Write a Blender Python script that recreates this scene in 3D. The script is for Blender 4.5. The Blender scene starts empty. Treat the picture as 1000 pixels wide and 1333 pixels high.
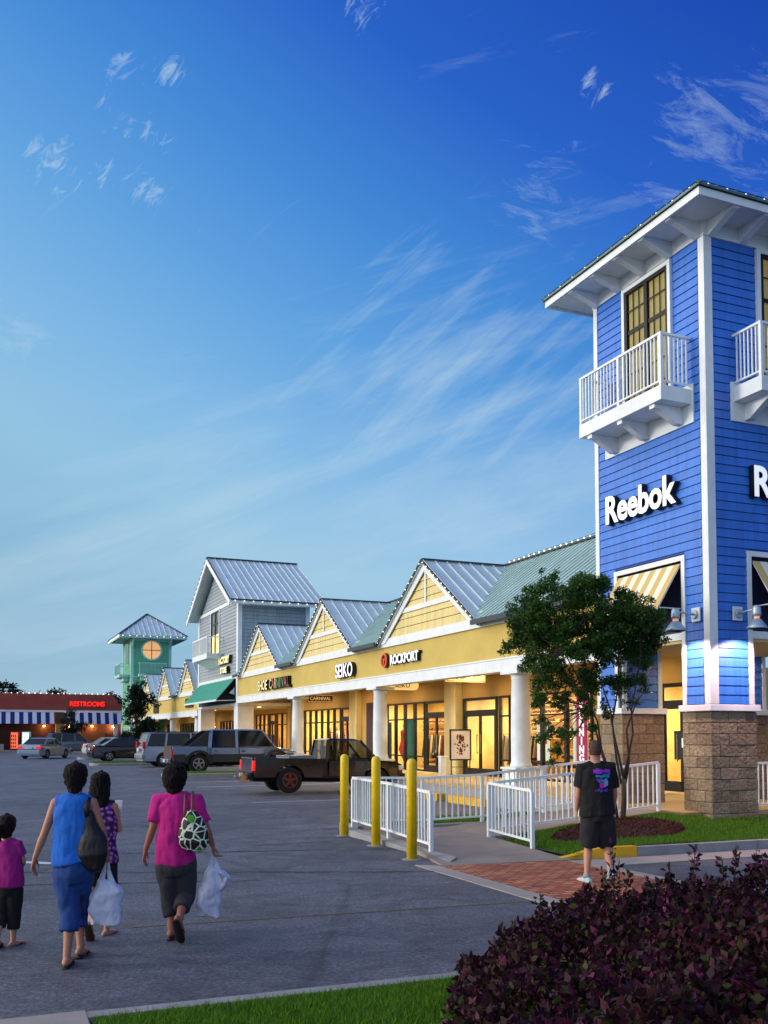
import bpy, math, random
import numpy as np
from mathutils import Vector, Matrix, noise
random.seed(7); RNG = np.random.default_rng(7)
rad = math.radians
S = bpy.context.scene; COL = S.collection

# ---------------------------------------------------------------- camera
W_, H_ = 1000.0, 1333.0
F_ = 1256.0; TILT = math.atan(.05); HC = 1.86; PPY = 957 - F_*.05
cd = bpy.data.cameras.new('camera'); cam = bpy.data.objects.new('camera', cd); COL.objects.link(cam)
cd.sensor_fit = 'VERTICAL'; cd.sensor_height = 36.0; cd.lens = 36.0*F_/H_
cd.shift_y = (PPY - H_/2)/H_
cd.clip_start = .1; cd.clip_end = 3000
cam.location = (0, 0, HC); cam.rotation_euler = (math.pi/2 + TILT, 0, 0)
S.camera = cam
S.view_settings.view_transform = 'Standard'; S.view_settings.look = 'None'
S.view_settings.exposure = 0.0; S.view_settings.gamma = 1.0
S.cycles.use_denoising = True
S.cycles.max_bounces = 6; S.cycles.diffuse_bounces = 3; S.cycles.glossy_bounces = 3
S.cycles.transparent_max_bounces = 8; S.cycles.caustics_reflective = False; S.cycles.caustics_refractive = False
S.cycles.sample_clamp_indirect = 4.0
S.render.resolution_x = 768; S.render.resolution_y = 1024

def lin(h):
    h = h.lstrip('#'); r = [int(h[i:i+2], 16)/255 for i in (0, 2, 4)]
    return tuple((c/12.92 if c <= .04045 else ((c+.055)/1.055)**2.4) for c in r) + (1.0,)

def pix_dir(x, y):
    c = Vector(((x-500)/F_, 1, -(y-PPY)/F_)); ct, st = math.cos(TILT), math.sin(TILT)
    return Vector((c.x, c.y*ct - c.z*st, c.y*st + c.z*ct))
def at(x, y, D):                       # a point seen at (x, y), D metres away
    d = pix_dir(x, y); return Vector((0, 0, HC)) + d*(D/d.y)

# ---------------------------------------------------------------- sky
wd = bpy.data.worlds.new('World'); S.world = wd; wd.use_nodes = True
nt = wd.node_tree; nt.nodes.clear()
def N(nt, t, **k):
    n = nt.nodes.new(t)
    for a, b in k.items(): setattr(n, a, b)
    return n
def link(nt, a, b): nt.links.new(a, b)
def mth(nt, op, a, b=None, clamp=False):
    n = N(nt, 'ShaderNodeMath', operation=op); n.use_clamp = clamp
    for i, v in enumerate((a, b)):
        if v is None: continue
        if isinstance(v, (int, float)): n.inputs[i].default_value = v
        else: link(nt, v, n.inputs[i])
    return n.outputs[0]
def ramp(nt, fac, stops, interp='LINEAR'):
    n = N(nt, 'ShaderNodeValToRGB'); cr = n.color_ramp; cr.interpolation = interp
    while len(cr.elements) < len(stops): cr.elements.new(.5)
    for e, (p, c) in zip(cr.elements, stops): e.position = p; e.color = c
    if fac is not None: link(nt, fac, n.inputs[0])
    return n.outputs[0]
def mixc(nt, fac, a, b, mode='MIX'):
    n = N(nt, 'ShaderNodeMix', data_type='RGBA', blend_type=mode)
    for s, v in ((n.inputs[0], fac), (n.inputs[6], a), (n.inputs[7], b)):
        if isinstance(v, (int, float)): s.default_value = v
        elif isinstance(v, tuple): s.default_value = v
        else: link(nt, v, s)
    return n.outputs[2]
tc = N(nt, 'ShaderNodeTexCoord'); D_ = tc.outputs['Generated']
sx = N(nt, 'ShaderNodeSeparateXYZ'); link(nt, D_, sx.inputs[0])
# deeper blue up and to the right (away from the set sun), paler to the left and at the horizon
az = mth(nt, 'MULTIPLY', sx.outputs[0], .48)
el = mth(nt, 'ADD', sx.outputs[2], az)
base = ramp(nt, mth(nt, 'ADD', el, .12, True), [
    (.02, lin('#97bfd6')), (.14, lin('#8abcdc')), (.25, lin('#92c6e6')), (.36, lin('#82bcea')),
    (.49, lin('#60a4e4')), (.60, lin('#438ada')), (.72, lin('#2864cc')), (.86, lin('#184ab6'))])
sky = N(nt, 'ShaderNodeTexSky'); sky.sky_type = 'NISHITA'; sky.sun_disc = False
SUN_EL, SUN_AZ = 14, 262      # degrees; azimuth from +Y clockwise
sky.sun_elevation = rad(SUN_EL); sky.sun_rotation = rad(SUN_AZ)
base = mixc(nt, .94, mixc(nt, 1.0, sky.outputs[0], (.06, .06, .06, 1), 'MULTIPLY'), base)
# high thin cloud: direction projected on a flat layer, stretched noise
yy = mth(nt, 'MAXIMUM', sx.outputs[1], .15)
cb = N(nt, 'ShaderNodeCombineXYZ'); link(nt, mth(nt, 'DIVIDE', sx.outputs[0], yy), cb.inputs[0]); link(nt, mth(nt, 'DIVIDE', sx.outputs[2], yy), cb.inputs[1])
def cloud_noise(rot, sc, scale, detail, dist, loc=(0, 0, 0), rough=.62):
    r = N(nt, 'ShaderNodeMapping'); r.inputs['Rotation'].default_value = (0, 0, rad(-rot)); link(nt, cb.outputs[0], r.inputs[0])
    m = N(nt, 'ShaderNodeMapping'); m.inputs['Scale'].default_value = sc; m.inputs['Location'].default_value = loc; link(nt, r.outputs[0], m.inputs[0])
    n = N(nt, 'ShaderNodeTexNoise'); n.inputs['Scale'].default_value = scale; n.inputs['Detail'].default_value = detail
    n.inputs['Roughness'].default_value = rough; n.inputs['Distortion'].default_value = dist
    link(nt, m.outputs[0], n.inputs[0]); return n.outputs[0]
def blob(x, y, r, soft):
    v = pix_dir(x, y).normalized()
    n = N(nt, 'ShaderNodeVectorMath', operation='DISTANCE'); link(nt, D_, n.inputs[0]); n.inputs[1].default_value = v
    m = N(nt, 'ShaderNodeMapRange'); m.inputs['From Min'].default_value = 0; m.inputs['From Max'].default_value = r*soft*1.25
    m.inputs['To Min'].default_value = 1; m.inputs['To Max'].default_value = 0; m.interpolation_type = 'SMOOTHSTEP'
    link(nt, n.outputs['Value'], m.inputs['Value']); return m.outputs[0]
nA = cloud_noise(42, (.13, 1.0, 1), 24, 9, .30)
nA2 = cloud_noise(17, (.13, 1.0, 1), 13, 10, .45, (3, 5, 0), .66)
nB = cloud_noise(-22, (.38, 1.0, 1), 30, 10, 1.0, (3, 1, 0), .74)
nS = cloud_noise(52, (.42, 1.0, 1), 62, 9, 1.0, (5, 2, 0), .7)
nC = cloud_noise(6, (.13, 1.0, 1), 7, 9, .5, (7, 2, 0))
def band(n, a, b): return ramp(nt, n, [(a, (0, 0, 0, 1)), (b, (1, 1, 1, 1))])
def acc(lst):
    o = lst[0]
    for v in lst[1:]: o = mth(nt, 'MAXIMUM', o, v)
    return o
mA = acc([blob(600, 480, .08, 2.6), blob(710, 440, .03, 2.6), blob(500, 470, .01, 5)])
mA2 = acc([blob(600, 600, .16, 2.2), blob(280, 620, .10, 2.3), blob(640, 700, .09, 2.2), blob(120, 700, .08, 2.2), blob(440, 505, .012, 4), blob(700, 620, .07, 2.2)])
mB = acc([blob(695, 258, .030, 2.4), blob(925, 190, .045, 2.2), blob(30, 430, .02, 2.6), blob(985, 150, .03, 2)])
mS = acc([blob(158, 148, .010, 3.0), blob(160, 88, .009, 3.0), blob(222, 90, .008, 3.0), blob(137, 232, .008, 3), blob(200, 172, .008, 3), blob(775, 115, .010, 2.6), blob(70, 215, .016, 2.4), blob(190, 245, .012, 2.6), blob(475, 15, .012, 2.4)])
low = N(nt, 'ShaderNodeMapRange'); low.inputs['From Min'].default_value = .02; low.inputs['From Max'].default_value = .36
low.inputs['To Min'].default_value = 1; low.inputs['To Max'].default_value = 0; link(nt, sx.outputs[2], low.inputs['Value'])
def mul(*a):
    o = a[0]
    for x in a[1:]: o = mth(nt, 'MULTIPLY', o, x)
    return o
def bandm(n, m, a, b, k): return mul(band(mth(nt, 'SUBTRACT', n, mth(nt, 'MULTIPLY', mth(nt, 'SUBTRACT', 1.0, m), .24)), a, b), k)
ctot = bandm(nA, mA, .42, .82, .65)
for c_ in (bandm(nA2, mA2, .42, .84, .55), bandm(nB, mB, .44, .84, .65), bandm(nS, mS, .46, .72, .75), mul(band(nC, .36, .72), low.outputs[0], .65)):
    ctot = mth(nt, 'ADD', ctot, c_)
ctot = mth(nt, 'MINIMUM', ctot, .8)
colr = mixc(nt, ctot, base, lin('#c4dcea'))
# afterglow of the sun that has just gone down, far to the left and behind the camera
SUND = (math.sin(rad(SUN_AZ))*math.cos(rad(8)), math.cos(rad(SUN_AZ))*math.cos(rad(8)), math.sin(rad(8)))
dt = N(nt, 'ShaderNodeVectorMath', operation='DOT_PRODUCT'); link(nt, D_, dt.inputs[0]); dt.inputs[1].default_value = SUND
gl_ = N(nt, 'ShaderNodeMapRange'); gl_.interpolation_type = 'SMOOTHSTEP'; gl_.inputs['From Min'].default_value = .30; gl_.inputs['From Max'].default_value = 1.0; link(nt, dt.outputs['Value'], gl_.inputs['Value'])
colr = mixc(nt, mth(nt, 'MULTIPLY', gl_.outputs[0], .85), colr, (3.2, 2.85, 2.5, 1))
bk_ = N(nt, 'ShaderNodeMapRange'); bk_.interpolation_type = 'SMOOTHSTEP'; bk_.inputs['From Min'].default_value = -.1; bk_.inputs['From Max'].default_value = -.8; link(nt, sx.outputs[1], bk_.inputs['Value'])
colr = mixc(nt, mth(nt, 'MULTIPLY', bk_.outputs[0], .7), colr, (.62, .78, 1.0, 1))
bg = N(nt, 'ShaderNodeBackground'); bg.inputs[1].default_value = 1.0; link(nt, colr, bg.inputs[0])
wo = N(nt, 'ShaderNodeOutputWorld'); link(nt, bg.outputs[0], wo.inputs[0])

sl = bpy.data.lights.new('sun', 'SUN'); so = bpy.data.objects.new('sun', sl); COL.objects.link(so)
sl.energy = 1.3; sl.angle = rad(11); sl.color = (1.0, .96, .90)
a_, e_ = rad(SUN_AZ), rad(SUN_EL)
sd = Vector((math.sin(a_)*math.cos(e_), math.cos(a_)*math.cos(e_), math.sin(e_)))
so.rotation_euler = (-sd).to_track_quat('-Z', 'Y').to_euler()

# ---------------------------------------------------------------- building frame: x = v (right, along the tower's right face), y = u (away, along the shops)
ANG = math.atan2(.39147, .92019)
CX, CY = 5.9498, 17.5352
ca, sa = math.cos(ANG), math.sin(ANG)
def W(v, u, z=0.): return Vector((CX + v*ca - u*sa, CY + v*sa + u*ca, z))
def toVU(p):
    x, y = p[0]-CX, p[1]-CY; return (x*ca + y*sa, -x*sa + y*ca)
def zg(y): return min(max(0., .0125*(y-28)), .25)

# ---------------------------------------------------------------- materials
MATS = {}
def mat(name, color=(.5, .5, .5, 1), rough=.6, metal=0., var=0., vscale=3., bump=0., bscale=40., emis=None, estr=0., spec=None, coord='Object', var2=None, coat=0.):
    if name in MATS: return MATS[name]
    if isinstance(color, str): color = lin(color)
    m = bpy.data.materials.new(name); m.use_nodes = True; nt = m.node_tree
    b = nt.nodes['Principled BSDF']; b.inputs['Roughness'].default_value = rough; b.inputs['Metallic'].default_value = metal
    b.inputs['Base Color'].default_value = color
    if spec is not None: b.inputs['Specular IOR Level'].default_value = spec
    if coat: b.inputs['Coat Weight'].default_value = coat; b.inputs['Coat Roughness'].default_value = .08
    if var or bump: tc = N(nt, 'ShaderNodeTexCoord')
    if var:
        n = N(nt, 'ShaderNodeTexNoise'); n.inputs['Scale'].default_value = vscale; n.inputs['Detail'].default_value = 8; n.inputs['Roughness'].default_value = .65
        link(nt, tc.outputs[coord], n.inputs[0])
        lo = tuple(c*(1-var) for c in color[:3]) + (1,); hi = tuple(min(1, c*(1+var)) for c in color[:3]) + (1,)
        if var2: hi = lin(var2) if isinstance(var2, str) else var2
        c = ramp(nt, n.outputs[0], [(.3, lo), (.7, hi)]); link(nt, c, b.inputs['Base Color'])
    if bump:
        n = N(nt, 'ShaderNodeTexNoise'); n.inputs['Scale'].default_value = bscale; n.inputs['Detail'].default_value = 6
        link(nt, tc.outputs[coord], n.inputs[0])
        bp = N(nt, 'ShaderNodeBump'); bp.inputs['Strength'].default_value = bump; bp.inputs['Distance'].default_value = .02
        link(nt, n.outputs[0], bp.inputs['Height']); link(nt, bp.outputs[0], b.inputs['Normal'])
    if emis:
        b.inputs['Emission Color'].default_value = lin(emis) if isinstance(emis, str) else emis; b.inputs['Emission Strength'].default_value = estr
    MATS[name] = m; return m
def boardmat(name, c, rough, amp=.12):
    m = mat(name, c, rough, var=amp, vscale=.9, bump=.16, bscale=22); nt = m.node_tree; b = nt.nodes['Principled BSDF']; src = b.inputs['Base Color'].links[0].from_socket
    g = N(nt, 'ShaderNodeNewGeometry'); k = ramp(nt, g.outputs['Random Per Island'], [(0, (1-amp, 1-amp, 1-amp, 1)), (1, (1+amp*.8, 1+amp*.8, 1+amp*.8, 1))])
    tc = N(nt, 'ShaderNodeTexCoord'); mp = N(nt, 'ShaderNodeMapping'); mp.inputs['Scale'].default_value = (6, 6, .5); link(nt, tc.outputs['Object'], mp.inputs[0])
    n = N(nt, 'ShaderNodeTexNoise'); n.inputs['Scale'].default_value = 1.6; n.inputs['Detail'].default_value = 7; link(nt, mp.outputs[0], n.inputs[0])
    st = ramp(nt, n.outputs[0], [(.36, (.80, .80, .82, 1)), (.58, (1, 1, 1, 1))])
    link(nt, mixc(nt, 1., mixc(nt, 1., src, k, 'MULTIPLY'), st, 'MULTIPLY'), b.inputs['Base Color']); return m
white = mat('white_paint', '#dfe6e8', .5, var=.10, vscale=2.2, bump=.05, bscale=60)
white_rail = mat('white_railing_paint', '#e6ecee', .35, var=.05, vscale=4)
blue = boardmat('blue_siding_paint', '#3478d8', .5, .07)
bluedk = blue
yellow = mat('yellow_stucco', '#c8b05c', .8, var=.10, vscale=1.0, bump=.25, bscale=90)
ysid = boardmat('pale_yellow_siding', '#e0cd88', .6, .03)
gray = boardmat('grey_siding_paint', '#97a4ac', .6, .06)
green = boardmat('green_siding_paint', '#5cb48c', .6, .08)
roofm = mat('standing_seam_metal', '#b2ccc4', .42, .05, var=.12, vscale=1.2, bump=.05, bscale=5)
roofdk = mat('dark_ridge_metal', '#1e3440', .5, .2)
teal = mat('teal_awning_metal', '#5cb8a4', .45, .1, var=.08, vscale=2)
black = mat('black_frame', '#070708', .45, spec=.3)
blackm = mat('matte_black', '#08090a', .8)
tan = mat('tan_stucco_wall', '#b0935a', .8, var=.08, vscale=1.5)
soff = mat('cream_soffit', '#c9b27c', .7, var=.05, vscale=2)
darkin = mat('shaded_recess_navy', '#0b1640', .7)  # tower blue darkened as if in the awning's shade
lampm = mat('galvanised_lamp_metal', '#a4b8c4', .35, .45, var=.1, vscale=8)
bollm = mat('yellow_bollard_paint', '#eec60e', .45, var=.16, vscale=7, bump=.1, bscale=30)
ycurb = mat('yellow_curb_paint', '#d9a512', .65, var=.16, vscale=6, bump=.2, bscale=60)
bulbm = mat('bulb_glow', '#fff2d8', .3, emis='#ffe6c0', estr=3.)
bark = mat('bark', '#3a2c24', .85, var=.3, vscale=14, bump=.5, bscale=50)
concrete = mat('concrete', '#9a938c', .85, var=.16, vscale=1.8, bump=.25, bscale=120)
conc_tan = mat('porch_concrete', '#a8905f', .8, var=.12, vscale=1.4, bump=.15, bscale=80)
conc_curb = mat('curb_concrete', '#8e8f90', .85, var=.2, vscale=3, bump=.3, bscale=70)

def leafmat(name, cols, rough=.5, trans=.25, patch=None):
    m = bpy.data.materials.new(name); m.use_nodes = True; nt = m.node_tree; b = nt.nodes['Principled BSDF']
    g = N(nt, 'ShaderNodeNewGeometry')
    st = [(i/(len(cols)), lin(c)) for i, c in enumerate(cols)]
    c = ramp(nt, g.outputs['Random Per Island'], st, 'CONSTANT')
    if patch:
        tc = N(nt, 'ShaderNodeTexCoord'); n = N(nt, 'ShaderNodeTexNoise'); n.inputs['Scale'].default_value = patch[0]; link(nt, tc.outputs['Object'], n.inputs[0])
        k = ramp(nt, n.outputs[0], [(.4, (0, 0, 0, 1)), (.62, (1, 1, 1, 1))])
        c = mixc(nt, k, c, mixc(nt, .6, c, lin(patch[1])))
    link(nt, c, b.inputs['Base Color']); b.inputs['Roughness'].default_value = rough
    b.inputs['Specular IOR Level'].default_value = .2
    tr = N(nt, 'ShaderNodeBsdfTranslucent'); link(nt, c, tr.inputs[0])
    mx = N(nt, 'ShaderNodeMixShader'); mx.inputs[0].default_value = trans
    link(nt, b.outputs[0], mx.inputs[1]); link(nt, tr.outputs[0], mx.inputs[2]); link(nt, mx.outputs[0], nt.nodes['Material Output'].inputs[0])
    MATS[name] = m; return m
leaf_myrtle = leafmat('crape_myrtle_leaves', ['#1c3414', '#284819', '#335820', '#162a10', '#447028', '#24421a'], patch=(3, '#4a6a26'))
leaf_dark = leafmat('dark_tree_leaves', ['#0e1c10', '#15281a', '#1b3320', '#0b160c'])
leaf_purple = leafmat('purple_shrub_leaves', ['#300c24', '#3c1030', '#1e081a', '#501838', '#280c20', '#26320f', '#3a4a14', '#340e28', '#702850', '#220a1c', '#1c0816', '#44122a', '#1a200c', '#2a0a20'], .6, .25, patch=(1.7, '#3a2420'))
grassm = leafmat('grass_blades', ['#42701a', '#548418', '#66981e', '#3a6014', '#7aa42a', '#4e7818'], .6, .3)
mulchm = leafmat('mulch_chips', ['#3a1512', '#4a1c16', '#2a100e', '#5a2a20', '#6a3a2c'], .85, .0)

def glassmat(name, tint=(.9, .95, .95, 1), refl=.12, tcol=None):
    m = bpy.data.materials.new(name); m.use_nodes = True; nt = m.node_tree; nt.nodes.remove(nt.nodes['Principled BSDF'])
    t = N(nt, 'ShaderNodeBsdfTransparent'); t.inputs[0].default_value = tint
    g = N(nt, 'ShaderNodeBsdfGlossy'); g.inputs['Roughness'].default_value = .03
    fr = N(nt, 'ShaderNodeFresnel'); fr.inputs[0].default_value = 1.45
    ge = N(nt, 'ShaderNodeNewGeometry'); f = mth(nt, 'MULTIPLY', mth(nt, 'SUBTRACT', 1.0, ge.outputs['Backfacing']), mth(nt, 'MULTIPLY', fr.outputs[0], .55), True)
    mx = N(nt, 'ShaderNodeMixShader'); link(nt, f, mx.inputs[0]); link(nt, t.outputs[0], mx.inputs[1]); link(nt, g.outputs[0], mx.inputs[2])
    link(nt, mx.outputs[0], nt.nodes['Material Output'].inputs[0]); MATS[name] = m; return m
shopglass = glassmat('shop_glass')
carglass = mat('car_glass', '#060a10', .08, spec=.5)

def stone_mat():
    m = bpy.data.materials.new('split_face_stone'); m.use_nodes = True; nt = m.node_tree; b = nt.nodes['Principled BSDF']
    g = N(nt, 'ShaderNodeNewGeometry'); tc = N(nt, 'ShaderNodeTexCoord')
    c = ramp(nt, g.outputs['Random Per Island'], [(0, lin('#8a7c66')), (.5, lin('#a3937a')), (1, lin('#75685a'))])
    n = N(nt, 'ShaderNodeTexNoise'); n.inputs['Scale'].default_value = 26; n.inputs['Detail'].default_value = 10; n.inputs['Roughness'].default_value = .75; link(nt, tc.outputs['Object'], n.inputs[0])
    k = ramp(nt, n.outputs[0], [(.3, (.45, .42, .40, 1)), (.7, (1.25, 1.2, 1.12, 1))])
    link(nt, mixc(nt, 1.0, c, k, 'MULTIPLY'), b.inputs['Base Color']); b.inputs['Roughness'].default_value = .9
    n2 = N(nt, 'ShaderNodeTexNoise'); n2.inputs['Scale'].default_value = 14; n2.inputs['Detail'].default_value = 9; link(nt, tc.outputs['Object'], n2.inputs[0])
    bp = N(nt, 'ShaderNodeBump'); bp.inputs['Strength'].default_value = .9; bp.inputs['Distance'].default_value = .05
    link(nt, n2.outputs[0], bp.inputs['Height']); link(nt, bp.outputs[0], b.inputs['Normal']); return m
stone = stone_mat()

def asphalt_mat():
    m = bpy.data.materials.new('asphalt'); m.use_nodes = True; nt = m.node_tree; b = nt.nodes['Principled BSDF']
    tc = N(nt, 'ShaderNodeTexCoord'); o = tc.outputs['Object']
    def nz(s, d, r=.6, dist=0):
        n = N(nt, 'ShaderNodeTexNoise'); n.inputs['Scale'].default_value = s; n.inputs['Detail'].default_value = d; n.inputs['Roughness'].default_value = r
        n.inputs['Distortion'].default_value = dist; link(nt, o, n.inputs[0]); return n.outputs[0]
    c = ramp(nt, nz(.35, 6, .6, .6), [(.3, (.064, .076, .102, 1)), (.7, (.122, .139, .178, 1))])
    sp = ramp(nt, nz(26, 5, .9), [(.36, (.28, .28, .29, 1)), (.5, (.88, .88, .90, 1)), (.62, (2.2, 2.1, 2.0, 1))])
    c = mixc(nt, 1.0, c, sp, 'MULTIPLY')
    st = ramp(nt, nz(1.1, 7, .72, 1.4), [(.32, (.55, .55, .57, 1)), (.5, (1, 1, 1, 1)), (.70, (1.35, 1.32, 1.28, 1))])
    c = mixc(nt, 1.0, c, st, 'MULTIPLY')
    s2 = ramp(nt, nz(5.5, 6, .75, .5), [(.33, (.70, .70, .71, 1)), (.6, (1.12, 1.1, 1.1, 1))])
    c = mixc(nt, 1.0, c, s2, 'MULTIPLY')
    s3 = ramp(nt, nz(.9, 3, .5, .3), [(.60, (1, 1, 1, 1)), (.72, (.62, .62, .63, 1))])
    c = mixc(nt, 1.0, c, s3, 'MULTIPLY')
    # fine meandering cracks
    v = N(nt, 'ShaderNodeTexVoronoi', feature='DISTANCE_TO_EDGE'); v.inputs['Scale'].default_value = .28
    mp = N(nt, 'ShaderNodeMapping'); mp.inputs['Scale'].default_value = (.45, 1, 1)
    nn = N(nt, 'ShaderNodeTexNoise'); nn.inputs['Scale'].default_value = 1.3; nn.inputs['Detail'].default_value = 6; link(nt, o, nn.inputs[0])
    mm = mixc(nt, .12, o, nn.outputs[1]); link(nt, mm, mp.inputs[0]); link(nt, mp.outputs[0], v.inputs['Vector'])
    k = ramp(nt, v.outputs['Distance'], [(0, (.62, .62, .63, 1)), (.006, (1, 1, 1, 1))])
    c = mixc(nt, 1.0, c, k, 'MULTIPLY')
    link(nt, c, b.inputs['Base Color']); b.inputs['Roughness'].default_value = .62; b.inputs['Specular IOR Level'].default_value = .45
    bp = N(nt, 'ShaderNodeBump'); bp.inputs['Strength'].default_value = .9; bp.inputs['Distance'].default_value = .02
    link(nt, nz(48, 4, .85), bp.inputs['Height']); link(nt, bp.outputs[0], b.inputs['Normal']); return m
asphalt = asphalt_mat()

def brick_mat(name, c1, c2, mortar, scale, bw=.5, bh=.25, ms=.015, rot=0, bump=.5, rough=.85):
    m = bpy.data.materials.new(name); m.use_nodes = True; nt = m.node_tree; b = nt.nodes['Principled BSDF']
    tc = N(nt, 'ShaderNodeTexCoord'); mp = N(nt, 'ShaderNodeMapping'); mp.inputs['Rotation'].default_value = rot if isinstance(rot, tuple) else (0, 0, rad(rot))
    link(nt, tc.outputs['Object'], mp.inputs[0])
    t = N(nt, 'ShaderNodeTexBrick'); t.inputs['Scale'].default_value = scale; t.inputs['Brick Width'].default_value = bw; t.inputs['Row Height'].default_value = bh
    t.inputs['Mortar Size'].default_value = ms; t.inputs['Color1'].default_value = lin(c1); t.inputs['Color2'].default_value = lin(c2); t.inputs['Mortar'].default_value = lin(mortar)
    link(nt, mp.outputs[0], t.inputs[0])
    n = N(nt, 'ShaderNodeTexNoise'); n.inputs['Scale'].default_value = 3.; n.inputs['Detail'].default_value = 8; link(nt, tc.outputs['Object'], n.inputs[0])
    k = ramp(nt, n.outputs[0], [(.3, (.65, .65, .65, 1)), (.7, (1.2, 1.2, 1.2, 1))])
    link(nt, mixc(nt, 1., t.outputs[0], k, 'MULTIPLY'), b.inputs['Base Color']); b.inputs['Roughness'].default_value = rough
    bp = N(nt, 'ShaderNodeBump'); bp.inputs['Strength'].default_value = bump; bp.inputs['Distance'].default_value = .01; bp.invert = True
    link(nt, t.outputs['Fac'], bp.inputs['Height']); link(nt, bp.outputs[0], b.inputs['Normal']); return m
pavers = brick_mat('clay_pavers', '#a2492e', '#cf8454', '#4e3a34', 1.0, .21, .105, .014)
redbrick = brick_mat('red_brick', '#8a3522', '#a2452c', '#93503c', 1.0, .24, .08, .006, rot=(rad(90), 0, 0), bump=.2)
tanbrick = brick_mat('tan_block', '#9c7748', '#ab8350', '#80623c', 1.0, .4, .2, .008, rot=(rad(90), 0, rad(90)), bump=.2)

def dusty_paint(name, top, low, z0, z1, rough=.22, metal=.3):
    """car paint with road dust thrown up over the lower panels"""
    m = bpy.data.materials.new(name); m.use_nodes = True; nt = m.node_tree; b = nt.nodes['Principled BSDF']; tc = N(nt, 'ShaderNodeTexCoord'); s_ = N(nt, 'ShaderNodeSeparateXYZ'); link(nt, tc.outputs['Object'], s_.inputs[0])
    n = N(nt, 'ShaderNodeTexNoise'); n.inputs['Scale'].default_value = 3.5; n.inputs['Detail'].default_value = 8; link(nt, tc.outputs['Object'], n.inputs[0])
    h = mth(nt, 'ADD', s_.outputs[2], mth(nt, 'MULTIPLY', mth(nt, 'SUBTRACT', n.outputs[0], .5), .35)); r = N(nt, 'ShaderNodeMapRange'); r.inputs['From Min'].default_value = z0; r.inputs['From Max'].default_value = z1; link(nt, h, r.inputs['Value'])
    link(nt, mixc(nt, r.outputs[0], lin(low), lin(top)), b.inputs['Base Color']); b.inputs['Metallic'].default_value = metal; b.inputs['Coat Weight'].default_value = .8; b.inputs['Coat Roughness'].default_value = .06
    rr = N(nt, 'ShaderNodeMapRange'); rr.inputs['To Min'].default_value = .6; rr.inputs['To Max'].default_value = rough; link(nt, r.outputs[0], rr.inputs['Value']); link(nt, rr.outputs[0], b.inputs['Roughness']); MATS[name] = m; return m
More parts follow.
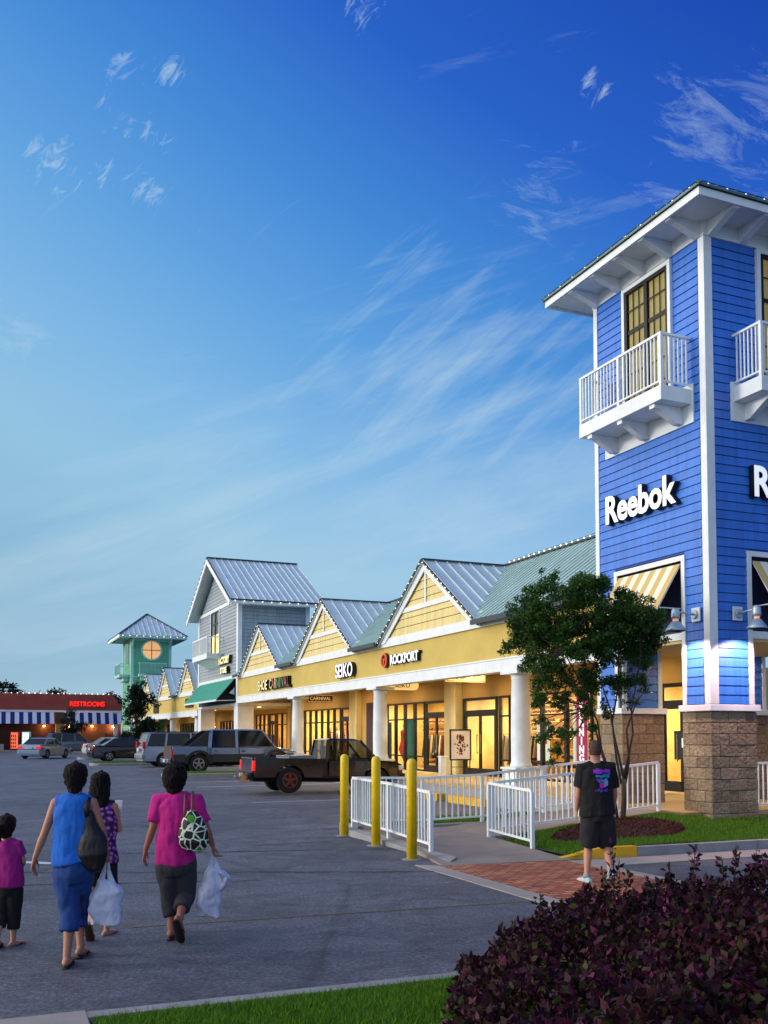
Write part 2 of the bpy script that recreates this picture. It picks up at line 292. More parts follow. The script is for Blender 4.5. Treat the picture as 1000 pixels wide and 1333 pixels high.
# ---------------------------------------------------------------- mesh builder
class MB:
    def __init__(s): s.v = []; s.f = []; s.m = []; s.cur = 0
    def face(s, idx): s.f.append(tuple(idx)); s.m.append(s.cur)
    def poly(s, pts):
        b = len(s.v); s.v += [tuple(p) for p in pts]; s.face(range(b, b+len(pts)))
    def hexa(s, p):          # 8 points: bottom 4 (ccw), top 4
        b = len(s.v); s.v += [tuple(q) for q in p]
        for q in ((0, 3, 2, 1), (4, 5, 6, 7), (0, 1, 5, 4), (1, 2, 6, 5), (2, 3, 7, 6), (3, 0, 4, 7)): s.face([b+i for i in q])
    def box(s, x0, x1, y0, y1, z0, z1):
        s.hexa([(x0, y0, z0), (x1, y0, z0), (x1, y1, z0), (x0, y1, z0), (x0, y0, z1), (x1, y0, z1), (x1, y1, z1), (x0, y1, z1)])
    def fbox(s, F, a0, a1, d0, d1, z0, z1):
        s.hexa([F(a0, d0, z0), F(a1, d0, z0), F(a1, d1, z0), F(a0, d1, z0), F(a0, d0, z1), F(a1, d0, z1), F(a1, d1, z1), F(a0, d1, z1)])
    def prism(s, pts, off):  # polygon pts extruded by vector off
        n = len(pts); b = len(s.v); s.v += [tuple(p) for p in pts] + [tuple(Vector(p)+Vector(off)) for p in pts]
        s.face(list(range(b, b+n))[::-1]); s.face(range(b+n, b+2*n))
        for i in range(n): j = (i+1) % n; s.face([b+i, b+j, b+n+j, b+n+i])
    def bar(s, p, q, w, h, up=(0, 0, 1)):
        p, q = Vector(p), Vector(q); d = (q-p).normalized(); up = Vector(up)
        if abs(d.dot(up)) > .99: up = Vector((1, 0, 0))
        x = d.cross(up).normalized()*(w/2); y = x.cross(d).normalized()*(h/2)
        s.hexa([p-x-y, p+x-y, p+x+y, p-x+y, q-x-y, q+x-y, q+x+y, q-x+y])
    def tube(s, pts, rs, n=12, side=(1, 0, 0), caps=True, rnd=False):
        pts = [Vector(p) for p in pts]; rs = [rs]*len(pts) if isinstance(rs, (int, float)) else rs; rs = [(r, r) if isinstance(r, (int, float)) else r for r in rs]
        if rnd:
            for end in (0, -1):
                a = pts[end]; b2 = pts[1] if end == 0 else pts[-2]; d = (a-b2).normalized(); r = rs[end]; m = min(r)
                ex = [(a + d*m*math.sin(t), (r[0]*math.cos(t), r[1]*math.cos(t))) for t in (.5, 1.0, 1.4)]
                if end == 0: pts = [e[0] for e in ex[::-1]] + pts; rs = [e[1] for e in ex[::-1]] + rs
                else: pts += [e[0] for e in ex]; rs += [e[1] for e in ex]
        rings = []; sd_ = Vector(side)
        for i, p in enumerate(pts):
            d = (pts[min(i+1, len(pts)-1)] - pts[max(i-1, 0)]).normalized()
            a = sd_ - d*sd_.dot(d)
            if a.length < 1e-3: a = Vector((0, 1, 0)) - d*d.y
            a.normalize(); b2 = d.cross(a); sd_ = a
            base = len(s.v); ra, rb = rs[i]
            for k in range(n):
                t = 2*math.pi*k/n; s.v.append(tuple(p + a*ra*math.cos(t) + b2*rb*math.sin(t)))
            rings.append(base)
        for r0, r1 in zip(rings, rings[1:]):
            for k in range(n): j = (k+1) % n; s.face([r0+k, r0+j, r1+j, r1+k])
        if caps: s.face([rings[0]+k for k in range(n)][::-1]); s.face([rings[-1]+k for k in range(n)])
    def cyl(s, p, q, r0, r1=None, n=16): s.tube([p, q], [r0, r1 if r1 is not None else r0], n)
    def lathe(s, prof, c=(0, 0, 0), n=24, axis='z'):
        rings = []
        for r, h in prof:
            b = len(s.v)
            for k in range(n):
                t = 2*math.pi*k/n; x, y = r*math.cos(t), r*math.sin(t)
                s.v.append((c[0]+x, c[1]+y, c[2]+h) if axis == 'z' else ((c[0]+x, c[1]+h, c[2]+y) if axis == 'y' else (c[0]+h, c[1]+x, c[2]+y)))
            rings.append(b)
        for r0, r1 in zip(rings, rings[1:]):
            for k in range(n): j = (k+1) % n; s.face([r0+k, r0+j, r1+j, r1+k])
        s.face([rings[0]+k for k in range(n)][::-1]); s.face([rings[-1]+k for k in range(n)])
    def ball(s, c, r, n=10):
        r = (r, r, r) if isinstance(r, (int, float)) else r; m = n//2+1; b = len(s.v)
        for i in range(m+1):
            t = math.pi*i/m
            for k in range(n):
                p = 2*math.pi*k/n; s.v.append((c[0]+r[0]*math.sin(t)*math.cos(p), c[1]+r[1]*math.sin(t)*math.sin(p), c[2]+r[2]*math.cos(t)))
        for i in range(m):
            for k in range(n): j = (k+1) % n; s.face([b+i*n+k, b+(i+1)*n+k, b+(i+1)*n+j, b+i*n+j])

ORI = {}
def setprops(o, label=None, cat=None, group=None, kind=None):
    if label: o['label'] = label
    if cat: o['category'] = cat
    if group: o['group'] = group
    if kind: o['kind'] = kind
def thing(name, label, cat, loc, rot=ANG, group=None, frame=None):
    """Empty at the thing's base. frame = (v, u, z) origin in building coordinates (its parts are then given in v, u, z)."""
    o = bpy.data.objects.new(name, None); COL.objects.link(o); o.empty_display_size = .3
    if frame is not None: o.location = W(*frame); ORI[o] = Vector(frame); rot = ANG
    else: o.location = loc; ORI[o] = Vector((0, 0, 0))
    o.rotation_euler = (0, 0, rot); setprops(o, label, cat, group); return o
def frm(name, label, cat, v, u, z, group=None): return thing(name, label, cat, None, group=group, frame=(v, u, z))
def origin_of(p):
    while p is not None:
        if p in ORI: return ORI[p]
        p = p.parent
    return Vector((0, 0, 0))
def part(name, mb, m, parent=None, bevel=0., smooth=False, label=None, off=None, seg=2, recalc=True):
    me = bpy.data.meshes.new(name); o3 = origin_of(parent) if off is None else Vector(off)
    me.from_pydata([tuple(Vector(v)-o3) for v in mb.v], [], mb.f)
    ms = m if isinstance(m, (list, tuple)) else [m]
    for q in ms: me.materials.append(q)
    if len(ms) > 1: me.polygons.foreach_set('material_index', mb.m)
    if recalc:
        import bmesh
        bm = bmesh.new(); bm.from_mesh(me); bmesh.ops.recalc_face_normals(bm, faces=bm.faces[:]); bm.to_mesh(me); bm.free()
    if smooth: me.polygons.foreach_set('use_smooth', [True]*len(me.polygons))
    me.update()
    o = bpy.data.objects.new(name, me); COL.objects.link(o); o.parent = parent
    if label: o['label'] = label
    if bevel:
        b = o.modifiers.new('b', 'BEVEL'); b.width = bevel; b.segments = seg; b.limit_method = 'ANGLE'; b.angle_limit = rad(35)
    return o
def struct(name, mb, m, v=0, u=0, z=0, world=False, **k):
    o = part(name, mb, m, None, off=(v, u, z), **k)
    if not world: o.location = W(v, u, z); o.rotation_euler = (0, 0, ANG)
    o['kind'] = 'structure'; return o
def single(name, mb, m, label, cat, frame=None, loc=None, rot=0, group=None, kind=None, **k):
    o = part(name, mb, m, None, off=frame if frame is not None else (0, 0, 0), **k)
    if frame is not None: o.location = W(*frame); o.rotation_euler = (0, 0, ANG)
    elif loc is not None: o.location = loc; o.rotation_euler = (0, 0, rot)
    setprops(o, label, cat, group, kind); return o
def copy_tree(o, parent=None):
    c = o.copy(); COL.objects.link(c); c.parent = parent
    if o in ORI: ORI[c] = ORI[o]
    for ch in list(o.children): copy_tree(ch, c)
    return c
def FX(v0, sgn=-1): return lambda a, d, z: (v0 + sgn*d, a, z)     # face in the plane v = v0; a along u; d outwards
def FY(u0, sgn=-1): return lambda a, d, z: (a, u0 + sgn*d, z)     # face in the plane u = u0; a along v

def siding(mb, F, z0, z1, lap, ext, th=.022, slot=.014, joints=3.3):
    """Clapboards: tapered boards with a real open joint between them. ext(z) -> list of (a0, a1)."""
    n = max(1, int(round((z1-z0)/lap))); lap = (z1-z0)/n
    for i in range(n):
        a, b = z0+i*lap+slot, z0+(i+1)*lap
        lo, hi = ext(a+1e-4), ext(b-1e-4)
        mid = ext((a+b)/2)
        if joints:          # butt joints between board lengths, staggered row by row
            x0 = (i*1.37) % joints; cutp = [x0+joints*k-40*joints for k in range(120)]
            def sp(L_):
                r_ = []
                for a0, a1 in L_:
                    c_ = [a0]+[c for c in cutp if a0+.25 < c < a1-.25]+[a1]
                    for q0, q1 in zip(c_, c_[1:]): r_.append((q0+(.002 if q0 != a0 else 0), q1-(.002 if q1 != a1 else 0)))
                return r_
            if [x for x in lo] == [x for x in hi]: lo = sp(lo); hi = lo; mid = lo
        if len(lo) != len(mid): lo = mid
        if len(hi) != len(mid): hi = mid
        for (l0, l1), (h0, h1) in zip(lo, hi):
            if l1-l0 < .01: continue
            if h1-h0 < .0: h0 = h1 = (h0+h1)/2
            mb.hexa([F(l0, 0, a), F(l1, 0, a), F(l1, th, a), F(l0, th, a), F(h0, 0, b), F(h1, 0, b), F(h1, th*.35, b), F(h0, th*.35, b)])
def holes(a0, a1, hs):
    def ext(z):
        segs = [(a0, a1)]
        for h0, h1, z0, z1 in hs:
            if z0 < z < z1:
                ns = []
                for s0, s1 in segs:
                    if h1 <= s0 or h0 >= s1: ns.append((s0, s1)); continue
                    if h0 > s0: ns.append((s0, h0))
                    if h1 < s1: ns.append((h1, s1))
                segs = ns
        return segs
    return ext
def frame_rect(mb, F, a0, a1, z0, z1, w, d0, d1, bottom=True):
    mb.fbox(F, a0, a0+w, d0, d1, z0, z1); mb.fbox(F, a1-w, a1, d0, d1, z0, z1)
    mb.fbox(F, a0+w, a1-w, d0, d1, z1-w, z1)
    if bottom: mb.fbox(F, a0+w, a1-w, d0, d1, z0, z0+w)

def text(body, size, extrude, m, parent, name, loc, rotm, offset=0., align='CENTER', sx=1.0, spacing=1.0, shear=0.):
    c = bpy.data.curves.new('t', 'FONT'); c.body = body; c.size = size; c.extrude = extrude; c.offset = offset; c.resolution_u = 3
    c.align_x = align; c.align_y = 'BOTTOM_BASELINE'; c.space_character = spacing; c.shear = shear
    o = bpy.data.objects.new('t', c); COL.objects.link(o)
    dg = bpy.context.evaluated_depsgraph_get(); me = bpy.data.meshes.new_from_object(o.evaluated_get(dg))
    bpy.data.objects.remove(o); bpy.data.curves.remove(c)
    me.name = name; me.materials.clear(); me.materials.append(m)
    n = bpy.data.objects.new(name, me); COL.objects.link(n); n.parent = parent
    n.matrix_local = Matrix.Translation(loc) @ rotm @ Matrix.Diagonal((sx, 1, 1, 1)); return n
# text orientation in building-local axes: readable from -u side (face FY) and from -v side (face FX)
RY_ = Matrix.Rotation(rad(90), 4, 'X')                                  # x->+v, y->z, normal -> -u
RX_ = Matrix.Rotation(rad(-90), 4, 'Z') @ Matrix.Rotation(rad(90), 4, 'X')  # x -> -u, normal -> -v

def area_light(name, v, u, z, sx, sy, energy, color, parent=None, down=True):
    l = bpy.data.lights.new(name, 'AREA'); l.shape = 'RECTANGLE'; l.size = sx; l.size_y = sy; l.energy = energy; l.color = color
    o = bpy.data.objects.new(name, l); COL.objects.link(o)
    if parent is not None: o.parent = parent; o.location = Vector((v, u, z)) - origin_of(parent)
    else: o.location = W(v, u, z); o.rotation_euler = (0, 0, ANG)
    return o
def scatter_tris(centers, size, rng, normal_bias=None, aspect=.5, up=0.):
    """numpy leaf quads (diamonds folded at the midrib): returns verts, faces"""
    n = len(centers); d = rng.normal(size=(n, 3)); d[:, 2] += up; d /= np.linalg.norm(d, axis=1)[:, None]
    r = rng.normal(size=(n, 3))
    if normal_bias is not None: r = np.cross(d, normal_bias + rng.normal(size=(n, 3))*.7)
    s = r - (r*d).sum(1)[:, None]*d; s /= np.linalg.norm(s, axis=1)[:, None]
    L = (size*rng.uniform(.6, 1.25, n))[:, None] if np.ndim(size) == 0 else size[:, None]
    nn = np.cross(d, s)
    p0 = centers; p1 = centers + d*L*.45 + s*L*aspect*.5 + nn*L*.10; p2 = centers + d*L; p3 = centers + d*L*.45 - s*L*aspect*.5 + nn*L*.10
    return np.stack([p0, p1, p2, p3], 1).reshape(-1, 3)
def leaf_mesh(name, V, m, parent=None, quads=True):
    k = 4 if quads else 3; n = len(V)//k; me = bpy.data.meshes.new(name)
    me.vertices.add(n*k); me.vertices.foreach_set('co', np.asarray(V, dtype=np.float32).ravel())
    me.loops.add(n*k); me.loops.foreach_set('vertex_index', np.arange(n*k, dtype=np.int32))
    me.polygons.add(n); me.polygons.foreach_set('loop_start', np.arange(0, n*k, k, dtype=np.int32))
    me.polygons.foreach_set('loop_total', np.full(n, k, dtype=np.int32)); me.update(calc_edges=True); me.materials.append(m)
    o = bpy.data.objects.new(name, me); COL.objects.link(o); o.parent = parent; return o
# ================================================================ GROUND
g = MB()                                   # asphalt / terrain sheet out to the horizon, gently rising away from the camera
ys = [-40, 0, 10, 20, 28, 31, 34, 38, 42, 46, 48, 60, 100, 300, 1500]
xs = [-1500, -300, -100, -40, -20, -8, 0, 8, 20, 40, 100, 300, 1500]
for y in ys:
    for x in xs: g.v.append((x, y, zg(y)))
for j in range(len(ys)-1):
    for i in range(len(xs)-1):
        a = j*len(xs)+i; g.face([a, a+1, a+1+len(xs), a+len(xs)])
struct('asphalt_ground', g, asphalt, world=True, recalc=False)

def slab(name, m, pts, depth=.3, **k):     # pts: (v, u, z) ccw polygon top; real thickness downwards
    mb = MB(); mb.prism([(p[0], p[1], p[2]-depth) for p in pts], (0, 0, depth))
    b = len(pts); 
    return struct(name, mb, m, **k)
# old asphalt seam running across the road (raised overlay edge) and thin faded yellow line
def ribbon(name, m, pts, w, z=.004, jitter=0., world=True):
    mb = MB(); L_ = []
    for i, p in enumerate(pts):
        a = Vector(pts[max(i-1, 0)][:2] + (0,)); b = Vector(pts[min(i+1, len(pts)-1)][:2] + (0,)); d = (b-a).normalized(); nrm = Vector((-d.y, d.x, 0))
        ww = w*(1+random.uniform(-jitter, jitter))/2; c = Vector((p[0], p[1], 0))
        L_.append((c+nrm*ww, c-nrm*ww))
    for (a, b), (c, d) in zip(L_, L_[1:]):
        mb.poly([(a.x, a.y, z), (b.x, b.y, z), (d.x, d.y, z), (c.x, c.y, z)])
    return struct(name, mb, m, world=world, recalc=False)
def wander(p, q, n, amp):
    r = []
    for i in range(n+1):
        t = i/n; r.append((p[0]+(q[0]-p[0])*t, p[1]+(q[1]-p[1])*t + random.uniform(-amp, amp))) 
    return r
crackm = mat('road_crack_tar', '#1c1c20', .7)
ribbon('road_seam', crackm, wander((-11, 13.1), (.65, 13.25), 60, .02), .035, jitter=.6)
ribbon('road_seam', crackm, wander((.65, 13.25), (.95, 14.4), 10, .01), .03, jitter=.6)
ribbon('road_seam', crackm, wander((-1.6, 19.0), (.2, 19.9), 20, .03), .03, jitter=.6)
ribbon('road_seam', crackm, wander((-2.2, 16.4), (-.6, 17.2), 20, .03), .025, jitter=.6)
r9 = random.Random(21)
for k in range(9):
    D_k = (11.6, 15.2, 17.3, 19.6, 22, 24.5, 27, 31, 36)[k]; x0 = r9.uniform(-9, -3); x1 = x0+r9.uniform(3, 8); sl9 = r9.uniform(-.02, .22)
    ribbon('road_seam', crackm, [(x0+(x1-x0)*t/40, D_k+(x1-x0)*t/40*sl9+r9.uniform(-.04, .04), 0) for t in range(41)], r9.uniform(.018, .035), z=zg(D_k+1.5)+.006, jitter=.7) if D_k < 27 else None
ylm = mat('faded_yellow_line', '#6c6038', .8, var=.25, vscale=12)
p0, p1 = W(-6.6, -4.40), W(-10.9, -4.15)
ribbon('road_line', ylm, [(p0.x, p0.y), ((p0.x+p1.x)/2, (p0.y+p1.y)/2), (p1.x, p1.y)], .045)
wl = mat('white_road_paint', '#c9ccd0', .7, var=.1, vscale=9)
mb = MB(); a, b, c, d = Vector((-5.6, 14.2, .004)), Vector((-4.1, 13.85, .004)), Vector((-4.1, 14.03, .004)), Vector((-5.6, 14.42, .004)); mb.poly([a, b, c, d])
struct('road_marking', mb, wl, world=True, recalc=False)

# parking stripes by the shops, running out from the kerb
mb = MB()
for u in (12.2, 19.4, 22.2, 33.5, 36.3, 42.0, 45, 48):
    pts = [W(-5.2, u), W(.0, u), W(.0, u+.1), W(-5.2, u+.1)]
    mb.poly([(p.x, p.y, zg(p.y)+.004) for p in pts])
struct('parking_lines', mb, wl, world=True, recalc=False)

# near side: flush concrete edging, lawn, walk slab
slab('near_kerb', conc_curb, [(-11.62, -7.20, .03), (3, -7.20, .03), (3, -7.06, .03), (-11.62, -7.06, .03)])
slab('walk_slab', concrete, [(-16, -10, .035), (-11.66, -10, .035), (-11.62, -7.04, .035), (-16, -7.04, .035)])
lawn_soil = mat('lawn_soil', '#2e4a12', .9, var=.25, vscale=3, bump=.4, bscale=60)
slab('near_lawn', lawn_soil, [(-11.60, -12, .02), (6, -12, .02), (6, -7.22, .02), (-11.60, -7.22, .02)])
# brick crosswalk with concrete bands
slab('brick_crosswalk', pavers, [(-6.22, -7.0, .008), (-4.22, -7.0, .008), (-4.22, -1.62, .008), (-6.22, -1.45, .008)])
slab('crosswalk_band', concrete, [(-6.52, -7.0, .011), (-6.225, -7.0, .011), (-6.225, -1.4, .011), (-6.5, -1.2, .011)])
slab('crosswalk_band', concrete, [(-4.215, -7.0, .011), (-4.0, -7.0, .011), (-4.0, -1.7, .011), (-4.215, -1.65, .011)])
slab('gutter', concrete, [(-3.995, -2.35, .009), (9, -2.35, .009), (9, -1.66, .009), (-3.995, -1.66, .009)])
# access ramp, landing and rising walk to the shops
wk = mat('broom_concrete', '#8d8378', .85, var=.16, vscale=2.2, bump=.35, bscale=150)
slab('ramp', wk, [(-6.18, -1.44, .012), (-4.12, -1.60, .012), (-4.02, .9, .10), (-5.72, .9, .10)])
slab('landing', wk, [(-5.72, .902, .10), (-4.02, .902, .10), (-4.02, 2.75, .12), (-5.72, 2.75, .12)])
slab('rising_walk', wk, [(-4.018, .902, .103), (-.4, .902, .44), (-.4, 2.75, .45), (-4.018, 2.75, .12)])
slab('walk_edge_kerb', conc_curb, [(-5.93, -1.2, .03), (-5.725, -1.0, .06), (-5.725, 3.4, .13), (-5.93, 3.4, .13)])
slab('tower_floor', conc_tan, [(-.398, .3, .45), (4.4, .3, .45), (4.4, 3.6, .45), (-.398, 3.6, .45)], depth=.6)
slab('shop_walk', conc_tan, [(.3, 3.602, .447), (4.4, 3.602, .447), (4.4, 78, .447), (.3, 78, .447)], depth=.6)
slab('shop_walk_kerb', conc_curb, [(.08, 3.602, .40), (.298, 3.602, .40), (.298, 78, .40), (.08, 78, .40)], depth=.6)
slab('yellow_kerb', ycurb, [(-.20, 8.1, .20), (.078, 8.1, .20), (.078, 10.2, .20), (-.20, 10.2, .20)])
slab('yellow_kerb', ycurb, [(-.20, 10.9, .20), (.078, 10.9, .20), (.078, 12.0, .20), (-.20, 12.0, .20)])

# raised lawn island beyond the landing
def rounded_island(name, v0, v1, u0, u1, z, r, zb=-.2, tip=None):
    out = []; inn = []
    for (cv, cu, a0) in ((v1-r, u1-r, 0), (v0+r, u1-r, 90), (v0+r, u0+r, 180), (v1-r, u0+r, 270)):
        for k in range(7):
            t = rad(a0 + k*15); out.append((cv+r*math.cos(t), cu+r*math.sin(t))); inn.append((cv+(r-.15)*math.cos(t), cu+(r-.15)*math.sin(t)))
    mb = MB(); n = len(out); b = 0
    for p in out: mb.v.append((p[0], p[1], zb))
    for p in out: mb.v.append((p[0], p[1], z-.02))
    for p, q in zip(out, inn): mb.v.append((p[0]*.8+q[0]*.2, p[1]*.8+q[1]*.2, z))
    for p in inn: mb.v.append((p[0], p[1], z))
    for p in inn: mb.v.append((p[0], p[1], z-.05))
    for k in range(n):
        j = (k+1) % n
        for l in range(4): mb.face([l*n+k, l*n+j, (l+1)*n+j, (l+1)*n+k])
    struct(name+'_kerb', mb, conc_curb)
    g2 = MB(); g2.poly([(p[0], p[1], z-.012) for p in inn]); struct(name, g2, lawn_soil, recalc=False)
    return inn
rounded_island('lawn_island', -5.7, -.4, 3.0, 4.7, .15, .8)
zi = .20
isl = [(-5.2, .2, 25.6, 26.9, zi+.10), (-6.6, .1, 38.6, 40.6, .38), (-5.9, .0, 52.5, 54.5, .38)]
for (v0, v1, u0, u1, z) in isl: rounded_island('parking_island', v0, v1, u0, u1, z, .6)

# tower lawn (height field) + kerb
def lawn_h(v, u):
    def ss(t): t = min(max(t, 0), 1); return t*t*(3-2*t)
    walk = .103 + (v+4.02)/3.62*.337 if v < -.4 else .42
    walk = min(walk, .42)
    h = .15 + (max(walk, .12)-.03-.15)*ss((u+1.45)/1.9)
    edge = ss((v+4.05)/.9)
    return .05*(1-edge) + h*edge - .01 + .10*math.exp(-((v+2.2)**2+(u+.1)**2)/1.3)
mb = MB(); nv, nu = 90, 26; v0, v1, u0, u1 = -4.015, 9., -1.50, .895
for j in range(nu+1):
    for i in range(nv+1):
        v = v0+(v1-v0)*i/nv; u = u0+(u1-u0)*j/nu; mb.v.append((v, u, lawn_h(v, u) if not (v > -.3 and u > .3) else .35))
for j in range(nu):
    for i in range(nv): a = j*(nv+1)+i; mb.face([a, a+1, a+nv+2, a+nv+1])
struct('tower_lawn', mb, lawn_soil, recalc=False, smooth=True)
def kerb_run(name, pts, m):       # pts (v, u, ztop); width .15 towards +u
    mb = MB()
    for (a, b) in zip(pts, pts[1:]):
        mb.hexa([(a[0], a[1], -.2), (b[0], b[1], -.2), (b[0], b[1]+.15, -.2), (a[0], a[1]+.15, -.2),
                 (a[0], a[1]+.02, a[2]), (b[0], b[1]+.02, b[2]), (b[0], b[1]+.15, b[2]), (a[0], a[1]+.15, a[2])])
    struct(name, mb, m)
kerb_run('yellow_kerb', [(-4.2, -1.45, .015), (-4.0, -1.49, .05), (-3.7, -1.55, .13), (-3.45, -1.62, .165), (-2.95, -1.65, .165)], ycurb)
for k in range(5): kerb_run('lawn_kerb', [(-2.94+k*2.4, -1.65, .15), (-2.94+k*2.4+2.385, -1.65, .15)], conc_curb)

# mulch bed
mb = MB(); cv, cu = -2.25, -.25; ring = 28
mb.v.append((cv, cu, lawn_h(cv, cu)+.06))
for r in (.35, .7, .9, 1.0):
    for k in range(ring):
        t = 2*math.pi*k/ring; rr = r*(1+.05*math.sin(3*t+1)); v, u = cv+1.25*rr*math.cos(t), cu+.78*rr*math.sin(t)
        mb.v.append((v, u, lawn_h(v, u)+.06*(1-r**3)+.004))
for k in range(ring): mb.face([0, 1+k, 1+(k+1) % ring])
for l in range(3):
    for k in range(ring): j = (k+1) % ring; mb.face([1+l*ring+k, 1+(l+1)*ring+k, 1+(l+1)*ring+j, 1+l*ring+j])
struct('mulch_bed', mb, mat('mulch_soil', '#2a100e', .9, var=.4, vscale=20, bump=.6, bscale=50), smooth=True)
n = 5200; th = RNG.uniform(0, 2*np.pi, n); rr = np.sqrt(RNG.uniform(0, 1, n))
vv = cv+1.25*rr*np.cos(th); uu = cu+.78*rr*np.sin(th)
zz_ = np.array([lawn_h(a, b) for a, b in zip(vv, uu)])+.06*(1-rr**3)+RNG.uniform(.004, .02, n)
P_ = np.stack([CX+vv*ca-uu*sa, CY+vv*sa+uu*ca, zz_], 1)
o = leaf_mesh('mulch', scatter_tris(P_, .045, RNG, aspect=.35, up=0.), mulchm)
setprops(o, 'dark red mulch chips around the foot of the small tree', 'mulch', kind='stuff')

# grass blades
def blades(name, label, region, n, h, w, zf, world=False):
    v = RNG.uniform(region[0], region[1], n); u = RNG.uniform(region[2], region[3], n)
    m = ((v-cv)/1.27)**2 + ((u-cu)/.8)**2 > 1; v, u = v[m], u[m]
    m = ~((v > -.15) & (u > -.05)); m |= (u < -3) | (u > 2); v, u = v[m], u[m]; n = len(v)
    z = np.array([zf(a, b) for a, b in zip(v, u)])
    P = np.stack([CX+v*ca-u*sa, CY+v*sa+u*ca, z], 1)
    t = RNG.uniform(0, 2*np.pi, n); hh = h*RNG.uniform(.5, 1.3, n); s = np.stack([np.cos(t), np.sin(t), np.zeros(n)], 1)*w
    lean = RNG.normal(size=(n, 3))*.45*hh[:, None]; lean[:, 2] = hh
    V = np.stack([P-s, P+s, P+lean], 1).reshape(-1, 3)
    o = leaf_mesh(name, V, grassm, quads=False); setprops(o, label, 'grass', kind='stuff')
blades('grass', 'short green grass of the lawn strip along the near road edge', (-11.58, -6.6, -9.3, -7.21), 90000, .045, .0028, lambda v, u: .02)
blades('grass', 'green grass around the mulch bed in front of the blue tower', (-3.95, 4.5, -1.50, .80), 60000, .05, .005, lambda v, u: lawn_h(v, u))
blades('grass', 'green grass of the island seen through the white railings', (-5.4, -.6, 3.2, 4.5), 16000, .06, .006, lambda v, u: .135)
blades('grass', 'green grass of the island beside the silver pickup truck', (-5.0, .0, 25.8, 26.7), 6000, .08, .012, lambda v, u: .285)
blades('grass', 'green grass of the island beside the dark sedan', (-6.4, -.1, 38.8, 40.4), 7000, .08, .012, lambda v, u: .365)

# ================================================================ BLUE CORNER TOWER
UL, VR = 3.40, 3.95; ZT = 11.15
T = frm('corner_tower', 'tall blue clapboard corner tower on stone piers with white balconies', 'tower', 0, 0, .0)
F1, F2 = FX(0), FY(0); F3, F4 = FX(VR, 1), FY(UL, 1)
core = MB()
core.box(.06, VR-.06, .06, UL-.06, 3.74, ZT)       # backing core
part('core', core, darkin, T)
w = MB()
# left face (plane v=0): window hole, awning recess
siding(w, F1, 2.42, ZT, .171, holes(.16, UL-.10, [(.86, 2.38, 8.36, 11.3), (.64, 2.78, 2.0, 5.27)]))
siding(w, F2, 2.42, ZT, .171, holes(.16, VR-.16, [(1.22, 2.73, 8.36, 11.3), (.90, 3.05, 2.0, 5.30)]))
siding(w, F3, 2.42, ZT, .171, holes(.10, UL-.10, [(.64, 2.78, 2.0, 3.74)]))
siding(w, F4, 2.42, ZT, .171, holes(.10, VR-.10, [(.90, 3.05, 2.0, 3.74)]))
part('wall', w, blue, T)
bk = MB()                                          # solid sheathing just behind the boards
for F, a1, op in ((F1, UL, (.64, 2.78)), (F2, VR, (.90, 3.05)), (F3, UL, (.64, 2.78)), (F4, VR, (.90, 3.05))):
    top = 5.30 if F in (F1, F2) else 3.74
    bk.fbox(F, .02, a1-.02, -.05, -.002, top, ZT); bk.fbox(F, .02, op[0], -.05, -.002, 2.4, top-.003); bk.fbox(F, op[1], a1-.02, -.05, -.002, 2.4, top-.003)
part('sheathing', bk, mat('blue_joint_shadow_paint', '#123a96', .6), T)
# corner boards and trims
t = MB()
t.box(-.035, .155, -.035, -.001, 2.425, ZT); t.box(-.035, -.001, -.001, .125, 2.425, ZT)
t.box(-.035, -.001, UL-.10, UL+.03, 2.425, ZT); t.box(VR-.155, VR+.03, -.035, -.001, 2.425, ZT)
t.box(VR+.001, VR+.035, -.03, .1, 2.425, ZT)
part('corner_board', t, white, T, bevel=.004)
t = MB()
frame_rect(t, F1, .62, 2.80, 2.425, 5.27, .10, .001, .04, bottom=False)
frame_rect(t, F2, .88, 3.07, 2.425, 5.30, .10, .001, .04, bottom=False)
part('opening_trim', t, white, T, bevel=.004)
t = MB()
t.box(-.05, VR+.05, -.05, -.001, ZT, 11.43); t.box(-.05, -.001, -.001, UL+.05, ZT, 11.43); t.box(VR+.001, VR+.05, -.001, UL+.05, ZT, 11.43)
t.box(-.02, VR+.02, -.02, UL+.02, ZT+.01, 11.42)
part('frieze', t, white, T)
# recess panels above the openings: tower blue with awning shade put into the colour
t = MB(); siding(t, FX(.10), 3.76, 5.2, .171, lambda z: [(.70, 2.72)]); part('recess_panel', t, mat('shaded_recess_blue', '#13265e', .6), T); t = MB(); siding(t, FY(.10), 3.76, 5.2, .171, lambda z: [(.97, 2.98)])
part('recess_panel', t, mat('shaded_recess_blue', '#13265e', .6), T)
# header beam and soffit of the passage
t = MB(); t.box(.01, VR-.01, .01, UL-.01, 3.60, 3.738); part('soffit', t, soff, T)
t = MB(); t.fbox(F1, .72, 2.70, -.09, .02, 3.66, 3.80); part('header_trim', t, white, T, bevel=.004); t = MB(); t.fbox(F2, .98, 2.97, -.09, .02, 3.66, 3.80); part('header_trim', t, white, T, bevel=.004)
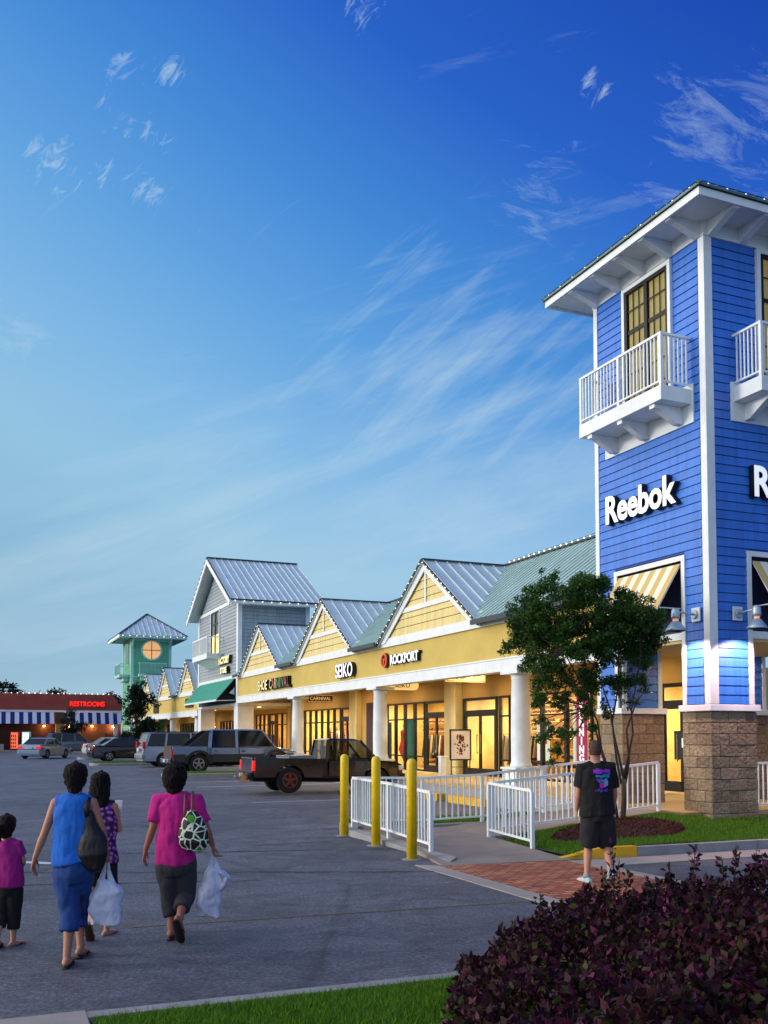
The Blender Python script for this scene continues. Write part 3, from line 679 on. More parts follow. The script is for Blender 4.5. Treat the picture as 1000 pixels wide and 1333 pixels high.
# four stone piers
def pier(v0, v1, u0, u1):
    mb = MB(); H0, n = .22, 10; ch = (2.295-H0)/n
    mbk = MB(); mbk.box(v0+.03, v1-.03, u0+.03, u1-.03, H0, 2.295)
    for k in range(n):
        z0, z1 = H0+k*ch+.004, H0+(k+1)*ch-.004
        for F, a0, a1 in ((FX(v0), u0, u1), (FY(u0), v0, v1), (FX(v1, 1), u0, u1), (FY(u1, 1), v0, v1)):
            cut = [a0]; x = a0 + (.41 if k % 2 else .205)
            while x < a1-.12: cut.append(x); x += .41
            cut.append(a1)
            for c0, c1 in zip(cut, cut[1:]):
                d = random.uniform(-.004, .012)
                ins = .012
                mb.hexa([F(c0+.003, -.06, z0), F(c1-.003, -.06, z0), F(c1-.003, d-ins, z0), F(c0+.003, d-ins, z0),
                         F(c0+.003, -.06, z1), F(c1-.003, -.06, z1), F(c1-.003, d-ins, z1), F(c0+.003, d-ins, z1)])
    o = part('stone_pier', mb, stone, T, bevel=.012); part('pier_core', mbk, mat('mortar', '#6a6055', .9), o)
    c = MB(); c.box(v0-.05, v1+.05, u0-.05, u1+.05, 2.30, 2.42); part('pier_cap', c, white, o, bevel=.01)
pier(0, 1.08, 0, .78); pier(0, 1.08, 2.62, UL); pier(2.87, VR, 0, .78); pier(2.87, VR, 2.62, UL)
# boxed pier shafts above caps (inner faces)
def shaft(v0, v1, u0, u1, faces):
    wb = MB(); tb = MB()
    for f in faces:
        F, a0, a1 = {'u-': (FY(u0), v0, v1), 'u+': (FY(u1, 1), v0, v1), 'v+': (FX(v1, 1), u0, u1), 'v-': (FX(v0), u0, u1)}[f]
        siding(wb, F, 2.42, 3.6, .171, lambda z: [(a0+.1, a1-.1)])
        tb.fbox(F, a0, a0+.1, 0, .03, 2.425, 3.6); tb.fbox(F, a1-.1, a1, 0, .03, 2.425, 3.6)
    tb.box(v0+.03, v1-.03, u0+.03, u1-.03, 2.42, 3.62)
    part('pier_siding', wb, blue, T); part('pier_trim', tb, white, T)
shaft(.04, 1.04, 2.66, UL-.04, ('u-', 'v+')); shaft(.04, 1.04, .04, .74, ('u+', 'v+')); shaft(2.91, VR-.04, 2.66, UL-.04, ('u-', 'v-')); shaft(2.91, VR-.04, .04, .74, ('u+', 'v-'))

# glazed doors behind the balconies
def bal_window(F, a0, a1, z0, z1):
    fr = MB(); w = .07
    frame_rect(fr, F, a0, a1, z0, z1, w, .002, .070)
    mid = (a0+a1)/2; fr.fbox(F, mid-.05, mid+.05, .002, .070, z0+w, z1-w)
    for l0, l1 in ((a0+w, mid-.05), (mid+.05, a1-w)):
        for k in (1, 2): x = l0+(l1-l0)*k/3; fr.fbox(F, x-.01, x+.01, .032, .050, z0+w, z1-w)
        for k in range(1, 6): z = z0+(z1-z0)*k/6; fr.fbox(F, l0, l1, .034, .048, z-(.012 if k != 4 else .04), z+(.012 if k != 4 else .04))
    o = part('balcony_door', fr, black, T)
    p = MB(); p.fbox(F, a0+w, a1-w, .022, .030, z0+w, z1-w); part('pane', p, shopglass, o)
    c = MB(); n = 26
    for k in range(n):
        x0 = a0+w+(a1-a0-2*w)*k/n; x1 = a0+w+(a1-a0-2*w)*(k+1)/n; xm = (x0+x1)/2
        for p0, p1, d0, d1 in ((x0, xm, .003, .014), (xm, x1, .014, .003)):
            c.poly([F(p0, d0, z0+w), F(p1, d1, z0+w), F(p1, d1, z1-w), F(p0, d0, z1-w)])
    part('curtain', c, mat('lit_curtain', '#a8935c', .8, emis='#a08040', estr=.40), o)
    tr = MB(); frame_rect(tr, F, a0-.09, a1+.09, z0, z1+.08, .085, .001, .085, bottom=False); part('door_trim', tr, white, T, bevel=.004)
bal_window(F1, .95, 2.29, 8.38, 11.03); bal_window(F2, 1.31, 2.64, 8.38, 11.05)

def balcony(F, a0, a1):
    d = MB(); d.fbox(F, a0, a1, .045, .74, 8.08, 8.36)
    o = part('balcony', d, white, T, bevel=.008)
    l = MB(); l.fbox(F, a0-.06, a1+.06, .001, .044, 7.72, 8.46); part('ledger', l, white, o, bevel=.004)
    for k in (.12, .5, .88):
        c = a0+(a1-a0)*k; b = MB()
        pts = [(.045, 7.76), (.045, 8.078), (.70, 8.078), (.70, 8.0), (.60, 8.0), (.16, 7.76)]
        b.prism([F(c-.075, p[0], p[1]) for p in pts], Vector(F(c+.075, 0, 0))-Vector(F(c-.075, 0, 0)))
        part('bracket', b, white, o, bevel=.004)
    r = MB(); zt = 9.32
    r.fbox(F, a0, a1, .67, .73, zt, zt+.045); r.fbox(F, a0+.01, a1-.01, .68, .72, 8.43, 8.46)
    for a in (a0, a1-.06): r.fbox(F, a, a+.06, .002, .67, zt, zt+.045); r.fbox(F, a+.01, a+.05, .05, .68, 8.43, 8.46)
    part('top_rail', r, white_rail, o)
    for a in (a0+.005, (a0+a1)/2-.03, a1-.065):
        p = MB(); p.fbox(F, a, a+.06, .67, .73, 8.36, zt-.001); part('post', p, white_rail, o)
    bb = MB(); n = 25
    for k in range(1, n):
        if k == 12 or k == 13: continue
        a = a0+(a1-a0)*k/n; bb.fbox(F, a-.012, a+.012, .688, .712, 8.46, zt)
    for a in (a0+.02, a1-.044):
        for k in range(1, 7): dd = .67*k/7; bb.fbox(F, a, a+.024, dd, dd+.024, 8.46, zt)
    part('baluster', bb, white_rail, o)
balcony(F1, .36, 2.98); balcony(F2, .62, 3.33)

# eaves and hip roof
OV = .78; z0 = 11.40
f = MB()
f.box(-OV, VR+OV, -OV, -OV+.05, z0-.03, z0+.115); f.box(-OV, VR+OV, UL+OV-.05, UL+OV, z0-.03, z0+.115)
f.box(-OV, -OV+.05, -OV+.05, UL+OV-.05, z0-.03, z0+.115); f.box(VR+OV-.05, VR+OV, -OV+.05, UL+OV-.05, z0-.03, z0+.115)
part('fascia', f, white, T)
s_ = MB(); s_.box(-OV+.05, VR+OV-.05, -OV+.05, UL+OV-.05, z0+.02, z0+.06); part('eave_soffit', s_, white, T)
def rafter(F, a):
    b = MB(); pts = [(.05, 11.14), (.05, 11.445), (OV-.05, 11.445), (OV-.05, 11.35), (OV-.18, 11.33)]
    b.prism([F(a-.075, p[0], p[1]) for p in pts], Vector(F(a+.075, 0, 0))-Vector(F(a-.075, 0, 0))); part('rafter_tail', b, white, T, bevel=.004)
for k in range(5): rafter(F1, .12+k*.79)
for k in range(6): rafter(F2, .12+k*.742)
rf = MB(); e = OV+.05; a = (-e, -e, z0+.12); b = (VR+e, -e, z0+.12); c = (VR+e, UL+e, z0+.12); d = (-e, UL+e, z0+.12); ap = Vector((VR/2, UL/2, z0+.86))
for p, q in ((a, b), (b, c), (c, d), (d, a)):
    rf.hexa([p, q, ap, ap, (p[0], p[1], p[2]+.045), (q[0], q[1], q[2]+.045), ap+Vector((0, 0, .045)), ap+Vector((0, 0, .045))])
    P, Q = Vector(p), Vector(q); L0 = (Q-P).length; n = int(L0/.42)
    for k in range(1, n):
        tt = k/n; s0 = P.lerp(Q, tt)+Vector((0, 0, .05)); s1 = ap+Vector((0, 0, .05)); m_ = min(tt, 1-tt)*2
        up = s0 + ((ap - (P+Q)/2))*m_*.98
        rf.bar(s0, up+Vector((0, 0, .0)), .025, .05)
for p in (a, b, c, d): rf.bar(Vector(p)+Vector((0, 0, .045)), ap+Vector((0, 0, .06)), .10, .03)
part('roof', rf, mat('weathered_dark_metal_roof', '#54706c', .45, .3, var=.3, vscale=3), T)

# striped awnings
crm, tnm = mat('cream_awning_canvas', '#e6e2cc', .8), mat('mustard_awning_canvas', '#cbb070', .8)
def awning(F, a0, a1, label, fr):
    mb = MB(); n = 11; zt, zb, do = 5.12, 4.26, .56
    for k in range(n):
        mb.cur = k % 2; x0 = a0+(a1-a0)*k/n; x1 = a0+(a1-a0)*(k+1)/n
        mb.hexa([F(x0, .02, zt-.02), F(x1, .02, zt-.02), F(x1, do, zb-.02), F(x0, do, zb-.02), F(x0, .02, zt), F(x1, .02, zt), F(x1, do, zb), F(x0, do, zb)])
    o = part('awning', mb, [tnm, crm], T)
    r = MB()
    for x in (a0+.01, a1-.01): r.bar(F(x, 0, zb), F(x, do, zb), .02, .02); r.bar(F(x, do, zb-.03), F(x, .02, zt-.03), .02, .02)
    r.bar(F(a0, do-.01, zb-.03), F(a1, do-.01, zb-.03), .025, .025); part('awning_frame', r, white, o)
awning(F1, .76, 2.66, '', T); awning(F2, 1.02, 2.93, '', T)

# gooseneck wall lamps
def wall_lamp(F, a, z, label, v, u, aim):
    o = frm('wall_lamp', label, 'wall lamp', v, u, z, group='gooseneck lamps on the tower')
    p = MB(); p.fbox(F, a-.11, a+.11, .04, .07, z-.13, z+.13); part('back_plate', p, white, o, bevel=.005)
    c = MB(); c.cyl(F(a, .07, z), F(a, .12, z), .085, .075, 20); part('canopy', c, lampm, o, smooth=False, bevel=.01)
    r = MB(); r.tube([F(a, .12, z), F(a, .3, z+.02), F(a, .50, z+.03)], .021, 10); part('arm', r, lampm, o, smooth=True)
    c0 = Vector(F(a, .53, z)); hd = MB()
    hd.lathe([(.02, .10), (.06, .085), (.075, .04), (.08, -.06), (.075, -.10), (.055, -.10)][::-1], c0, 24); part('lamp_cap', hd, lampm, o, smooth=True)
    nk = MB(); nk.lathe([(.052, -.15), (.052, -.095)], c0, 20); part('lamp_neck', nk, mat('warm_lamp_glass', '#d8a080', .3, emis='#ffb090', estr=.5), o)
    sh = MB(); sh.lathe([(.185, -.325), (.19, -.32), (.17, -.28), (.08, -.155), (.05, -.145), (.045, -.15), (.07, -.17), (.16, -.285), (.18, -.325)], c0, 28); part('lamp_shade', sh, lampm, o, smooth=True)
    gl = MB(); gl.lathe([(.001, -.318), (.165, -.318), (.165, -.312), (.001, -.312)], c0, 28); part('lamp_lens', gl, mat('lit_lens', '#fff4ea', .3, emis='#ffe8dc', estr=9), o)
    l = bpy.data.lights.new('lamp_light', 'SPOT'); l.energy = 330; l.color = (1.0, .58, .54); l.spot_size = rad(120); l.spot_blend = .25; l.shadow_soft_size = .10
    lo = bpy.data.objects.new('lamp_light', l); COL.objects.link(lo); lo.parent = o
    lo.location = Vector(F(a, .50, z-.335)) - ORI[o]
    dirv = Vector(F(a+aim, 0.14, z-1.5))-Vector(F(a, .50, z-.335)); lo.rotation_euler = dirv.to_track_quat('-Z', 'Y').to_euler()
wall_lamp(F1, .30, 4.09, 'grey gooseneck lamp on the left face of the blue tower, next to the tree', 0, .3, 0)
wall_lamp(F2, .60, 4.10, 'grey gooseneck lamp on the right-hand face of the blue tower', .6, 0, 0)

# store signs on the tower
bodym = mat('sign_black_return', '#050506', .5); facem = mat('sign_white_face', '#f2f4f6', .4, emis='#f4f6ff', estr=.55)
def sign(name, label, F, R_, txt, size, a, z, d, v, u, sx=1., off=.012, dep=.06, m=None, group=None, body=None, spacing=1.):
    o = frm(name, label, 'sign', v, u, z, group)
    loc = Vector(F(a, d+dep, z)) - ORI[o]; sh = Vector(F(a, d+dep*2+.004, z)) - ORI[o]
    text(txt, size, dep, body or bodym, o, 'letter_body', loc, R_, off+.012*size, sx=sx, spacing=spacing)
    text(txt, size, .003, m or facem, o, 'letter_face', sh, R_, off, sx=sx, spacing=spacing)
    return o
sign('store_sign', 'white raised letters on the left face of the blue tower, fully readable', F1, RX_, 'Reebok', .80, 1.84, 6.30, .03, 0, 1.84, sx=.88, off=.022, dep=.06, group='white letter signs on the blue tower')
sign('store_sign', 'white raised letters on the right face of the blue tower, cut off', F2, RY_, 'Reebok', .80, 2.03, 6.33, .03, 1.97, 0, sx=.88, off=.022, dep=.06, group='white letter signs on the blue tower')

# string lights along the eaves (top-level strand, bulbs as parts)
BULB = None
def strand(label, pts, spacing, v, u, z, r=.022, group='strings of bulbs along the roof edges', wire=True, maxn=100):
    global BULB
    o = frm('string_lights', label, 'string lights', v, u, z, group)
    wmb = MB(); pos = []
    for p, q in zip(pts, pts[1:]):
        p, q = Vector(p), Vector(q); n = max(1, int((q-p).length/spacing))
        wmb.bar(p, q, .012, .012)
        for k in range(n): pos.append(p.lerp(q, (k+.5)/n))
    part('wire', wmb, blackm, o)
    if BULB is None:
        b = MB(); b.ball((0, 0, 0), 1.0, 8); BULB = bpy.data.meshes.new('bulb'); BULB.from_pydata(b.v, [], b.f); BULB.materials.append(bulbm)
        BULB.polygons.foreach_set('use_smooth', [True]*len(BULB.polygons))
    for p in pos[:maxn]:
        b = bpy.data.objects.new('bulb', BULB); COL.objects.link(b); b.parent = o; b.location = p - ORI[o] + Vector((0, 0, -.03)); b.scale = (r, r, r)
e = OV+.03
strand('string of warm bulbs along the eaves of the blue tower', [(-e, UL+e, z0+.2), (-e, -e, z0+.2), (VR+e, -e, z0+.2)], .42, 0, 0, z0, r=.018)
# ================================================================ YELLOW SHOP ROW
roofp = mat('lit_seam_metal_roof', '#cfe2e0', .38, .0, var=.10, vscale=1.5)  # same metal as the main roof; how light falls is put into this paler tone
warmw = mat('shop_inner_wall', '#e0c078', .8, var=.38, vscale=.9)
def shop_row(name, label, u0, u1, zf, gables, half, zg0, zapex, cols, fr=(3.98, 4.96), zb=3.60, seam=.30, vb=8.0):
    B = frm(name, label, 'shop building', 1.0, u0, 0)
    m = MB(); m.box(1.0, 1.30, u0, u1, fr[0], fr[1]); part('sign_band', m, yellow, B)
    m = MB(); m.box(.95, 1.34, u0, u1, zb, fr[0]-.002); m.box(.93, .949, u0, u1, fr[0]-.05, fr[0]-.002)
    for c in cols: m.box(.93, 1.68, c-.45, c+.45, zb-.09, zb-.001)
    part('beam', m, white, B, bevel=.006)
    m = MB(); m.box(.93, .999, u0, u1, fr[1]-.02, fr[1]+.17); part('gutter_board', m, white, B)
    m = MB(); m.box(1.345, 4.0, u0, u1, zb+.46, zb+.52); part('soffit', m, soff, B)
    # main roof with standing seams
    zr0, zr1 = zg0+.06, zapex+.10; vr = 4.0
    m = MB(); sl_ = (zr1-zr0)/(vr-.70); segs = []; x = u0
    for uc in sorted(gables): segs.append((x, uc-half, .70)); segs.append((uc-half, uc+half, 1.15)); x = uc+half
    segs.append((x, u1, .70)); segs = [(max(a, u0), min(b, u1), v) for a, b, v in segs if min(b, u1)-max(a, u0) > .05]
    for a, b, v in segs:
        zz0 = zr0+(v-.70)*sl_
        m.hexa([(v, a, zz0-.05), (vr, a, zr1-.05), (vr, b, zr1-.05), (v, b, zz0-.05), (v, a, zz0), (vr, a, zr1), (vr, b, zr1), (v, b, zz0)])
    m.hexa([(vr, u0, zr1-.05), (vb, u0, 4.6), (vb, u1, 4.6), (vr, u1, zr1-.05), (vr, u0, zr1), (vb, u0, 4.66), (vb, u1, 4.66), (vr, u1, zr1)])
    n = int((u1-u0)/seam)
    for k in range(n+1):
        u = u0+.02+(u1-u0-.04)*k/n; vs = [q[2] for q in segs if q[0] <= u <= q[1]][0]; m.bar((vs, u, zr0+(vs-.70)*sl_+.018), (vr, u, zr1+.018), .028, .04)
    part('main_roof', m, roofm, B)
    m = MB()
    for a, b, v in segs:
        if v < 1: m.box(.64, .69, a, b, zr0-.12, zr0+.02)
    m.bar((vr, u0, zr1+.03), (vr, u1, zr1+.03), .2, .05); part('ridge_and_eave_flashing', m, roofdk, B)
    for uc in gables:
        s = (zapex-zg0)/half
        G = MB(); G.prism([(1.0, uc-half+.1, zg0+.02), (1.0, uc+half-.1, zg0+.02), (1.0, uc, zapex-.06)], (.12, 0, 0)); go = part('gable', G, mat('gable_joint_shadow_paint', '#8a7838', .8), B)
        sb = MB(); zm = zg0+(zapex-zg0)*.42
        ext = lambda z: [(uc-max(0, (zapex-z)/s-.12), uc+max(0, (zapex-z)/s-.12))]
        siding(sb, FX(1.0), zg0+.16, zapex-.3, .26, ext, th=.03, slot=.018); part('gable_siding', sb, ysid, go)
        t = MB(); F = FX(.999)
        t.fbox(F, uc-half+.16, uc+half-.16, .03, .06, zg0+.02, zg0+.17)
        hm = (zapex-zm)/s-.1; t.fbox(F, uc-hm, uc+hm, .03, .058, zm-.08, zm+.08); t.fbox(F, uc-.05, uc+.05, .03, .056, zm+.081, zapex-.2)
        for sg in (-1, 1):
            w_ = .24; P = [(uc+sg*half, zg0+.0), (uc, zapex), (uc, zapex-w_*1.15), (uc+sg*(half-w_*1.6), zg0+.0)]
            t.prism([F(p[0], .062, p[1]) for p in P], Vector(F(0, .10, 0))-Vector(F(0, .062, 0)))
        part('gable_trim', t, white, go)
        r = MB(); v0, v1 = .82, 4.3
        for sg in (-1, 1):
            e = .14; a = Vector((v0, uc+sg*(half+e), zg0-s*e)); b = Vector((v0, uc, zapex+.0)); dz = Vector((0, 0, .07)); vv = Vector((v1-v0, 0, 0))
            r.hexa([a, a+vv, b+vv, b, a+dz, a+vv+dz, b+vv+dz, b+dz])
            for k in range(9):
                v = v0+.03+(v1-v0-.06)*k/8; r.bar((v, a.y, a.z+.09), (v, b.y, b.z+.09), .026, .045)
        part('gable_roof', r, roofp, go)
        r = MB()
        for sg in (-1, 1):
            e = .14; r.bar((v0-.012, uc+sg*(half+e), zg0-s*e+.05), (v0-.012, uc, zapex+.06), .03, .07)
        r.bar((v0, uc, zapex+.10), (v1, uc, zapex+.10), .16, .04)
        part('gable_flashing', r, roofdk, go)
    for c in cols:
        m = MB(); m.lathe([(.30, 1.0), (.30, 1.06), (.275, 1.10), (.262, 1.16), (.268, 1.9), (.255, 2.8), (.238, 3.36), (.25, 3.38), (.25, 3.42), (.245, 3.44), (.29, 3.50), (.29, zb-.09)], (1.30, c, 0), 32)
        o = part('column', m, white, B, smooth=False, bevel=0); o.data.polygons.foreach_set('use_smooth', [len(p.vertices) == 4 for p in o.data.polygons])
        m = MB(); m.box(.93, 1.67, c-.37, c+.37, .30, .98); m.box(.89, 1.71, c-.41, c+.41, .94, 1.0); m.box(.90, 1.70, c-.40, c+.40, .30, .55); part('column_base', m, white, o, bevel=.01)
    return B
B1 = shop_row('shop_row', 'near yellow shop row with three gables over the porch, white columns and lit windows', 3.43, 37.98, .45, (14.05, 23.85, 33.5), 3.6, 5.06, 7.42, (8.8, 18.6, 28.3))
B2 = shop_row('shop_row', 'far yellow shop row between the grey gabled tower and the green tower', 48.25, 76.9, .45, (51.4, 59.6, 67.8), 3.0, 4.62, 6.86, (49.4, 58.0, 66.8, 75.5), fr=(3.50, 4.52), zb=3.10, seam=.5)

def storefront(B, panes, doors, z0=.45, zt=3.18, ztr=2.50, vf=4.0):
    """panes: list of (u0, u1); doors: list of (u0, u1)."""
    F = FX(vf)
    for (a0, a1, n) in panes:
        fr = MB(); w = .05
        frame_rect(fr, F, a0, a1, z0, zt, .07, -.05, .05)
        for k in range(1, n): x = a0+(a1-a0)*k/n; fr.fbox(F, x-w*1.25, x+w*1.25, -.06, .06, z0+.07, zt-.07)
        for z in (ztr, 1.02): fr.fbox(F, a0+.07, a1-.07, -.03, .03, z-.03, z+.03)
        o = part('window', fr, black, B)
        p = MB(); p.fbox(F, a0+.07, a1-.07, -.006, .006, z0+.07, zt-.07); part('pane', p, shopglass, o)
    for (a0, a1) in doors:
        fr = MB(); frame_rect(fr, F, a0, a1, z0, zt, .10, -.05, .05, bottom=False); fr.fbox(F, a0+.1, a1-.1, -.05, .05, 2.62, 2.74)
        mid = (a0+a1)/2; fr.fbox(F, mid-.05, mid+.05, -.04, .04, z0, 2.62); fr.fbox(F, a0+.1, a0+.2, -.04, .04, z0, 2.62); fr.fbox(F, a1-.2, a1-.1, -.04, .04, z0, 2.62)
        fr.fbox(F, a0+.2, a1-.2, -.04, .04, z0, z0+.25); fr.fbox(F, a0+.2, a1-.2, -.04, .04, 2.52, 2.62)
        o = part('door', fr, black, B)
        p = MB(); p.fbox(F, a0+.12, a1-.12, -.006, .006, z0+.2, zt-.1); part('pane', p, shopglass, o)
        h = MB()
        for x in (mid-.12, mid+.12): h.bar(F(x, .08, 1.2), F(x, .08, 1.9), .025, .025); h.bar(F(x, .03, 1.25), F(x, .08, 1.25), .02, .02); h.bar(F(x, .03, 1.85), F(x, .08, 1.85), .02, .02)
        part('handle', h, mat('steel', '#9a9a98', .25, .9), o)
def wall_fill(B, u0, u1, openings, zt=3.18, ztop=4.06, z0=.2, vf=4.0, m=tan):
    mb = MB(); x = u0
    for a0, a1 in sorted(openings):
        if a0-x > .01: mb.box(vf, vf+.14, x, a0, z0, zt)
        x = a1
    if u1-x > .01: mb.box(vf, vf+.14, x, u1, z0, zt)
    mb.box(vf, vf+.14, u0, u1, zt+.001, ztop)
    part('shop_wall', mb, m, B)
panes1 = [(9.3, 13.3, 3), (13.9, 14.62, 1), (18.45, 20.45, 2), (22.2, 25.2, 3), (29.9, 36.3, 7), (38.8, 45.4, 6)]
doors1 = [(4.65, 6.35), (14.75, 17.2), (20.5, 22.15), (28.25, 29.85)]
# re-ordered so the door of the second shop stands next to the pilaster
panes1[2:4] = [(20.45, 25.2, 5)]; doors1[2] = (18.45, 20.4)
storefront(B1, panes1[:4], doors1)
wall_fill(B1, 3.5, 37.9, [(p[0], p[1]) for p in panes1[:4]] + doors1)
for a0, a1 in ((17.35, 18.25), (27.2, 28.1)):
    m = MB(); m.box(3.72, 3.998, a0, a1, .30, 4.05); part('pilaster', m, mat('cream_pilaster', '#cfc394', .7, var=.05), B1, bevel=.01)
m = MB(); m.box(3.90, 3.998, 25.5, 26.4, .46, 3.3); part('dark_purple_panel', m, mat('dark_purple_panel', '#2a0d20', .6), B1)
# interiors: floor, ceiling, back wall and party walls
def interior(B, u0, u1, z0=.45, zc=3.45, v1=7.6, m=warmw, splits=()):
    mb = MB(); mb.box(v1, v1+.1, u0, u1, z0, zc); mb.box(4.15, v1, u0-.05, u0, z0, zc); mb.box(4.15, v1, u1, u1+.05, z0, zc)
    for s in splits: mb.box(4.15, v1-.01, s-.05, s+.05, z0, zc)
    part('interior_wall', mb, m, B)
    mb = MB(); mb.box(4.15, v1, u0, u1, zc+.001, zc+.06); part('interior_ceiling', mb, mat('ceiling_tile', '#d8cfb8', .8), B)
    mb = MB(); mb.box(4.15, v1, u0, u1, z0-.06, z0-.001); part('interior_floor', mb, mat('shop_floor', '#8a6440', .45, var=.2), B)
interior(B1, 4.2, 37.5, splits=(8.4, 17.8, 27.6))
def strip_light(B, v, u, z, w, l, e, c=(1, .78, .46)):
    m = MB(); m.box(v-w/2, v+w/2, u-l/2, u+l/2, z, z+.03); o = part('ceiling_light', m, mat('lit_panel', '#ffe2a0', .4, emis='#ffd890', estr=3.), B)
    area_light('shop_light', v, u, z-.02, w, l, e, c, B)
for u in (6.3, 10.4, 12.6, 15.8, 19.6, 22.6, 25.4, 29.6, 32.6, 35.6): strip_light(B1, 5.6, u, 3.40, .6, 1.4, 290)
# porch ceiling lights
def porch_light(B, v, u, z, e=46, c=(1, .66, .28)):
    m = MB(); m.lathe([(.10, 0), (.115, .004), (.115, .02), (.10, .02)], (v, u, z-.02), 16); part('soffit_light', m, mat('lit_can', '#ffd890', .4, emis='#ffce80', estr=5.), B)
    l = bpy.data.lights.new('porch_lamp', 'AREA'); l.shape = 'DISK'; l.size = .25; l.energy = e; l.color = c; l.spread = rad(170)
    o = bpy.data.objects.new('porch_lamp', l); COL.objects.link(o); o.parent = B; o.location = Vector((v, u, z-.03))-ORI[B]
for u in (6.2, 11.2, 13.8, 16.4, 21.2, 23.8, 26.2, 31.0, 33.5, 36.0): porch_light(B1, 2.7, u, 4.06)
porch_light(T, 2.0, 1.7, 3.60, 34); porch_light(T, 3.2, 2.6, 3.60, 20)
strip_light(B2, 5.6, 52, 3.0, .6, 3, 160); strip_light(B2, 5.6, 58, 3.0, .6, 3, 160); strip_light(B2, 5.6, 64, 3.0, .6, 3, 160)
panes2 = [(50, 54.5, 5), (56, 62, 6), (63.5, 69, 5), (70.5, 75, 5)]
storefront(B2, [(a, b, n) for a, b, n in panes2], [], zt=2.85, ztr=2.2); wall_fill(B2, 48.3, 76.8, [(a, b) for a, b, n in panes2], zt=2.85, ztop=3.56)
interior(B2, 48.6, 76.5, zc=3.05, splits=(55.2, 62.8))
for u in (50.5, 55, 60, 65, 71): porch_light(B2, 2.6, u, 3.55, 34)

# fascia and hanging signs
Ff = FX(1.0)
sg = 'store name signs on the yellow fascia'
sign('store_sign', 'white serif letters on the yellow fascia under the middle gable', Ff, RX_, 'SEIKO', .74, 21.12, 4.12, 0.0, 1, 21.1, sx=.95, off=.012, dep=.09, group=sg)
o = sign('store_sign', 'small white letters with a red ring emblem under the nearest yellow gable', Ff, RX_, 'ROCKPORT', .44, 15.55, 4.30, 0.0, 1, 15.6, sx=.98, off=.012, dep=.07, group=sg)
ringm = mat('orange_red_emblem', '#c8381c', .4, emis='#d04820', estr=.4)
mb = MB(); cc = Ff(17.28, .10, 4.50)
for r0, r1, d in ((.19, .25, 0),):
    n = 32
    for k in range(n):
        t0, t1 = 2*math.pi*k/n, 2*math.pi*(k+1)/n
        P = [(r0, t0), (r1, t0), (r1, t1), (r0, t1)]
        mb.prism([Ff(17.28+r*math.cos(t), .10, 4.48+r*math.sin(t)) for r, t in P], (-.04, 0, 0))
part('emblem_ring', mb, ringm, o)
mb = MB(); mb.lathe([(.26, 0), (.26, -.09), (.2, -.095)], (1.0, 17.28, 4.48), 32, axis='x'); part('emblem_back', mb, bodym, o)
text('r', .42, .02, ringm, o, 'emblem_letter', Vector(Ff(17.28, .11, 4.34))-ORI[o], RX_, .012)
o = sign('store_sign', 'cream and black crowded letters on the yellow fascia by the third gable', Ff, RX_, 'SHOE', .66, 32.55, 4.10, 0.0, 1, 31.0, sx=.95, off=.008, dep=.09, spacing=1.08, group=sg, m=mat('cream_sign_face', '#f0e6a8', .4, emis='#f0e6a8', estr=.5))
for i, (ch, colr) in enumerate(zip('CARNIVAL', ['#d8c8a0', '#b03a2a', '#c8b060', '#2a7a4a', '#c8a060', '#3a8a50', '#a83a30', '#3a3a3a'])):
    text(ch, .66, .09, bodym, o, 'letter_body', Vector(Ff(31.15-.40*i, .09, 4.10))-ORI[o], RX_, .03, sx=.9)
    text(ch, .66, .003, mat('sign_face_'+str(i), colr, .4, emis=colr, estr=.12), o, 'letter_face', Vector(Ff(31.15-.40*i, .184, 4.10))-ORI[o], RX_, .006, sx=.9)

def blade(txt, label, v, u, w, z0, z1, lit, fc, tc_, pill=False, size=.2):
    o = frm('hanging_sign', label, 'hanging sign', v, u, z0, 'hanging signs under the porch ceiling')
    F = FY(u); m = MB()
    if pill:
        r = (z1-z0)/2; pts = []
        for k in range(13): t = rad(-90+15*k); pts.append(F(v+w/2-r+r*math.cos(t), 0, (z0+z1)/2+r*math.sin(t)))
        for k in range(13): t = rad(90+15*k); pts.append(F(v-w/2+r+r*math.cos(t), 0, (z0+z1)/2+r*math.sin(t)))
        m.prism(pts, (0, .10, 0))
    else: m.fbox(F, v-w/2, v+w/2, -.10, 0, z0, z1)
    part('sign_panel', m, fc, o, bevel=.004)
    m = MB(); frame_rect(m, F, v-w/2+.02, v+w/2-.02, z0+.02, z1-.02, .022, .001, .008)
    if not pill: part('sign_border', m, tc_, o)
    text(txt, size, .006, tc_, o, 'letters', Vector((v, u-.006, z0+(z1-z0)/2-size*.36))-ORI[o], RY_, .004, sx=1.0)
    r = MB(); r.bar((v-w*.3, u+.05, z1), (v-w*.3, u+.05, 4.06), .02, .02); r.bar((v+w*.3, u+.05, z1), (v+w*.3, u+.05, 4.06), .02, .02); part('hanger', r, black, o)
warmletter = mat('warm_letter', '#e8c890', .5, emis='#e8b870', estr=.5)
blade('CARNIVAL', 'dark hanging sign with a cream outline and letters beside the third column', 2.6, 28.9, 1.30, 3.40, 3.76, False, mat('dark_brown_panel', '#3a1a10', .6), warmletter, size=.22)
blade('SEIKO', 'glowing rounded hanging sign beside the second column', 2.5, 19.3, 1.35, 3.56, 3.92, True, mat('glow_panel', '#ffe9b0', .5, emis='#ffd080', estr=.8), mat('dark_letters', '#4a3418', .6), pill=True, size=.24)
blade('ROCKPORT', 'glowing rectangular hanging sign between the first and second columns', 2.5, 14.2, 1.45, 3.60, 3.93, True, MATS['glow_panel'], MATS['dark_letters'], size=.2)

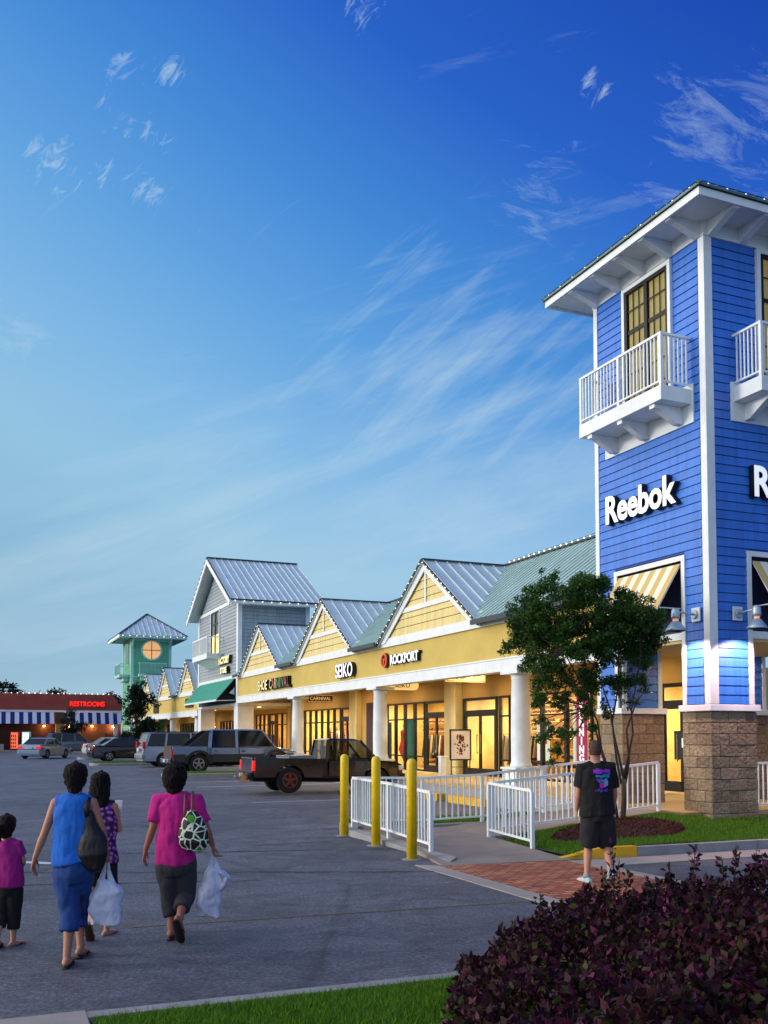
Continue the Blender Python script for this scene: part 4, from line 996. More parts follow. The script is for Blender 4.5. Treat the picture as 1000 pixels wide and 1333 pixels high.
# string lights along the gables and the main ridge
for k, (uc, nm) in enumerate(((14.05, 'nearest gable of the near shop row'), (23.85, 'middle gable of the near shop row'), (33.5, 'third gable, next to the grey tower'))):
    strand('small white bulbs up and down the '+nm, [(.79, uc-3.75, 5.07), (.79, uc, 7.50), (.79, uc+3.75, 5.07)], .31, .8, uc, 5.0, r=.019)
strand('string of small white bulbs along the main ridge beside the blue tower', [(3.9, 3.6, 7.62), (3.9, 13.9, 7.62)], .30, 3.9, 3.6, 7.6, r=.026)
for k, (uc, nm) in enumerate(((51.4, 'far row gable next to the grey tower'), (59.6, 'middle gable of the far shop row'), (67.8, 'farthest gable, by the green tower'))):
    strand('small white bulbs up and down the '+nm, [(.79, uc-3.1, 4.64), (.79, uc, 6.94), (.79, uc+3.1, 4.64)], .42, .8, uc, 4.6, r=.026)

# ---------------------------------------------------------------- shop window goods
def dress(label, v, u, z, col_, h=1.6, skirt=.26, skin='#c08a60'):
    o = frm('mannequin', label, 'mannequin', v, u, z, 'mannequins in the shop windows')
    m = MB(); m.lathe([(.05, .75*h*0), (skirt, .02+.30*h), (.20, .45*h), (.14, .60*h), (.17, .74*h), (.18, .80*h), (.08, .85*h)], (v, u, z), 14); part('dress', m, mat('cloth_'+col_, col_, .8), o, smooth=True)
    m = MB(); m.lathe([(.05, .83*h), (.045, .88*h), (.075, .92*h), (.08, .96*h), (.04, 1.0*h)], (v, u, z), 12); m.cyl((v, u-.06, z), (v, u-.06, z+.4*h), .05, .06, 8); m.cyl((v, u+.06, z), (v, u+.06, z+.4*h), .05, .06, 8)
    m.tube([(v, u-.2, z+.79*h), (v-.03, u-.26, z+.6*h), (v-.05, u-.22, z+.45*h)], [.04, .035, .03], 8); m.tube([(v, u+.2, z+.79*h), (v-.03, u+.26, z+.6*h), (v-.05, u+.22, z+.45*h)], [.04, .035, .03], 8)
    part('figure', m, mat('mannequin_skin', skin, .5), o, smooth=True)
dress('mannequin in a red dress behind the window left of the open yellow doorway', 4.7, 24.0, .75, '#b8141c')
dress('mannequin in a scarlet outfit standing behind the shop door', 5.6, 19.6, .5, '#d02818', h=1.75)
dress('mannequin in a red top in the window nearest the left pilaster', 4.9, 29.3, .6, '#c01820')
for i, (u, c, l) in enumerate(((30.6, '#2a2440', 'mannequin in dark navy clothes, first right of the left-hand display'), (31.6, '#b84a4a', 'mannequin in a dull red top behind the pickup cab'), (32.6, '#d8b8a0', 'mannequin in a pale top in the middle of the left-hand display'), (33.6, '#503020', 'mannequin in brown clothes at the far end of the left-hand display'))):
    dress(l, 4.8, u, .7, c)
def hang_banner(name, label, v, u0, u1, z0, z1, c, cat='banner', txt=None, tcol=None, vert=False, group=None):
    o = frm(name, label, cat, v, (u0+u1)/2, z0, group); m = MB(); m.box(v, v+.02, u0, u1, z0, z1); part('cloth', m, mat('banner_'+c, c, .75, emis=c, estr=.15), o)
    m = MB(); m.bar((v+.01, u0, z1), (v+.01, u1, z1), .03, .03); part('rail', m, black, o)
    if txt:
        if vert:
            for i, ch in enumerate(txt): text(ch, .30, .003, tcol, o, 'letter', Vector((v-.006, (u0+u1)/2, z1-.42-i*.245))-ORI[o], RX_, .012, sx=1.1)
        else: text(txt, .30, .003, tcol, o, 'letters', Vector((v-.006, (u0+u1)/2, z0+(z1-z0)*.45))-ORI[o], RX_, .012)
    return o
redl = mat('red_letters', '#c01018', .5, emis='#c01018', estr=.2); whl = mat('white_letters', '#f4f4f4', .5, emis='#f0f0f0', estr=.5)
hang_banner('window_banner', 'teal green hanging panel in the shop window behind the second bollard', 4.4, 22.3, 23.2, .8, 2.5, '#0f5a4c')
hang_banner('window_banner', 'black and white poster at the far edge of the window behind the pickup nose', 4.3, 24.5, 25.1, .8, 2.4, '#23262e')
hang_banner('window_banner', 'white sale sign with red 50 in the window right of the near column', 4.35, 12.15, 12.85, 1.05, 2.25, '#e8ece4', txt='50%', tcol=redl)
hang_banner('window_banner', 'white sale banner with a dark red letter left of the magenta banner', 4.3, 10.0, 10.75, 1.0, 2.75, '#e4ece4', txt='X', tcol=redl)
hang_banner('window_banner', 'small white notice inside the dark glass door', 4.3, 14.0, 14.5, 1.15, 1.9, '#e8e4da', txt='5', tcol=redl)
hang_banner('vertical_banner', 'magenta vertical banner with white letters beside the blue tower', 3.4, 8.75, 9.25, .9, 3.0, '#8e1050', txt='RUNNING', tcol=whl, vert=True)
# shoe shelves
def shelves(label, v, u0, u1, z0, rows, seedc, pitch=.30):
    o = frm('shoe_shelf', label, 'display shelf', v, (u0+u1)/2, z0, 'display shelves inside the shops'); m = MB()
    m.box(v+.28, v+.30, u0, u1, z0, z0+rows*pitch)
    for k in range(rows+1): m.box(v, v+.28, u0, u1, z0+k*pitch-.015, z0+k*pitch)
    part('shelf', m, mat('glowing_shelf', '#d8a850', .6, emis='#ffb850', estr=.25), o)  # shop light put into the shelf boards as a glow of their own
    s = MB(); 
    for k in range(rows):
        u = u0+.1
        while u < u1-.15:
            if random.random() < .85:
                h = random.uniform(.08, .15); zb_ = z0+k*pitch+.001
                s.hexa([(v+.02, u, zb_), (v+.25, u, zb_), (v+.25, u+.10, zb_), (v+.02, u+.10, zb_), (v+.05, u+.02, zb_+h*.6), (v+.22, u+.01, zb_+h), (v+.22, u+.09, zb_+h), (v+.05, u+.08, zb_+h*.6)])
            u += random.uniform(.17, .24)
    part('shoes', s, mat('shoes_dark', seedc, .6, var=.6, vscale=6, var2='#5a2018'), o)
shelves('upper rows of shoes on the back wall of the nearest shop', 6.6, 8.8, 17.0, 1.75, 5, '#2a1408')
shelves('low shoe racks standing in the nearest shop window', 5.2, 9.2, 12.9, .5, 3, '#301010')
shelves('clothes shelves behind the red dressed mannequin', 6.4, 19, 26, .6, 6, '#6a2a20', .36)
shelves('shelves across the left-hand shop behind the mannequins', 6.6, 28.3, 37, .6, 6, '#3a1a14', .36)

def rack(label, v, u0, u1, cols, z=.45):
    o = frm('clothing_rack', label, 'clothing rack', v, (u0+u1)/2, z, 'clothing racks inside the shops'); m = MB(); m.bar((v, u0, z+1.45), (v, u1, z+1.45), .03, .03)
    for a in (u0, u1): m.bar((v, a, z), (v, a, z+1.45), .03, .03); m.bar((v-.25, a, z+.02), (v+.25, a, z+.02), .03, .03)
    part('frame', m, MATS['steel'], o); k = 0; a = u0+.08
    gm = [MB() for c in cols]
    while a < u1-.08:
        g_ = gm[k % len(cols)]; h = random.uniform(.7, 1.05); w_ = random.uniform(.2, .27); t_ = random.uniform(.02, .04)
        g_.hexa([(v-w_*.9, a, z+1.4-h), (v+w_*.9, a, z+1.4-h), (v+w_*.9, a+t_, z+1.4-h), (v-w_*.9, a+t_, z+1.4-h), (v-w_*.5, a, z+1.4), (v+w_*.5, a, z+1.4), (v+w_*.5, a+t_, z+1.4), (v-w_*.5, a+t_, z+1.4)])
        a += random.uniform(.06, .16); k = random.randrange(len(cols))
    for g_, c in zip(gm, cols):
        if g_.v: part('clothes', g_, mat('cloth_'+c, c, .85), o)
rack('rack of dark and red clothes behind the glass doors between the near columns', 5.4, 14.2, 16.8, ['#3a1a18', '#8a2a20', '#181420', '#c8b090'])
rack('rack of pale clothes at the back behind the red dressed mannequin', 5.9, 21.0, 24.5, ['#c8a070', '#d8d0c0', '#7a3020', '#2a3a30'])
rack('rack of brown clothes by the door of the middle shop', 5.0, 18.9, 20.4, ['#4a2a1a', '#b89060', '#20202a'])
rack('long rack of mixed clothes deep inside the left-hand shop', 5.9, 29.0, 35.5, ['#5a2018', '#b03020', '#1c1c28', '#d0b890'])
rack('rack of colourful clothes inside the shop under the teal awning', 5.2, 44.4, 47.0, ['#7a2a18', '#a04020', '#2a1818'])
rack('rack of clothes in the far yellow row beyond the grey tower', 5.2, 56.2, 61.5, ['#6a2a18', '#a86030', '#1c1418'])
# framed poster stand and white post on the porch
o = frm('poster_stand', 'framed poster on a black easel stand in front of the pilaster', 'poster stand', 2.7, 14.96, .45)
m = MB(); F = FY(14.9); frame_rect(m, F, 2.25, 3.05, 1.02, 2.06, .045, -.03, .02); part('frame', m, black, o, bevel=.003)
m = MB(); m.fbox(F, 2.295, 3.005, -.02, .0, 1.065, 2.015); part('poster', m, mat('poster_paper', '#d8d4dc', .6), o)
pm = [mat('poster_ink_red', '#7a2430', .7), mat('poster_ink_dark', '#2c1a1c', .7)]
m = MB(); r_ = random.Random(4)
for k in range(70):
    t = r_.random(); cx_ = 2.65+r_.gauss(0, .06+.07*math.sin(t*3.1)**2); cz_ = 1.2+t*.66; s_ = r_.uniform(.02, .05); m.cur = k % 2
    m.poly([F(cx_-s_, .003+k*1e-5, cz_), F(cx_, .003+k*1e-5, cz_-s_), F(cx_+s_, .003+k*1e-5, cz_), F(cx_, .003+k*1e-5, cz_+s_*1.2)])
part('artwork', m, pm, o, recalc=False)
m = MB(); m.bar((2.30, 14.9, .45), (2.30, 14.9, 1.03), .03, .03); m.bar((3.0, 14.9, .45), (3.0, 14.9, 1.03), .03, .03); m.bar((2.3, 14.92, .8), (3.0, 14.92, .8), .02, .02); part('legs', m, black, o)
single('ash_post', (lambda m: (m.box(1.92, 2.12, 14.9, 15.1, .45, 1.13), m.box(1.90, 2.14, 14.88, 15.12, 1.13, 1.17), m)[-1])(MB()), white_rail, 'short white square post beside the poster stand', 'post', frame=(2.0, 15, .45), bevel=.01)

# sandwich figure sign in the tower passage
hang_banner('window_banner', 'small dark notice with a white mark on the glass door beyond the stone pier', 3.93, 5.0, 5.75, 1.25, 1.95, '#1a1a18', txt='R', tcol=whl)

# ================================================================ GREY GABLED TOWER
G = frm('gabled_tower', 'tall grey clapboard gabled tower with metal roof and teal awning', 'tower', 1, 38, 0)
u0, u1, v0, v1, zw = 38.05, 48.2, 1.0, 5.1, 9.35; uc = (u0+u1)/2; zr = 12.35; hf = (u1-u0)/2; s = (zr-9.2)/5.7
m = MB(); m.box(v0+.03, v1-.03, u0+.03, u1-.03, 3.62, zw); m.prism([(v0+.03, u0+.05, zw), (v0+.03, u1-.05, zw), (v0+.03, uc, zr-.35)], (v1-v0-.06, 0, 0)); part('core', m, mat('grey_joint_paint', '#4a545e', .7), G)
m = MB(); siding(m, FX(v0+.03), 5.2, zw, .2, holes(u0+.2, u1-.2, [(42.5, 44.6, 6.75, 9.3)]), th=.03, slot=.014)
siding(m, FX(v0+.03), zw, zr-.5, .2, lambda z: [(uc-max(.0, (zr-z)/s-.75), uc+max(.0, (zr-z)/s-.75))], th=.03)
siding(m, FY(u0+.03), 3.7, zw-.25, .2, holes(v0+.2, v1-.2, []), th=.03); part('wall', m, gray, G)
m = MB()
for (a, b) in (((v0-.03, v0+.2), (u0-.03, u0+.028)), ((v0-.03, v0+.028), (u0+.03, u0+.3)), ((v0-.03, v0+.028), (u1-.3, u1+.03)), ((v1-.2, v1+.03), (u0-.03, u0+.028))):
    m.box(a[0], a[1], b[0], b[1], 3.6, zw)
m.box(v0+.201, v1-.201, u0-.03, u0+.028, zw-.3, zw); m.box(v0-.03, v0+.028, u0+.31, u1-.31, 5.0, 5.2); m.box(v0-.03, v0+.028, u0+.31, u1-.31, zw-.05, zw+.15)
frame_rect(m, FX(v0), 42.38, 44.72, 6.6, 9.42, .12, .001, .05, bottom=False)
part('trim', m, white, G)
m = MB(); frame_rect(m, FX(v0), 42.5, 44.6, 6.65, 9.3, .09, -.02, .03); m.fbox(FX(v0), 43.45, 43.65, -.02, .03, 6.75, 9.2); m.fbox(FX(v0), 42.5, 44.6, -.02, .02, 8.5, 8.6)
o = part('window', m, black, G); m = MB(); m.fbox(FX(v0), 42.6, 44.5, -.015, -.005, 6.74, 9.2); part('pane', m, carglass, o)
m = MB(); m.fbox(FX(v0), 42.7, 43.4, -.003, .0, 6.76, 7.9); m.fbox(FX(v0), 43.7, 44.4, -.003, .0, 6.76, 7.9); part('lit_curtain', m, mat('lit_curtain2', '#f0d89a', .7, emis='#e8c070', estr=.9), o)
m = MB(); vo, vb_ = .38, 6.0
for sgn in (-1, 1):
    a = Vector((vo, uc+sgn*5.75, 9.2-.02)); b = Vector((vo, uc, zr)); vv = Vector((vb_-vo, 0, 0)); dz = Vector((0, 0, .10)); m.hexa([a, a+vv, b+vv, b, a+dz, a+vv+dz, b+vv+dz, b+dz])
    for k in range(15): v = vo+.04+(vb_-vo-.08)*k/14; m.bar((v, a.y, a.z+.12), (v, b.y, b.z+.12), .03, .05)
part('roof', m, roofp, G)
m = MB()
for sgn in (-1, 1):
    a = Vector((vo-.035, uc+sgn*5.75, 9.06)); b = Vector((vo-.035, uc, zr-.10)); m.bar(a, b, .06, .28)
m.box(vo, vb_, uc-5.81, uc-5.76, 9.02, 9.20)
part('bargeboard', m, white, G)
m = MB(); m.bar((vo-.05, uc, zr+.14), (vb_, uc, zr+.14), .25, .05)
for sgn in (-1, 1): m.bar((vo-.05, uc+sgn*5.8, 9.26), (vo-.05, uc, zr+.12), .05, .06)
m.box(vo, vb_, uc-5.84, uc-5.78, 9.20, 9.28); part('flashing', m, roofdk, G)
m = MB(); m.fbox(FX(v0), 41.6, 45.6, .03, .95, 6.32, 6.62); m.prism([FX(v0)(41.9, .03, 5.9), FX(v0)(41.9, .03, 6.318), FX(v0)(41.9, .8, 6.318)], (0, 3.4, 0)); o = part('balcony', m, white, G)
m = MB(); F = FX(v0); m.fbox(F, 41.6, 45.6, .88, .94, 7.55, 7.62)
for a in (41.6, 43.57, 45.54): m.fbox(F, a, a+.06, .88, .94, 6.62, 7.55)
for a in (41.6, 45.54): m.fbox(F, a, a+.06, .03, .88, 7.55, 7.62)
for k in range(1, 30): a = 41.66+3.9*k/30; m.fbox(F, a-.012, a+.012, .90, .92, 6.62, 7.55)
part('balcony_rail', m, white_rail, o)
m = MB(); F = FX(v0); a0, a1 = 38.7, 47.4
m.hexa([F(a0, .03, 4.98), F(a1, .03, 4.98), F(a1, 1.05, 3.80), F(a0, 1.05, 3.80), F(a0, .03, 5.02), F(a1, .03, 5.02), F(a1, 1.05, 3.84), F(a0, 1.05, 3.84)])
for k in range(22): a = a0+.02+(a1-a0-.04)*k/21; m.bar(F(a, .03, 5.04), F(a, 1.05, 3.86), .03, .04)
o = part('awning', m, teal, G)
m = MB(); m.bar(F(a0, 1.05, 3.77), F(a1, 1.05, 3.77), .05, .08); m.bar(F(a0+.05, 0, 3.8), F(a0+.05, 1.05, 3.76), .04, .04); m.prism([F(a0+.02, .02, 4.1), F(a0+.02, .02, 4.5), F(a0+.02, .3, 4.2)], (0, .05, 0)); part('awning_frame', m, white, o)
m = MB(); m.box(v0+.02, v0+.1, 38.4, 47.8, 3.66, 4.98); part('recess_panel', m, mat('shaded_recess_navy2', '#182440', .7), G)
m = MB(); m.box(v0-.02, v1, u0-.02, u1, 3.50, 3.64); part('header', m, white, G)
for (a, b) in ((u0, u0+.85), (u1-.85, u1)):
    m = MB(); m.box(v0-.0, v0+.9, a, b, .2, 3.49); m.box(v0-.04, v0+.94, a-.04, b+.04, .2, 1.0); part('post', m, white, G, bevel=.01)
m = MB(); m.box(v1-1.1, v1, u0, u0+.5, .2, 3.49); siding(m, FY(u0), .5, 3.4, .2, lambda z: [(v1-1.0, v1-.1)], th=.03); part('rear_post', m, tan, G)
storefront(G, [(39.3, 42.6, 3), (44.4, 47.2, 3)], [(42.8, 44.2)], vf=4.6); m = MB(); m.box(1.05, 5.0, 38.06, 48.18, 3.645, 3.70); part('soffit', m, soff, G)
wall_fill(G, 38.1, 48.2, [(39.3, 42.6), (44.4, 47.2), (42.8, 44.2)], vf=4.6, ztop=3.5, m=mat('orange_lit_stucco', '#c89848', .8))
interior(G, 38.5, 48.0, v1=7.9); strip_light(G, 5.9, 41.2, 3.4, .6, 2.5, 170, (1, .62, .25)); strip_light(G, 5.9, 45.6, 3.4, .6, 2.5, 170, (1, .62, .25))
for u in (40.5, 43.1, 45.7): porch_light(G, 2.9, u, 3.49, 45, (1, .58, .2))
o = sign('store_sign', 'small two-line cream lettered sign on the grey tower above the teal awning', FX(v0), RX_, 'FACTORY', .52, 40.6, 5.98, .03, 1, 40.6, sx=1.1, off=.03, dep=.09, group='small signs on the distant buildings', m=MATS['cream_sign_face'])
text('STORE', .46, .09, bodym, o, 'letter_body', Vector(FX(v0)(40.6, .12, 5.42))-ORI[o], RX_, .03, sx=1.1); text('STORE', .46, .003, MATS['cream_sign_face'], o, 'letter_face', Vector(FX(v0)(40.6, .214, 5.42))-ORI[o], RX_, .02, sx=1.1)
strand('string of small white bulbs along the eave and gable of the grey tower', [(6.0, uc-5.86, 9.2), (.36, uc-5.86, 9.2), (.32, uc, 12.5), (.32, uc+5.86, 9.2)], .5, .4, 38, 9.2, r=.026)
rest_o = frm('clothes_display', 'row of red goods inside the orange lit shop under the teal awning', 'display', 5.4, 41, .45)
m = MB()
for k in range(14): a = 39.4+k*.22; m.box(5.3, 5.6, a, a+.16, .9, 1.9+.1*(k % 3))
part('garments', m, mat('cloth_red', '#b02020', .8), rest_o); m = MB(); m.bar((5.45, 39.2, 2.1), (5.45, 42.6, 2.1), .04, .04); m.bar((5.45, 39.2, .45), (5.45, 39.2, 2.1), .04, .04); m.bar((5.45, 42.6, .45), (5.45, 42.6, 2.1), .04, .04); part('rack', m, black, rest_o)
hang_banner('store_sign', 'small dark sign panel on the far yellow fascia next to the grey tower', .90, 49.6, 51.9, 3.72, 4.32, '#141210', cat='sign')
hang_banner('store_sign', 'dark sign panel on the far yellow fascia behind the street tree', .90, 62.5, 64.5, 3.6, 4.3, '#1a1814', cat='sign')

# ================================================================ GREEN TOWER
Gn = frm('green_tower', 'green tower with a round lit window and hipped metal roof', 'tower', 2.7, 79.5, 0)
u0, u1, v0, v1 = 77, 82.3, .95, 4.6; zw = 10.9
m = MB(); m.box(v0+.02, v1-.02, u0+.02, u1-.02, 0, zw); part('core', m, mat('green_joint_paint', '#1f6a4a', .7), Gn)
m = MB(); siding(m, FX(v0+.02), .5, zw, .22, lambda z: [(u0+.15, u1-.15)], th=.02); cvw, czw, rw = 2.80, 9.75, .95
def hole(z):
    d = rw**2-(z-czw)**2
    if d > 0: d = math.sqrt(d); return [(v0+.15, cvw-d), (cvw+d, v1-.15)]
    return [(v0+.15, v1-.15)]
siding(m, FY(u0+.02), .5, zw, .22, hole, th=.02); part('wall', m, green, Gn)
palegreen = mat('pale_green_trim', '#9fcfc4', .5)
m = MB()
for (a, b) in (((v0-.03, v0+.22), (u0-.03, u0+.019)), ((v0-.03, v0+.019), (u0+.02, u0+.25)), ((v1-.22, v1+.03), (u0-.03, u0+.019)), ((v0-.03, v0+.019), (u1-.3, u1))): m.box(a[0], a[1], b[0], b[1], .5, zw)
m.box(v0+.22, v1-.22, u0-.02, u0+.018, zw-.3, zw); part('corner_board', m, palegreen, Gn)
m = MB(); F = FY(u0)
n = 36
for k in range(n):
    t0, t1 = 2*math.pi*k/n, 2*math.pi*(k+1)/n
    m.prism([F(cvw+r*math.cos(t), .03, czw+r*math.sin(t)) for r, t in ((.83, t0), (1.0, t0), (1.0, t1), (.83, t1))], (0, -.06, 0))
part('window_ring', m, palegreen, Gn)
m = MB(); m.lathe([(.84, 0), (.84, .02)], (cvw, u0-.02, czw), 36, axis='y'); o = part('round_window', m, mat('lit_round_window', '#e8b880', .6, emis='#e8a868', estr=.75), Gn)
m = MB(); m.fbox(F, cvw-.03, cvw+.03, .021, .05, czw-.84, czw+.84); m.fbox(F, cvw-.84, cvw+.84, .021, .05, czw-.03, czw+.03); part('muntin', m, black, o)
m = MB(); m.fbox(FX(v0), 78.6, 80.4, .0, .03, 8.6, 10.5); part('side_window', m, carglass, Gn)
for F, a0, a1 in ((FY(u0), 1.55, 4.05), (FX(v0), 78.0, 81.3)):
    m = MB(); m.fbox(F, a0, a1, .03, .9, 7.25, 7.5); m.fbox(F, a0+.2, a1-.2, .03, .5, 6.9, 7.249); o = part('balcony', m, palegreen, Gn)
    m = MB(); m.fbox(F, a0, a1, .84, .9, 8.45, 8.52)
    for k in range(21): a = a0+.02+(a1-a0-.04)*k/20; m.fbox(F, a-.015, a+.015, .86, .88, 7.5, 8.45)
    for a in (a0, a1-.07): m.fbox(F, a, a+.07, .83, .9, 7.5, 8.45); m.fbox(F, a, a+.07, .03, .83, 8.45, 8.52)
    part('balcony_rail', m, palegreen, o)
m = MB(); m.box(v0-.1, v1+.1, u0-.06, u0-.03, 7.2, 7.32); part('belt_course', m, palegreen, Gn)
m = MB(); e = 1.25; a, b, c, d = [(v0-e, u0-e, 10.95), (v1+e, u0-e, 10.95), (v1+e, u1+e, 10.95), (v0-e, u1+e, 10.95)]; ap = Vector(((v0+v1)/2, (u0+u1)/2, 13.35))
for p, q in ((a, b), (b, c), (c, d), (d, a)):
    m.hexa([p, q, ap, ap, (p[0], p[1], p[2]+.06), (q[0], q[1], q[2]+.06), ap+Vector((0, 0, .06)), ap+Vector((0, 0, .06))])
    P, Q = Vector(p), Vector(q); n = 13
    for k in range(1, n): tt = k/n; s0 = P.lerp(Q, tt)+Vector((0, 0, .08)); m.bar(s0, s0+(ap-(P+Q)/2)*min(tt, 1-tt)*2*.97, .05, .08)
part('roof', m, roofp, Gn)
m = MB(); m.box(v0-e, v1+e, u0-e, u0-e+.05, 10.74, 10.95); m.box(v0-e, v0-e+.05, u0-e+.05, u1+e, 10.74, 10.95); m.box(v1+e-.05, v1+e, u0-e+.05, u1+e, 10.74, 10.95); m.box(v0-e+.05, v1+e-.05, u0-e+.05, u1+e, 10.84, 10.88); part('eave', m, palegreen, Gn)
m = MB()
for p in (a, b, d): m.bar(Vector(p)+Vector((0, 0, .1)), ap+Vector((0, 0, .1)), .2, .08)
part('hip_cap', m, roofdk, Gn)
for v in (v0+.1, v1-.1):
    m = MB(); m.prism([(v-.06, u0-.03, 9.9), (v-.06, u0-.03, 10.83), (v-.06, u0-1.1, 10.83)], (.12, 0, 0)); part('bracket', m, palegreen, Gn)
strand('string of white bulbs round the eaves of the green tower', [(v0-e, u1+e, 10.95), (v0-e, u0-e, 10.95), (v1+e, u0-e, 10.95)], .6, 2, 77, 10.9, r=.035)

# ================================================================ RED BRICK RESTROOM BUILDING
Rb = frm('brick_building', 'long low red building with a blue and white striped awning and a red neon sign', 'building', -10, 88, 0)
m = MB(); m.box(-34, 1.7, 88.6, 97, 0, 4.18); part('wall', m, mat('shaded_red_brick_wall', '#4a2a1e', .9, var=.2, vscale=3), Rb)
m = MB(); m.prism([(-34, 88, 4.36), (-34, 97.5, 4.36), (-34, 96, 6.05), (-34, 89.3, 6.05)], (34.8, 0, 0))
m.hexa([(.8, 88, 4.36), (2.2, 88, 4.36), (2.2, 97.5, 4.36), (.8, 97.5, 4.36), (.8, 89.3, 6.05), (.9, 89.3, 6.05), (.9, 96, 6.05), (.8, 96, 6.05)])
part('roof', m, mat('red_brown_roof', '#86382a', .85, var=.22, vscale=.8, bump=.2, bscale=6), Rb)
m = MB(); m.box(-34, 2.25, 87.95, 97.6, 4.17, 4.355); part('white_band', m, white, Rb)
navy = mat('navy_awning_canvas', '#1a2370', .8); wcv = mat('white_awning_canvas', '#d8dce8', .8)
m = MB(); n = 86; 
for k in range(n):
    a0 = -33.5+35.1*k/n; a1 = -33.5+35.1*(k+1)/n
    if -4.85 < (a0+a1)/2 < -3.95: continue
    m.cur = k % 2; F = FY(87.95)
    m.hexa([F(a0, .0, 4.10), F(a1, .0, 4.10), F(a1, .55, 2.98), F(a0, .55, 2.98), F(a0, .0, 4.14), F(a1, .0, 4.14), F(a1, .58, 3.0), F(a0, .58, 3.0)])
part('awning', m, [navy, wcv], Rb)
m = MB(); m.box(-4.75, -4.05, 87.6, 88.55, 0, 4.16); part('pier', m, mat('cream_pier', '#b88850', .8), Rb); m = MB(); m.box(-4.85, -3.95, 87.5, 88.59, 3.0, 4.15); part('pier_top', m, mat('brown_pier', '#5a3428', .8), Rb)
for a in (-16, -10.6, .9):
    m = MB(); m.box(a, a+.35, 87.9, 88.2, 0, 4.1); part('post', m, white, Rb)
strand('string of white bulbs along the top of the red roofed building', [(-33, 89.25, 6.12), (.8, 89.25, 6.12)], .55, -10, 89.2, 6.1, r=.045)
o = sign('neon_sign', 'glowing red capital letters on the red roof of the low building', FY(88.2), RY_, 'RESTROOMS', .66, -1.72, 4.80, 0, -1.7, 88, sx=.92, off=.02, dep=.05, m=mat('red_neon', '#ff1a10', .4, emis='#ff2010', estr=1.3), body=mat('neon_back', '#8a0c08', .6))
for v, e_ in ((-3.4, 160), (-1.2, 90), (.9, 140), (-5.8, 60)):
    m = MB(); m.box(v-.12, v+.12, 88.45, 88.6, 2.7, 2.85); oo = part('wall_light', m, mat('lit_fixture', '#ffc070', .4, emis='#ffb050', estr=4), Rb)
    l = bpy.data.lights.new('wall_lamp_light', 'POINT'); l.energy = e_; l.color = (1, .5, .18); l.shadow_soft_size = .15
    lo = bpy.data.objects.new('wall_lamp_light', l); COL.objects.link(lo); lo.parent = Rb; lo.location = Vector((v, 88.2, 2.7))-ORI[Rb]
def vending(label, a0, a1, body, front, red):
    o = frm('vending_machine', label, 'vending machine', (a0+a1)/2, 87.4, .25)
    m = MB(); m.box(a0, a1, 87.0, 87.8, .25, 2.2); part('cabinet', m, body, o, bevel=.02)
    m = MB(); m.box(a0+.06, a1-.2, 86.97, 86.998, .55, 2.12); part('lit_front', m, front, o)
    m = MB(); m.box(a1-.18, a1-.04, 86.965, 86.998, 1.0, 1.7); m.box(a0+.1, a1-.1, 86.965, 86.998, .32, .5); part('keypad_and_slot', m, black, o)
    if red:
        m = MB()
        for k in range(4):
            for j in range(3): c = (a0+.13+j*.17, 86.955, .75+k*.34); m.box(c[0]-.05, c[0]+.05, 86.94, 86.965, c[2]-.10, c[2]+.12)
        part('bottles', m, mat('drink_red', '#a01410', .5), o)
    else:
        m = MB(); m.poly([(a0+.25, 86.96, .75), (a0+.5, 86.96, .85), (a0+.62, 86.96, .70), (a0+.42, 86.96, .62)]); m.poly([(a0+.1, 86.96, .98), (a0+.4, 86.96, 1.05), (a0+.4, 86.96, 1.1), (a0+.1, 86.96, 1.03)]); part('mark', m, black, o, recalc=False)
vending('red drinks vending machine with a lit front, left of the white one', -9.0, -8.1, mat('red_cabinet', '#b01810', .4), mat('lit_front_red', '#ff9060', .4, emis='#ff6a40', estr=.8), True)
vending('white lit vending machine standing right of the red one', -7.95, -7.1, mat('white_cabinet', '#d0d4d0', .4), mat('lit_front_white', '#f4fff4', .4, emis='#e8f8e8', estr=.9), False)
slab('far_walk', concrete, [(-34, 85.6, .40), (2.2, 85.6, .40), (2.2, 88.6, .40), (-34, 88.6, .40)], depth=.5)
single('low_wall', (lambda m: (m.box(-34, -9.6, 86.0, 86.3, .4, 1.0), m)[-1])(MB()), concrete, 'low pale wall left of the vending machines', 'wall', frame=(-20, 86, .4))
# ================================================================ RAILINGS, BOLLARDS
def railing(name_label, pts, h=.92, post_every=1.6, ends=(True, True)):
    """pts: (v, u, z) base line. One railing with posts, rails and balusters."""
    o = frm('railing', name_label, 'railing', pts[0][0], pts[0][1], pts[0][2], 'white metal railings by the ramp')
    bal = MB()
    for i, (p, q) in enumerate(zip(pts, pts[1:])):
        p, q = Vector(p), Vector(q); L = math.hypot(q.x-p.x, q.y-p.y); up = Vector((0, 0, 1))
        r = MB(); r.bar(p+up*h, q+up*h, .05, .045); part('top_rail', r, white_rail, o)
        r = MB(); r.bar(p+up*.12, q+up*.12, .035, .035); part('bottom_rail', r, white_rail, o)
        npst = max(1, round(L/post_every))
        for k in range(npst+1):
            if i and k == 0: continue
            c = p.lerp(q, k/npst); m = MB(); m.box(c.x-.03, c.x+.03, c.y-.03, c.y+.03, c.z-.03, c.z+h-.02); part('post', m, white_rail, o, bevel=.004)
        nb = int(L/.115)
        for k in range(1, nb):
            t = k/nb
            if min(abs(t*npst-round(t*npst)), 1)*L/npst < .05: continue
            c = p.lerp(q, t); bal.box(c.x-.011, c.x+.011, c.y-.011, c.y+.011, c.z+.13, c.z+h-.02)
    part('balusters', bal, white_rail, o); return o
railing('white railing left of the ramp, behind the yellow bollards', [(-5.78, -.25, .05), (-5.74, 1.5, .11), (-5.68, 3.35, .13)])
